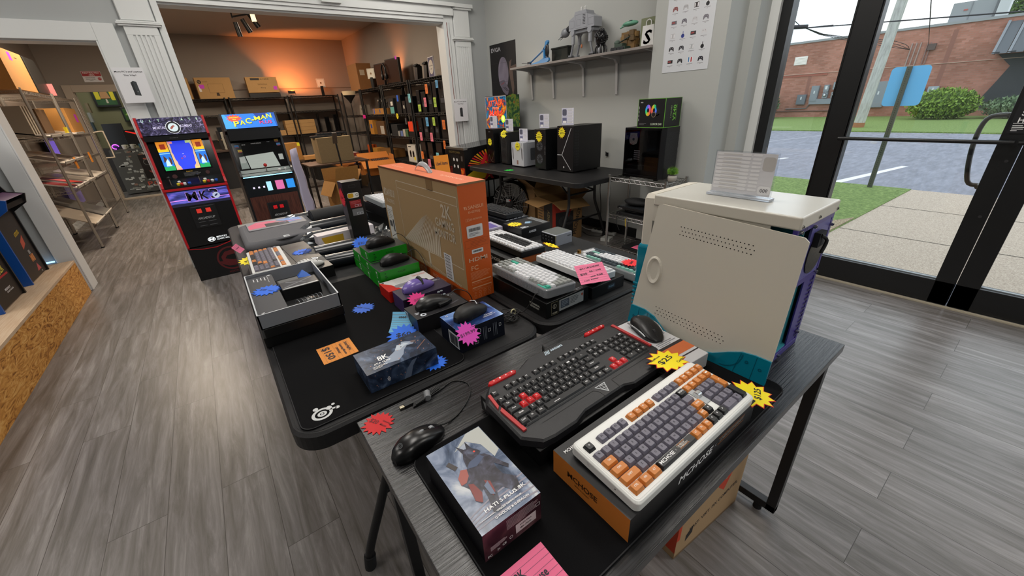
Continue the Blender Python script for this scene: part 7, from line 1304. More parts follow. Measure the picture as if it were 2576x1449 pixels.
# fan
t = thing('floor_fan', 'black drum floor fan with wire guard under the grey table', 'fan', (2.90, 3.93, 0.001), math.radians(-62)); R_ = .245; zc = .29
g = G(); n = 40
for a0_ in range(n):
    a, b = 2*PI*a0_/n, 2*PI*(a0_+1)/n; g.add([(R_*math.cos(a), -.055, zc+R_*math.sin(a)), (R_*math.cos(b), -.055, zc+R_*math.sin(b)), (R_*math.cos(b), .055, zc+R_*math.sin(b)), (R_*math.cos(a), .055, zc+R_*math.sin(a))], [(0, 1, 2, 3)], M('#0c0c0e', .35), True)
    g.add([(R_*.97*math.cos(a), -.055, zc+R_*.97*math.sin(a)), (R_*.97*math.cos(b), -.055, zc+R_*.97*math.sin(b)), (R_*.97*math.cos(b), .055, zc+R_*.97*math.sin(b)), (R_*.97*math.cos(a), .055, zc+R_*.97*math.sin(a))], [(3, 2, 1, 0)], M('#0c0c0e', .35), True)
g.build('drum', t)
for s_ in (-1, 1):
    g = G()
    for k in range(1, 8): q = R_*(.30+.68*k/8); g.tube([(q*math.cos(2*PI*i/32), s_*(.058+.018*(1-(q/R_)**2)*2), zc+q*math.sin(2*PI*i/32)) for i in range(32)], .0014, M('#a0a0a0', .35, .3), 5, 0, True)
    for k in range(14): a = 2*PI*k/14; g.tube([(R_*.25*math.cos(a), s_*.088, zc+R_*.25*math.sin(a)), (R_*.98*math.cos(a+.25), s_*.058, zc+R_*.98*math.sin(a+.25))], .0022, M('#b0b0b0', .35, .3), 5)
    g.build('wire_guard', t)
g = G()
for k in range(4):
    a = PI/2*k; P = []
    for i in range(6): q = R_*(.2+.7*i/5); P.append(Vector((q*math.cos(a), -.02, zc+q*math.sin(a))))
    Q = [Vector((R_*(.2+.7*i/5)*math.cos(a+.75), .025, zc+R_*(.2+.7*i/5)*math.sin(a+.75))) for i in range(6)]
    g.loft([P, Q], M('#1c1c1e', .4), False, True, False)
g.build('blades', t)
g = G(); g.lathe([(.0, -.10), (.045, -.10), (.062, -.08), (.065, -.0)], M('#17171a', .4), 20); mot = g.build('motor', t); mot.rotation_euler = (-PI/2, 0, 0); mot.location = (0, -.0, zc)
g = G(); g.box(-.03, -.115, zc+.015, .02, -.085, zc+.05, M('#9a9a9c', .4)); g.box(.01, -.118, zc+.03, .03, -.11, zc+.045, M('#c0392b', .5)); g.build('speed_switch', t, .002)
for s_ in (-1, 1):
    g = G(); g.tube([(s_*R_*1.0, 0, zc), (s_*R_*.95, .0, .12), (s_*R_*.85, -.10, .012)], .010, BLK, 8); g.tube([(s_*R_*.95, 0, .12), (s_*R_*.85, .12, .012)], .010, BLK, 8); g.build('stand', t)
# open cartons below the grey table
def pro(g): f = nearf(g, -.185, -.17, 0); f.rect(0, 0, .16, .42, M('#a32c18', .6), 1); f.rect(.04, .03, .26, .32, M('#141416', .5), 2); f.poly([(.16, 0), (.37, 0), (.37, .44), (.28, .44)], M('#8a6a44', .8), 1); f.poly([(.15, .42), (.27, .42), (.20, .25)], M('#a32c18', .6), 2); f.text('PRODIGY', .305, .20, .045, M('#2c241c', .7), .30, rot=78, l=3); fan_face(f, .13, .22, .05, M('#3a3a3c', .5), M('#2a2a2c', .5), FB, 3); fan_face(f, .21, .22, .05, M('#3a3a3c', .5), M('#2a2a2c', .5), FB, 3); f = westf(g, -.185, .17, 0); f.rect(.15, 0, .34, .43, M('#1d1a18', .6), 1); f.text('PRODIGY', .25, .2, .05, M('#8a7a50', .6), .28, rot=85, l=2); f.lines(.02, .10, .13, .38, 9, M('#5a4630', .7), 1)
open_box('open computer case carton printed black and red under the grey table', (2.965, 3.145, 0.001), math.radians(-13), .37, .34, .44, M('#9a7648', .85), (.17, .15, .17, .12), (-18, 25, -12, 40), prints=pro)
open_box('brown open carton behind the black and red carton', (3.14, 3.66, 0.001), math.radians(-14), .34, .36, .50, M('#7d603c', .85), (.18, .18, .14, .14), (60, 80, 40, 65))
# pinball machine at the corner
PBK = M('#0c0c0e', .3); t = thing('pinball_machine', 'pinball machine with red and yellow rays on its black side', 'pinball machine')
PA = ART('printed_flame_art', ['#101010', '#7a1410', '#d84a18', '#e8c030'], 6, .3, 3, 1.5)
t.location = (2.495, 4.30, 0); w = .45
g = G(); g.prism([(0, .52), (.86, .52), (.86, 1.0), (0, .925)], 0, .012, PBK, ax='y'); g.prism([(0, .52), (.86, .52), (.86, 1.0), (0, .925)], w-.012, w, PBK, ax='y'); f = nearf(g, 0, -.0004, .52)
f.poly([(.10, .02), (.35, .05), (.45, .20), (.12, .16), (.0, .10), (0, .0)], M('#c8a820', .4), 1)
for k in range(9): a = math.radians(12+15*k); f.poly([(.36, .18), (.36-.35*math.cos(a*.5+.2), .18+.215*math.sin(a*.5+.05)), (.36-.35*math.cos(a*.5+.27), .18+.215*math.sin(a*.5+.12))], M(['#c01c28', '#e06a20', '#d8b020'][k % 3], .4), 2)
f.poly([(.20, .20), (.30, .36), (.38, .20), (.33, .20), (.30, .27), (.25, .20)], M('#c8242c', .4), 3); f.poly([(.25, .02), (.33, .14), (.40, .02), (.36, .02), (.33, .07), (.29, .02)], M('#a8242c', .4), 3); g.build('side_panel', t, .001)
g = G(); g.box(-.012, 0, .46, 0, w, .925, PBK); f = westf(g, -.0125, w, .46); f.rect(.01, 0, w-.01, .25, PA, 1); f.rect(.13, .14, .34, .40, M('#0a0a0c', .4), 2)
for a, b in ((.19, .34), (.27, .34), (.19, .26), (.28, .26)): f.ring(a, b, .020, M('#d8d8d8', .3), 3, 14)
f.text('GOTCHA', .22, .43, .025, M('#6a5a30', .4), .28, l=3); f.rect(.37, .33, .41, .39, M('#9a9a9c', .2, .8), 3)
for k in range(3): f.poly([(.2+.05*k, .08), (.215+.05*k, .12), (.23+.05*k, .08)], BLK, 3)
g.build('coin_door', t, .001)
g = G(); g.box(-.015, -.004, .92, .04, w+.004, .945, SIL); g.box(0, .0, .53, .85, w, .55, BLKM); g.add([(.04, .012, .935), (.85, .012, .998), (.85, w-.012, .998), (.04, w-.012, .935)], [(0, 1, 2, 3)], M('#15171a', .08)); g.build('playfield_glass', t, .001)
for x in (.03, .82):
    for y in (.02, w-.02): g = G(); g.tube([(x, y, .55), (x+(-.05 if x < .5 else .03), y, .01)], .018, M('#17171a', .3), 8); g.cyl((x+(-.05 if x < .5 else .03), y, 0), (x+(-.05 if x < .5 else .03), y, .02), .03, SIL, 12); g.build('leg', t)
bb = G(); bb.box(.655, -.01, 1.0, .86, w+.01, 1.50, PBK); f = nearf(bb, .655, -.0104, 1.06); f.poly([(0, 0), (.2, 0), (.2, .43), (.1, .45), (0, .42)], ART('green_jungle_art', ['#10261c', '#2c5c34', '#7a9a3c', '#b8452c'], 14, .4, 4, 2), 1); bo = bb.build('backbox', t, .001)
g = G(); f = westf(g, .654, w+.005, 1.07); LI = ART('lit_backglass', ['#141640', '#1f6f9a', '#1a3a5c', '#b0481c', '#d8a030'], 7, .2, 3, 2, emit=.5); f.rect(0, 0, w+.01, .42, LI, 1); f.text('ATTACK', .23, .345, .075, M('#5a0c08', .3), .36, l=2, rot=3); f.text('ATTACK', .23, .347, .068, M('#e84a20', .3, emit=1.2), .34, l=3, rot=3); f.text('FROM', .23, .285, .030, M('#e86a20', .3, emit=1.2), .14, l=3); f.text('MARS', .23, .225, .080, M('#5a0c08', .3), .31, l=2, rot=-2); f.text('MARS', .23, .227, .072, M('#e83a20', .3, emit=1.2), .29, l=3, rot=-2)
f.ring(.38, .16, .045, M('#a8d838', .3, emit=1), 3, 18); f.ring(.38, .165, .028, M('#e8f080', .3, emit=1), 4, 18); f.ring(.13, .12, .06, M('#141030', .3), 3, 18); f.ring(.13, .15, .075, M('#c8a8f0', .3, emit=1), 3, 20, .070, 1, 20, 160); f.frame(0, 0, w+.01, .42, .006, M('#c9ccd0', .3), 5); g.build('backglass', bo)
g = G(); g.cyl((3.30, 5.06, 0), (3.30, 5.06, .7), .012, BLK, 8); g.cyl((3.36, 5.0, 0), (3.36, 5.0, .7), .010, BLK, 8); solo(g, 'folded_stand', 'folded black stand leaning in the dark corner', 'stand')
g = G(); rd = random.Random(12)
for k in range(7): g.tube([(3.0+rd.uniform(0, .4), 4.55+rd.uniform(0, .35), rd.uniform(.01, .09)) for i in range(7)], .005, BLK if k % 3 else M('#b9b9b6', .5), 6, 4)
solo(g, 'cable_pile', 'tangled black and white cables on the floor in the corner', 'cable')
g = G(); g.box(0, 0, .38, .7, .14, .64, M('#141416', .6)); g.box(0.02, .01, 0, .06, .13, .38, BLK); g.box(.62, .01, 0, .66, .13, .38, BLK); solo(g, 'black_crate', 'black storage unit in the shadow under the pinball machine', 'crate', (2.5, 4.95, 0.001))
# ================================================================= CEILING FIXTURES
for k, (lx, ly) in enumerate(LAMPS):
    t = thing('ceiling_light', 'recessed ceiling light panel', 'ceiling light', (lx, ly, 3.2), group='ceiling light panels of the shop'); g = G(); g.box(-.30, -.60, -.04, .30, .60, 0, WHITE); g.build('frame', t)
    g = G(); g.box(-.28, -.58, -.046, .28, .58, -.04, M('#fff6ea', .5, emit=2.5)); g.build('diffuser', t)
# ================================================================= BACK ROOM
t = thing('track_light', 'black track light with three heads on the back room ceiling', 'ceiling light', (1.12, 8.75, 2.9995)); g = G(); g.box(-.15, -.02, -.03, .16, .02, 0, BLK); g.cyl((-.12, 0, -.03), (-.12, 0, -.12), .01, BLK, 8); g.tube([(-.13, 0, -.10), (.13, 0, -.045)], .012, BLK, 8); g.build('track', t)
for x, z, a in ((-.10, -.17, 5), (.01, -.12, 22), (.13, -.05, 30)):
    g = G(); a = math.radians(a); d = Vector((math.sin(a), .1, -math.cos(a))).normalized(); p = Vector((x, 0, z)); g.cyl(p, p+d*.20, .032, BLK, 16, .038)
    if x > .1: g.cyl(p+Vector((.045, -.02, .0)), p+Vector((.05, -.03, -.10)), .035, M('#ffd8a0', .4, emit=2), 14)
    g.build('lamp_head', t)
for lb, loc, ry in (('small black floodlight on the rear shelf casting orange light', (1.99, 10.98, 1.822), 0), ('small black floodlight on the right shelf row casting orange light', (3.30, 8.02, 1.832), -PI/2)):
    t = thing('floodlight', lb, 'lamp', loc, ry); g = G(); g.box(-.07, -.03, .04, .07, .03, .10, BLK); g.box(-.06, -.025, .10, .06, .025, .104, M('#ff7a2a', .4, emit=3)); g.build('housing', t); g = G(); g.box(-.04, -.02, 0, .04, .02, .01, BLK); g.box(-.075, -.006, .0, -.07, .006, .08, BLK); g.box(.07, -.006, 0, .075, .006, .08, BLK); g.build('bracket', t)
kw = dict(m=SHELFB, n=8, r=.016, name='steel_rack', th=.035, thin=.0045, zig=8, solid=True)
for lb, x0, x1 in (('black steel shelving along the rear wall, left bay', -.60, .66), ('black steel shelving along the rear wall, middle bay', .74, 1.86), ('black steel shelving along the rear wall, right bay', 1.94, 2.96)): wire_rack(lb, x0, 10.88, x1, 11.30, (1.80, 1.49, 1.0, .48), 1.82, along='y', **kw)
LV = (1.81, 1.335, .955, .52)
for lb, y0, y1 in (('black steel shelving with tagged computers, nearest bay on the right', 5.50, 6.68), ('black steel shelving with loose parts, second bay on the right', 6.76, 7.94), ('black steel shelving with small cartons, third bay on the right', 8.02, 9.20), ('black steel shelving in the far right corner', 9.28, 10.60)): wire_rack(lb, 2.98, y0, 3.40, y1, LV, 1.83, **kw)
def crt(lb, x, y, z, w, d, h, col=None, rz=0, p=None, tp='#8a6c44', nm='cardboard_box'): return tape_box(lb, (x, y, z+.0008), math.radians(rz), w, d, h, col or KRAFT, nm, tape=tp, prints=p)
PKD = M('#c43ac0', .6)
def hp(g): f = nearf(g, -.31, -.10, 0); f.ring(.07, .32, .035, M('#2a2018', .6), 1, 16); f.text('hp', .07, .32, .035, M('#b0844c', .6), l=2); f.frame(.20, .12, .46, .28, .004, M('#6a4c28', .7)); f.poly([(.31, .12), (.35, .12), (.36, .06), (.30, .06)], M('#3a2a1a', .7), 1); f.rect(.03, .14, .07, .24, M('#d8d0c8', .6), 1); f.rect(.05, .20, .13, .27, PKD, 2); f.lines(.12, .31, .3, .33, 1, M('#6a4c28', .7), 1)
crt('brown monitor carton with drawn screen and pink sticker on the rear shelving', .56, 11.09, 1.80, .62, .20, .40, p=hp, rz=3)
crt('brown carton partly hidden left of the drawn screen carton', -.02, 11.09, 1.80, .34, .20, .40, rz=-4)
crt('brown carton with black header print on the rear shelving under the orange glow', 1.45, 11.07, 1.90, .60, .18, .30, p=lambda g: (lambda f: (f.rect(.09, .24, .26, .28, M('#1c1612', .6), 1), f.text('ALL PURPOSE', .36, .26, .022, M('#2a2018', .7), .17, l=1), f.text('INSIGNIA', .30, .16, .03, M('#7a5a30', .7), .18, l=1), f.text('fiery', .30, .09, .03, M('#4a3820', .7), .10, l=1), f.rect(.50, .05, .57, .12, PKD, 2)))(nearf(g, -.30, -.09, 0)))
g = G(); g.box(-.30, -.12, 0, .30, .10, .085, BLK); f = nearf(g, -.3, -.12, 0); f.line(.02, .075, .58, .075, .004, M('#4a4238', .5), 1); solo(g, 'flat_equipment', 'flat black equipment under the black header carton on the rear shelving', 'electronic device', (1.45, 11.08, 1.8008))
def cardstand(lb, x, y, z, s_=.10):
    t = thing('tag_stand', lb, 'display card', (x, y, z)); g = G(); g.box(-.03, -.02, 0, .03, .02, .34*s_*10*.6, BLK); g.build('stand', t, .002); g = G(); zz_ = .21*s_*10; g.box(-.09, -.006, zz_-.03, .09, 0, zz_+.15, M('#d8d2c4', .6)); f = nearf(g, -.09, -.0062, zz_-.03); f.frame(.01, .01, .17, .17, .004, M('#6a6458', .6)); f.ring(.09, .09, .02, M('#8a6a4a', .6), 1, 10); g.build('card', t); return t
cardstand('white card on a black stand near the right end of the rear shelving', 2.68, 11.05, 1.8008); 
t = cardstand('white card on a black stand on the right shelving beside the tall carton', 3.1, 8.72, 1.8108); t.rotation_euler = (0, 0, -1.0)
crt('tall narrow brown carton with a white label on the far right shelving', 3.15, 9.55, 1.811, .30, .62, .50, M('#8d6036', .85, var=.05), p=lambda g: nearf(g, -.15, -.31, 0).rect(.05, .28, .15, .38, M('#c8b8a0', .6), 1))
for lb, y, ln, hh, cl, tl in (('dark all in one monitor leaning on top of the right shelving', 8.22, .50, .40, '#3a241c', 10), ('dark flat monitor with a pink sticker on top of the right shelving', 7.66, .46, .42, '#33201a', -8)):
    t = thing('monitor', lb, 'monitor', (3.14, y, 1.812), math.radians(8)); g = G(); g.box(-.02, -ln/2, .03, .03, ln/2, hh, M('#141110', .4)); f = westf(g, -.0202, ln/2, .03); f.rect(.015, .015, ln-.015, hh-.045, M(cl, .25), 1)
    if tl < 0: f.rect(.38, hh-.06, .43, hh-.01, PKD, 2)
    g.build('screen', t, .003); g = G(); g.box(-.08, -.10, 0, .10, .10, .012, BLK); g.box(.03, -.03, .012, .05, .03, .2, BLK); g.build('stand', t)
t = thing('headset', 'black headset hung between the two dark monitors', 'headset', (3.06, 7.93, 1.812)); g = G(); g.tube([(0, -.09, .18), (0, -.08, .30), (0, 0, .36), (0, .08, .30), (0, .09, .18)], .016, BLK, 8, 5); g.ball((0, -.09, .16), .03, .03, .06, BLK, 12, 8); g.ball((0, .09, .16), .03, .03, .06, BLK, 12, 8); g.build('headband', t)
g = G(); g.box(-.02, -.02, .0, .02, .02, .10, BLK); g.build('rest', t)
for lb, y in (('black speaker nearest the orange beam on the right shelving', 6.62), ('black webcam stand on top of the right shelving by the wolf free sign', 6.28)):
    g = G(); g.prism([(-.04, 0), (.05, 0), (.06, .20), (-.02, .24)], -.05, .05, BLK, ax='y'); g.box(-.05, -.06, .20, .03, .05, .225, BLKM); solo(g, 'desk_speaker', lb.replace(' by the wolf free sign', ' beside the round label sign'), 'speaker', (3.12, y, 1.812), bevel=.003)
t = paper('blue card sign with a white disc reading on shop gaming, on the right shelving', (3.03, 6.02, 1.812), .235, .26, lambda f, w, h: (f.rect(.008, .008, w-.008, h-.008, M('#4a4a6a', .5), 1), f.ring(w/2, h/2, .092, M('#c8c2b8', .5), 2, 28), f.text('On Shop Gaming', w/2, h*.56, .018, M('#2a2530', .5), w*.66, l=3), f.text('- $500', w/2, h*.40, .018, M('#2a2530', .5), w*.26, l=3)), rot=Matrix(((-.12, 0, -.99), (-.99, 0, .12), (0, 1, 0))).to_euler(), th=.012)
# tagged computers, each a thing, each paper tag a thing
TC = {'o': '#e0742c', 'g': '#a8c84a', 'p': '#e0788a', 'b': '#5aa0d0', 'c': '#7ac0cc', 'y': '#d8c428'}
def backpc(lb, y, z, w, h, col='#0f0f11', d=.36, x=2.995, det=0):
    g = G(); g.box(0, 0, 0, d, w, h, M(col, .4)); f = westf(g, 0, w, 0); f.rect(.012, h*.62, w-.012, h-.02, M('#1d1d20', .3), 1)
    for i in range(4): f.rect(.02, h*.10+.018*i, w-.02, h*.10+.006+.018*i, M('#232326', .5), 1)
    f.ring(w/2, h*.5, .010, M('#5a5a60', .3), 1, 10)
    if det: f.rect(w*.2, h*.3, w*.8, h*.45, M('#44454a', .4), 1)
    return solo(g, 'computer_tower', lb, 'computer tower', (x, y, z+.0008), bevel=.002)
def rtag(lb, y, z, c, w=.085, h=.13, x=2.965): 
    g = G(); g.box(0, 0, 0, .001, w, h, M(TC[c], .6)); f = westf(g, -.0001, w, 0); f.lines(.012, .02, w-.012, h-.02, 5, M('#3a3a40', .6), 1, w=.002, seed=int(y*100)); return solo(g, 'paper_tag', lb, 'price tag', (x, y, z))
top, mid, low = 1.335, .955, .52
for lb, y, z, w, h, det in (('black tower with orange tag, upper row of the tagged computers', 5.98, top, .15, .40, 1), ('narrow black tower at the far end of the upper tagged row', 6.42, top, .11, .33, 0), ('small dark tower with pink tag in the upper tagged row', 6.21, top, .15, .30, 1), ('black tower with green tag in the upper tagged row', 5.83, top, .11, .41, 0), ('wide dark grey tower, near end of the upper tagged row', 5.55, top, .20, .42, 1),
    ('black tower at the far end of the middle tagged row', 6.46, mid, .15, .30, 0), ('black tower with light blue tag in the middle tagged row', 6.25, mid, .15, .32, 1), ('black tower with pink tag in the middle tagged row', 6.06, mid, .13, .31, 0), ('black tower with lime tag in the middle tagged row', 5.88, mid, .13, .32, 1), ('large black tower with orange tag, near end of the middle tagged row', 5.55, mid, .24, .33, 0),
    ('black tower with orange tag in the lowest tagged row', 6.44, low, .18, .38, 0), ('open framed black tower in the lowest tagged row', 6.18, low, .18, .37, 1), ('glossy black tower with blue tag in the lowest tagged row', 5.86, low, .20, .38, 1), ('dark tower behind the pinball machine in the lowest tagged row', 5.56, low, .20, .36, 0)): backpc(lb, y, z, w, h, det=det)
for lb, y, z, c, *k in (('orange tag at the top of the upper tagged row', 6.03, 1.60, 'o'), ('pale lime tag low on the far end of the upper tagged row', 6.35, 1.36, 'g', .10, .10), ('pink tag in the upper tagged row', 6.13, 1.42, 'p'), ('lime tag in the upper tagged row', 5.80, 1.41, 'g'), ('light blue tag high in the upper tagged row', 5.68, 1.66, 'b', .075, .10), ('pale blue tag at the near post of the tagged shelving', 5.43, 1.53, 'b', .08, .13),
    ('pale teal tag on the post between the two near bays', 6.70, 1.50, 'c', .09, .13), ('light blue tag in the middle tagged row', 6.15, 1.14, 'b', .09, .13), ('lime tag in the middle tagged row', 5.92, 1.15, 'g', .08, .12), ('orange tag on the large tower of the middle tagged row', 5.60, 1.10, 'o', .09, .13), ('left pink tag hanging at the bottom of the middle tagged row', 6.45, .915, 'p', .09, .13), ('right pink tag hanging at the bottom of the middle tagged row', 6.06, .915, 'p', .09, .13),
    ('orange tag in the lowest tagged row', 6.50, .62, 'o', .09, .12), ('pale blue tag in the lowest tagged row', 5.93, .62, 'c', .09, .13), ('pink tag low in the lowest tagged row', 6.26, .50, 'p', .10, .13), ('narrow orange tag beside the pinball machine', 5.66, .82, 'o', .07, .12), ('pink tag partly behind the tall monitor carton', 6.02, .46, 'p', .06, .12)): rtag(lb, y, z, c, *(k[0:2] if k else ()))
# second bay
def small(lb, y, z, w, h, col, d=.20, x=3.0, nm='small_box', cat='box', fn=None, r=.5):
    g = G(); g.box(0, 0, 0, d, w, h, M(col, r))
    if fn: fn(westf(g, 0, w, 0), w, h)
    return solo(g, nm, lb, cat, (x, y, z+.0008), bevel=.001)
lit = lambda c: (lambda f, w, h: (f.rect(.01, .01, w-.01, h*.45, M(c, .5), 1), f.rect(w*.3, h*.55, w*.8, h*.8, M('#c8c4ba', .5), 1)))
small('teal and white boxed part on the second bay of the right shelving', 7.56, top, .20, .26, '#23262a', fn=lit('#5a9a94')); small('black boxed part with blue tape on the second bay of the right shelving', 7.22, top, .20, .30, '#141416', fn=lambda f, w, h: f.rect(.05, h-.10, .12, h, M('#2a5ac0', .5), 1)); small('dark boxed part with a white sticker on the second bay', 7.04, top, .13, .20, '#121214', fn=lambda f, w, h: f.rect(.04, .08, .09, .13, M('#b9b5aa', .5), 1)); small('black vent grille part on the second bay of the right shelving', 6.80, top, .20, .26, '#17171a', nm='computer_part', cat='computer part')
star('yellow paper star hanging from the second bay of the right shelving', (2.965, 7.38, 1.30), .055, '#d8c420', [('$5', 0, 0, .35, .8)], rot=Matrix(((0, 0, -1), (-1, 0, 0), (0, 1, 0))).to_euler(), n=12)
small('grey keypad remote hanging near the second bay', 7.1, 1.16, .04, .10, '#5a5a5c', .02, nm='remote', cat='remote'); small('round black bag on the second bay, middle level', 7.56, mid, .30, .20, '#111113', nm='black_bag', cat='bag', r=.9)
small('red and orange plastic part on the second bay, middle level', 6.84, mid+.09, .20, .16, '#d8401c', .12, nm='computer_part', cat='computer part', fn=lambda f, w, h: f.poly([(.02, h-.05), (.10, h-.02), (.07, h)], M('#d82a6a', .5), 1)); small('black box under the red and orange part', 6.80, mid, .26, .09, '#101012')
for i, (y, c) in enumerate(((7.48, '#8a8a88'), (7.34, '#5a6a9a'), (7.22, '#a09c92'), (7.10, '#3c5a3c'))): small(['pale crumpled', 'blue white', 'grey white', 'green circuit board'][i]+' small part on the second bay, middle level', y, mid, .10, .09+.03*(i > 1), c, .10, nm='computer_part', cat='computer part')
small('white boxed controllers with a picture on the second bay, lowest level', 6.88, low, .36, .30, '#a8a49c', .26, fn=lambda f, w, h: (f.rect(.01, .01, w-.01, h-.01, M('#b9b6ae', .5), 1), f.ring(.12, .17, .035, BLK, 2, 12), f.ring(.24, .17, .035, BLK, 2, 12), f.rect(.085, .09, .155, .17, BLK, 2), f.rect(.205, .09, .275, .17, BLK, 2), f.lines(.05, .25, .3, .28, 1, INK, 2), f.ring(.28, .07, .035, M('#d8c020', .5), 3, 10)))
small('white boxed part with a black window, on the lowest level between the near bays', 6.68, low, .14, .32, '#8d8a84', .2, x=3.05)
# third and fourth bays
small('open kraft tray with figurines on the third bay, upper level', 8.10, top, .62, .11, '#a4743c', .3, nm='cardboard_tray', fn=lambda f, w, h: (f.rect(.05, .02, .10, .11, M('#2a5ac0', .5), 1), f.rect(.38, .03, .42, .09, M('#2a4a90', .5), 1)))
t = thing('figurine_group', 'dark model figures with small white pieces on the kraft tray', 'figurines', (3.05, 8.5, top+.1125)); g = G(); rd = random.Random(21)
for i in range(12): y = rd.uniform(-.22, .22); x = rd.uniform(0, .15); hh = rd.uniform(.08, .22); g.cyl((x, y, 0), (x, y, hh), .018, BLK, 8, .006); g.ball((x, y, hh), .018, .018, .02, M(rd.choice(['#1a1a1c', '#8a857c', '#141416']), .5), 8, 6)
g.build('figures', t)
small('small white figure box on the far right bay, upper level', 9.30, top, .26, .20, '#8d8478', .15, fn=lambda f, w, h: (f.ring(.13, .12, .05, M('#a09a90', .5), 1, 10), f.ring(.13, .12, .03, M('#5a544a', .5), 2, 8)))
small('hot pink sticker on the shelf edge of the far right bay', 9.12, 1.27, .16, .07, '#d82a8a', .004, x=2.955, nm='sticker', cat='sticker')
small('upright kraft box with a blue sticker on the far right bay', 8.88, mid, .22, .28, '#b07a34', .2, fn=lambda f, w, h: f.rect(.07, .12, .15, .20, M('#2a4a9a', .5), 1)); small('dark kraft carton with a white label on the third bay, middle level', 8.22, mid, .46, .26, '#5a4028', .3, fn=lambda f, w, h: f.rect(.22, .02, .42, .17, M('#a8a298', .5), 1)); small('black binder with a white spine on the third bay, middle level', 8.04, mid, .12, .22, '#0f0f10', .22, fn=lambda f, w, h: f.rect(.07, .01, .09, h-.02, M('#b9b5ac', .5), 1), nm='binder', cat='binder')
small('bundle of white and black cables on the third bay, middle level edge', 7.98, mid+.0, .05, .03, '#a8a49a', .05, x=2.99, nm='cable_coil', cat='cable'); small('orange boxed tool on the far right bay, lowest level', 9.34, low, .18, .20, '#b8501c', .15); small('pair of yellow kraft cartons on the far right bay, lowest level', 8.90, low, .34, .15, '#b07c34', .2); small('long kraft carton on the third bay, lowest level', 8.1, low, .62, .16, '#7a5428', .3)
t = thing('floor_lamp', 'slim black floor lamp with a flared shade between the shelving', 'lamp', (2.86, 9.62, 0.001)); g = G(); g.lathe([(.11, 0), (.11, .015), (.02, .025)], BLK, 18); g.build('base', t); g = G(); g.cyl((0, 0, .02), (0, 0, 1.58), .010, BLK, 8); g.build('pole', t); g = G(); g.lathe([(.015, 1.58), (.03, 1.62), (.13, 1.74)], BLK, 20, cap=False); g.lathe([(.128, 1.74), (.14, 1.82)], M('#c9b08a', .6, emit=.15), 20, cap=False); g.build('lamp_shade', t)
# rear shelving contents
for k, (x, z, w) in enumerate(((1.78, 1.0, .22), (2.10, 1.0, .42))):
    for j in range(4): crt(['bottom', 'second', 'third', 'top'][j]+[' kraft laptop carton of the left pile on the rear shelving', ' kraft laptop carton of the right pile on the rear shelving'][k], x, 11.06, z+.078*j*1.0, w, .26, .0765, tp=None, rz=(j % 2)*1.5, nm='laptop_carton')
crt('long kraft carton lying on the rear shelving left of the pile', 1.28, 11.02, 1.0, .72, .24, .11, tp=None)
for lb, x, z, w, h, c in (('dark blue screened monitor on the long kraft carton of the rear shelving', 1.20, 1.1112, .52, .26, '#0f1424'), ('black monitor seen edge on, first on the rear shelving right bay', 2.42, 1.0008, .05, .42, '#121213'), ('black monitor seen edge on, second on the rear shelving right bay', 2.62, 1.0008, .10, .34, '#101011'), ('black monitor seen edge on, third on the rear shelving right bay', 2.82, 1.0008, .09, .38, '#131314'), ('small black speaker on the rear shelving between the arcade cabinets', .42, 1.0008, .14, .26, '#0d0d0e')):
    t = thing('monitor' if 'monitor' in lb else 'desk_speaker', lb, 'monitor' if 'monitor' in lb else 'speaker', (x, 11.02, z), math.radians(4)); g = G(); g.box(-w/2, -.02, .02, w/2, .02, h, M(c, .3)); f = nearf(g, -w/2, -.0202, .02); f.rect(.006, .006, w-.006, h-.028, M(c, .12), 1); g.build('screen', t, .002); g = G(); g.box(-w/3, -.08, 0, w/3, .08, .02, BLK); g.build('stand', t)
crt('low pale tray of papers on the rear shelving between the cabinets', .35, 10.98, 1.0+.0, .1, .05, .02, tp=None)
for k in range(4):
    g = G(); g.box(0, 0, 0, .03, .24, .28-.02*k, M(['#17110e', '#8a867a', '#241a14', '#1a1512'][k], .5)); solo(g, 'binder', ['leftmost', 'second', 'third', 'rightmost'][k]+' dark binder standing between the two arcade cabinets', 'binder', (.24+.045*k, 8.2, .96), math.radians(-6*k))
g = G(); g.box(-.35, -.25, .93, .30, .25, .955, M('#3a2c22', .5)); g.box(-.33, -.23, 0, -.29, -.19, .93, BLK); g.box(.24, -.23, 0, .28, -.19, .93, BLK); g.box(-.33, .19, 0, -.29, .23, .93, BLK); g.box(.24, .19, 0, .28, .23, .93, BLK); g.box(-.30, -.2, .35, .25, .2, .92, BLKM); solo(g, 'side_table', 'dark stand with open front behind the two arcade cabinets', 'table', (.42, 8.30, .0008))
# work desk in the middle of the back room
t = thing('work_desk', 'brown work desk with thin black legs in the back room', 'desk', (0, 0, 0)); g = G(); g.box(1.16, 6.55, .70, 2.05, 7.15, .72, M('#4a3424', .45)); g.build('desk_top', t, .002)
for x in (1.19, 2.01):
    for y in (6.58, 7.12): g = G(); g.box(x-.015, y-.015, 0, x+.015, y+.015, .70, BLK); g.build('leg', t)
crt('large blank kraft box on the brown work desk', 1.62, 6.86, .72, .50, .32, .36, M('#8f7a58', .85, var=.04), tp=None, rz=2)
for lb, x, y, z, rz in (('black keyboard on top of the blank kraft box', 1.55, 6.84, 1.082, 3), ('second black keyboard lying across the blank kraft box', 1.66, 6.92, 1.112, -4)):
    t = thing('computer_keyboard', lb, 'keyboard', (x, y, z), math.radians(rz)); g = G(); g.box(-.22, -.07, 0, .22, .07, .02, BLK); g.build('case', t, .002); g = G()
    for i in range(20):
        for j in range(5): g.box(-.21+.021*i, -.06+.024*j, .02, -.193+.021*i, -.042+.024*j, .028, M('#1c1c1e', .4))
    g.build('keycaps', t)['kind'] = 'stuff'
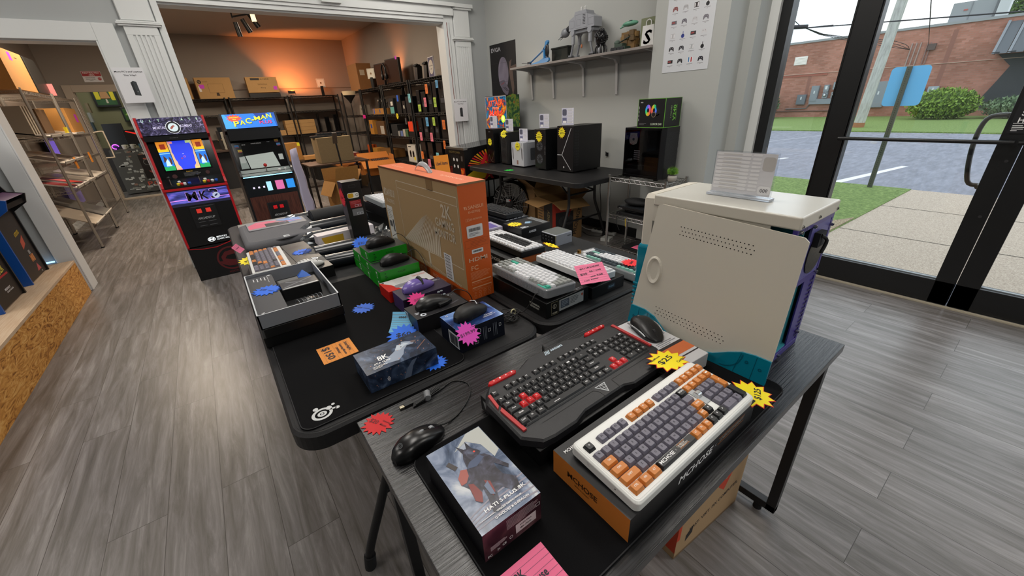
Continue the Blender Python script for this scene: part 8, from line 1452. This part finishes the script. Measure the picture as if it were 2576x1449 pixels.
t = thing('tablet_stand', 'slim black pole stand with a tilted phone holder in front of the work desk', 'stand', (1.55, 6.2, .0008)); g = G(); g.lathe([(.10, 0), (.10, .02), (.012, .03)], BLK, 18); g.build('base', t); g = G(); g.cyl((0, 0, .02), (-.03, 0, 1.02), .012, BLK, 10); g.build('pole', t); g = G(); g.T = Matrix.Translation((-.04, 0, 1.02)) @ Matrix.Rotation(.5, 4, 'X'); g.box(-.03, -.012, 0, .03, .012, .16, M('#4a4038', .4)); g.build('holder', t, .003)
g = G(); g.cyl((0, 0, 0), (0, 0, .30), .08, BLK, 20, .09); g.cyl((0, 0, .12), (0, 0, .14), .087, M('#8a8a88', .4), 20); solo(g, 'canister', 'black cylinder bin under the brown work desk', 'bin', (1.79, 6.60, .3005))
g = G(); g.box(-.15, -.15, 0, .15, .15, .30, M('#231a14', .7)); solo(g, 'low_stool', 'dark low stool carrying the black cylinder bin', 'stool', (1.80, 6.62, .0005))
K3 = M('#9a6d34', .85, var=.06)
open_box('open kraft box standing tall in front of the work desk, left one', (1.42, 5.95, 0.001), math.radians(12), .34, .34, .55, K3, (.2, .16, .2, .14), (70, 80, -60, 60))
open_box('open kraft box lying under the work desk with a white label', (1.80, 6.95, 0.001), math.radians(-8), .46, .40, .30, M('#5f4426', .85), (.2, .18, .16, .16), (60, 70, 50, 60), prints=lambda g: nearf(g, -.23, -.2, 0).rect(.25, .12, .33, .18, M('#a8a298', .6), 1))
open_box('open orange brown box on the floor in the back room, nearest the tall carton', (2.58, 7.85, 0.30), math.radians(-10), .60, .45, .26, M('#a9641f', .8, var=.05), (.24, .2, .26, .08), (-25, 30, 10, 85))
g = G(); g.box(-.30, -.22, 0, .30, .22, .295, M('#1a1512', .7)); solo(g, 'low_crate', 'dark crate under the open orange brown box', 'crate', (2.58, 7.85, .001), math.radians(-10))
open_box('second open orange brown box behind the nearest one', (2.35, 8.65, 0.001), math.radians(8), .50, .45, .42, M('#8f5420', .8, var=.05), (.2, .2, .24, .2), (20, 40, 20, 30))
crt('tall white and red carton beside the open boxes in the back room', 2.45, 9.25, 0, .40, .35, .62, M('#b0a49c', .6), tp=None, p=lambda g: (lambda f: (f.rect(.0, .55, .4, .62, M('#7a2c20', .6), 1), f.ring(.05, .48, .05, M('#4a3a90', .6), 1, 12, .03), f.poly([(.2, .1), (.36, .2), (.34, .45), (.24, .4)], M('#7a6a60', .6), 1)))(nearf(g, -.2, -.175, 0)))
g = G(); g.box(-.30, -.02, 0, .35, .35, .012, M('#1a3a8a', .5)); 
for i in range(9): g.tube([(-.02+.035*i, -.02, .02), (.02+.035*i, .2, .06)], .004, M('#b9b9b9', .4), 5); g.tube([(-.04, .0+.02*i, .025+.005*i), (.30, .0+.02*i, .025+.005*i)], .003, M('#1a1a1a', .4), 5)
solo(g, 'wire_basket', 'wire grid and blue tray lying in the open orange box', 'tray', (2.55, 7.80, .50))
crt('kraft carton with a yellow tag on the dark side bench of the back room', 1.30, 9.2, .60, .45, .34, .32, K3, tp=None, rz=4, p=lambda g: nearf(g, -.225, -.17, 0).rect(.40, .26, .45, .32, M('#d8d020', .6), 1))
g = G(); g.box(-.5, -.3, .57, .9, .3, .60, M('#3a2a1c', .5)); 
for x in (-.45, .85):
    for y in (-.25, .25): g.box(x-.02, y-.02, 0, x+.02, y+.02, .57, BLK)
solo(g, 'side_bench', 'dark side bench behind the work desk in the back room', 'bench', (1.45, 9.2, .0005)); crt('flat kraft tray on the dark side bench', 1.78, 8.98, .60, .50, .22, .07, M('#b08048', .8), tp=None)
t = thing('pedestal_fan', 'grey desk fan beside the kraft carton on the side bench', 'fan', (1.98, 9.25, .602)); g = G(); g.lathe([(.07, 0), (.07, .015), (.015, .03), (.012, .12)], M('#4a4540', .4), 16); g.build('base', t); g = G()
for k in range(1, 5): g.tube([(.11*k/4*math.cos(2*PI*i/20), -.03, .20+.11*k/4*math.sin(2*PI*i/20)) for i in range(20)], .003, M('#6a645c', .4), 5, 0, True)
for k in range(10): a = 2*PI*k/10; g.tube([(0, -.03, .20), (.11*math.cos(a), -.03, .20+.11*math.sin(a))], .002, M('#6a645c', .4), 5)
g.build('guard', t)
g = G(); g.box(-.35, -.2, 0, .35, .2, .42, M('#100e0d', .6)); solo(g, 'black_cabinet', 'black low cabinet against the rear shelving', 'cabinet', (2.3, 10.4, .0008))
# ----------------------------------------------------------------- left chrome racks with trays
CH2 = M('#b9b3aa', .3, .8)
for lb, y0, y1 in (('chrome wire rack with laptop trays, nearer one in the left opening', 6.98, 8.24), ('chrome wire rack with laptop trays, farther one in the left opening', 8.30, 9.60)): wire_rack(lb, -1.86, y0, -1.40, y1, (1.80, 1.31, 1.01, .72, .27), 1.83, m=CH2, n=12, r=.014, along='x')
def tray(lb, y, z, w=.55, d=.50, tilt=8, col='#bdb2a6', fn=None, cat='laptop', nm='display_tray', x=-1.36):
    g = G(); g.box(-d, 0, 0, 0, w, .012, M(col, .3)); g.box(-.006, 0, 0, .006, w, .03, M('#c9c2b8', .2)); 
    if fn: fn(F(g, (0, 0, .012), (0, 1, 0), (-1, 0, 0)))
    return solo(g, nm, lb, cat, (x, y, z), rot=(0, math.radians(tilt), 0))
tray('clear angled tray on the lowest level of the nearer chrome rack', 7.02, .285, .56, .52, 30, '#b5a898', cat='tray'); tray('grey angled tray on the lowest level of the nearer chrome rack, far side', 7.66, .285, .52, .52, 30, '#6d6a66', cat='tray')
def redp(f): f.rect(.03, .03, .25, .40, M('#3a0f1c', .4), 1); f.poly([(.03, .12), (.25, .05), (.25, .20), (.03, .30)], M('#c0392f', .4), 2); f.poly([(.05, .2), (.25, .15), (.25, .25), (.05, .34)], M('#d86a6a', .4), 3)
tray('first white box with a red and black picture on the nearer chrome rack', 7.04, .735, .30, .44, 17, '#cfc8c0', redp, 'box', 'laptop_box'); tray('second white box with a red and black picture on the nearer chrome rack', 7.40, .735, .30, .44, 17, '#cfc8c0', redp, 'box', 'laptop_box'); tray('silver laptop lying on the farther side of the nearer chrome rack', 7.80, .735, .38, .44, 17, '#c9bfb2')
lp = lambda f: f.rect(.03, .05, .40, .30, M('#4a4440', .4), 1)
tray('silver laptop with dark keys on the second level of the nearer chrome rack', 7.05, 1.02, .45, .44, 18, '#c9c0b4', lp); tray('silver laptop on the second level, far side of the nearer chrome rack', 7.62, 1.02, .45, .44, 18, '#b0a496', lp)
tray('white laptop on the upper level of the nearer chrome rack', 7.05, 1.32, .45, .40, 12, '#d0cac2', lp); tray('dark laptop on the upper level of the nearer chrome rack', 7.60, 1.32, .45, .40, 12, '#6a6058', lp)
g = G(); g.box(-1.38, 7.9, 1.33, -1.36, 8.0, 1.42, M('#d8c020', .5)); solo(g, 'paper_tag', 'yellow tag clipped to the upper level of the chrome rack', 'price tag')
for k, (y, z) in enumerate(((7.62, .98), (8.62, .99))): g = G(); g.box(0, 0, 0, .006, .10, .14, M('#e08a2c', .5)); solo(g, 'paper_tag', ['orange tag on the nearer chrome rack', 'orange tag on the farther chrome rack'][k], 'price tag', (-1.385, y, z-.06))
tray('white flat boxes on the farther chrome rack, upper level', 8.35, 1.32, .50, .40, 12, '#cfc8be'); tray('white cards on the farther chrome rack, third level', 8.35, .735, .70, .44, 17, '#c9bfb2')
crt('yellow brown carton with a pink sticker on the farther chrome rack', -1.62, 9.05, 1.33, .40, .70, .34, M('#b07c3c', .8), tp=None, p=lambda g: F(g, (.2, -.35, 0), (0, 1, 0), (0, 0, 1)).rect(.45, .15, .60, .26, PKD, 1))
crt('open brown box on the nearer chrome rack behind the posts', -1.66, 7.75, 1.335, .36, .40, .30, M('#5f4428', .8), tp=None)
for k in range(3): g = G(); g.box(0, 0, 0, .30, .05, .32, M('#9a8f80', .5)); solo(g, 'laptop', ['first', 'second', 'third'][k]+' upright grey laptop at the near end of the chrome rack', 'laptop', (-1.78, 7.05+.10*k, 1.335))
t = thing('lit_screen', 'glowing violet screen behind the chrome racks', 'screen', (-1.84, 8.95, .98)); g = G(); g.box(0, 0, 0, .02, .5, .32, BLK); g.build('bezel', t); g = G(); g.box(.02, .02, .02, .024, .48, .30, M('#7a60c8', .4, emit=.7)); g.build('display', t)
t = thing('lit_screen', 'dim violet panel low behind the chrome racks', 'screen', (-1.84, 8.80, .30)); g = G(); g.box(0, 0, 0, .02, .70, .35, M('#8a7ab0', .5, emit=.1)); g.build('display', t)
t = tape_box('orange brown carton with a red print on top of the nearer chrome rack', (-1.62, 7.30, 1.8115), math.radians(0), .44, .80, .40, M('#b98448', .8, var=.03), tape=None, prints=lambda g: (lambda f, q: (f.rect(0, 0, .17, .22, M('#b83a24', .6), 1), [f.ring(.05+.05*i, .09+.04*(i % 2), .025, M('#b98448', .6), 2, 10) for i in range(3)], q.rect(.30, .30, .40, .38, PKD, 1), q.lines(.5, .33, .7, .35, 1, M('#6a4a28', .6), 1)))(nearf(g, -.22, -.40, 0), F(g, (.22, -.40, 0), (0, 1, 0), (0, 0, 1))))
g = G(); g.prism([(0, 0), (.52, 0), (.52, .28), (.44, .40), (0, .40)], -.02, .02, M('#2b2a28', .35), ax='x', cham=.004, ins=.004); solo(g, 'monitor', 'black flat monitor leaning on the orange brown carton', 'monitor', (-1.42, 7.78, 1.812), bevel=.003)
g = G(); g.box(0, 0, 0, .10, .004, .14, M('#d87878', .5)); solo(g, 'paper_tag', 'pink tag on the corner of the black leaning monitor', 'price tag', (-1.46, 8.36, 1.81))
t = thing('wire_gate', 'cream wire bracket hooked on the end of the farther chrome rack', 'bracket', (0, 0, 0)); g = G(); g.tube([(-1.37, 9.66, 1.32), (-1.26, 9.66, 1.33), (-1.25, 9.66, 1.28), (-1.25, 9.66, .95), (-1.27, 9.66, .92), (-1.36, 9.66, .92)], .010, M('#c9bca8', .4), 8, 5); g.build('wire_loop', t)
# ----------------------------------------------------------------- office seen through the far doorway
def framed(lb, x0, x1, z0, z1, fn, y=14.0): 
    t = thing('framed_picture', lb, 'picture', (x0, y, z0)); g = G(); w, h = x1-x0, z1-z0
    g.box(0, 0, 0, w, .05, h, BLK); f = nearf(g, 0, -.0005, 0); fn(f, w, h); g.build('frame', t, .003); return t
def pic1(f, w, h): f.rect(.04, .04, w-.04, h-.04, M('#1f4a1c', .5), 1); f.rect(.05, h*.4, w*.3, h-.04, M('#c8b818', .5), 2); f.rect(w*.72, h*.35, w-.05, h-.04, M('#c8b818', .5), 2); f.poly([(w*.3, h*.42), (w*.7, h*.42), (w*.62, h-.05), (w*.36, h-.05)], M('#a87a50', .5), 3); f.poly([(w*.15, .05), (w*.85, .05), (w*.7, h*.45), (w*.3, h*.45)], M('#26502c', .5), 3); f.poly([(w*.47, h*.2), (w*.56, h*.2), (w*.54, h*.42), (w*.48, h*.42)], M('#b9b0a0', .5), 4)
framed('framed picture with green and yellow shapes high on the office wall', -1.72, -1.28, 1.82, 2.22, pic1)
framed('green leaf picture partly behind the left white pilaster', -1.33, -.95, 1.48, 1.80, lambda f, w, h: (f.rect(.03, .03, w-.03, h-.03, M('#2c5016', .5), 1), f.poly([(.05, .15), (w-.05, .06), (w-.06, .14), (.12, .22)], M('#7aa03c', .5), 2), f.poly([(.1, .08), (w*.6, .22), (w*.5, .26)], M('#567f28', .5), 2)))
t = thing('reception_desk', 'office desk with a front covered in stickers and dark panels', 'desk', (0, 0, 0)); g = G(); g.box(-1.62, 12.1, 0.02, -.55, 12.6, .93, M('#3b352e', .5), n=M('#4a4a46', .6)); f = nearf(g, -1.62, 12.0995, .02); rd = random.Random(14)
for i in range(150): a, b = rd.uniform(.05, 1.0), rd.uniform(.03, .86); f.rect(a, b, a+rd.uniform(.03, .10), b+rd.uniform(.015, .05), M(rd.choice(['#a8aba6', '#8f928c', '#b9bbb4', '#75786f', '#8a6a5a', '#c9c9c0']), .6), 1+i % 3)
f.rect(.42, .27, .85, .78, M('#171310', .4), 5); f.ring(.53, .62, .06, M('#7a7d7a', .5), 6, 16, .05); f.rect(.49, .68, .60, .71, M('#b85a48', .5), 6); f.poly([(.50, .44), (.66, .43), (.55, .38)], M('#a84a40', .5), 6)
for i, (c, k) in enumerate(zip('PCORDS', ('#c0503c', '#c0503c', '#b8563c', '#b9a878', '#7f8a9a', '#9a9a92'))): f.text(c, .44+.105*i, .17, .09, M(k, .5), .085, l=6)
g.build('desk_body', t)
for lb, x, y, z, w, h, c in (('black gaming monitor with red chevrons seen from behind in the office', -1.30, 12.40, .931, .58, .38, 'r'), ('black office monitor further back beside the doorway', -1.66, 12.95, .95, .34, .50, 'k')):
    t = thing('monitor', lb, 'monitor', (x, y, z), math.radians(-4)); g = G(); g.box(0, 0, .05, w, .03, h, M('#0d0c0c', .35)); f = nearf(g, 0, -.0004, .05)
    if c == 'r': f.poly([(.05, h-.07), (.22, h-.12), (.20, h-.15), (.04, h-.085)], M('#c82018', .4, emit=1), 1); f.poly([(w-.05, h-.07), (w-.22, h-.12), (w-.20, h-.15), (w-.04, h-.085)], M('#c82018', .4, emit=1), 1); f.ring(w/2, h*.42, .035, BLK, 2, 12)
    g.build('screen', t, .003); g = G(); g.box(w*.35, -.06, -.0, w*.65, .12, .02, BLK); g.cyl((w/2, .02, .02), (w/2, .02, h*.5), .018, BLK, 8); g.build('stand', t)
g = G(); g.box(0, 0, 0, .9, .4, .949, M('#2c2620', .6)); solo(g, 'office_cabinet', 'dark cabinet against the left side of the office', 'cabinet', (-2.2, 12.8, .001))
g = G(); g.ball((0, 0, .06), .07, .06, .06, M('#3a1a5a', .4, emit=.2), 14, 10); g.tube([(.055*math.cos(a), -.055, .06+.045*math.sin(a)) for a in [i*.6 for i in range(9)]], .008, M('#c050e0', .3, emit=2.5), 6); solo(g, 'glowing_orb', 'small glowing violet lamp on the office desk', 'lamp', (-1.50, 12.3, .932))
for k in range(3): g = G(); g.lathe([(.035, 0), (.038, .09), (.034, .09), (.03, .01)], M(['#c9c4b8', '#bdb8ac', '#1c4a5a'][k], .4), 16); g.tube([(.036, 0, .02), (.06, 0, .03), (.06, 0, .07), (.037, 0, .078)], .006, M(['#c9c4b8', '#bdb8ac', '#1c4a5a'][k], .4), 6, 3); solo(g, 'mug', ['white mug nearest the violet lamp on the office desk', 'second white mug on the office desk', 'teal mug on the office desk'][k], 'mug', (-1.36+.14*k, 12.22, .932))
for k in range(4):
    g = G(); g.box(0, 0, 0, .05, .16, .20, M(['#6f624c', '#8a8a86', '#2c3c44', '#5a5244'][k], .6)); solo(g, 'figure_box', ['tan', 'pale grey', 'dark teal', 'brown'][k]+' toy box hanging on the office side wall', 'box', (-1.85+.0*k, 13.6-.25*k, 1.7-.2*k))
print('THINGS', len([o for o in bpy.data.objects if not o.parent]), 'ALL', len(bpy.data.objects))
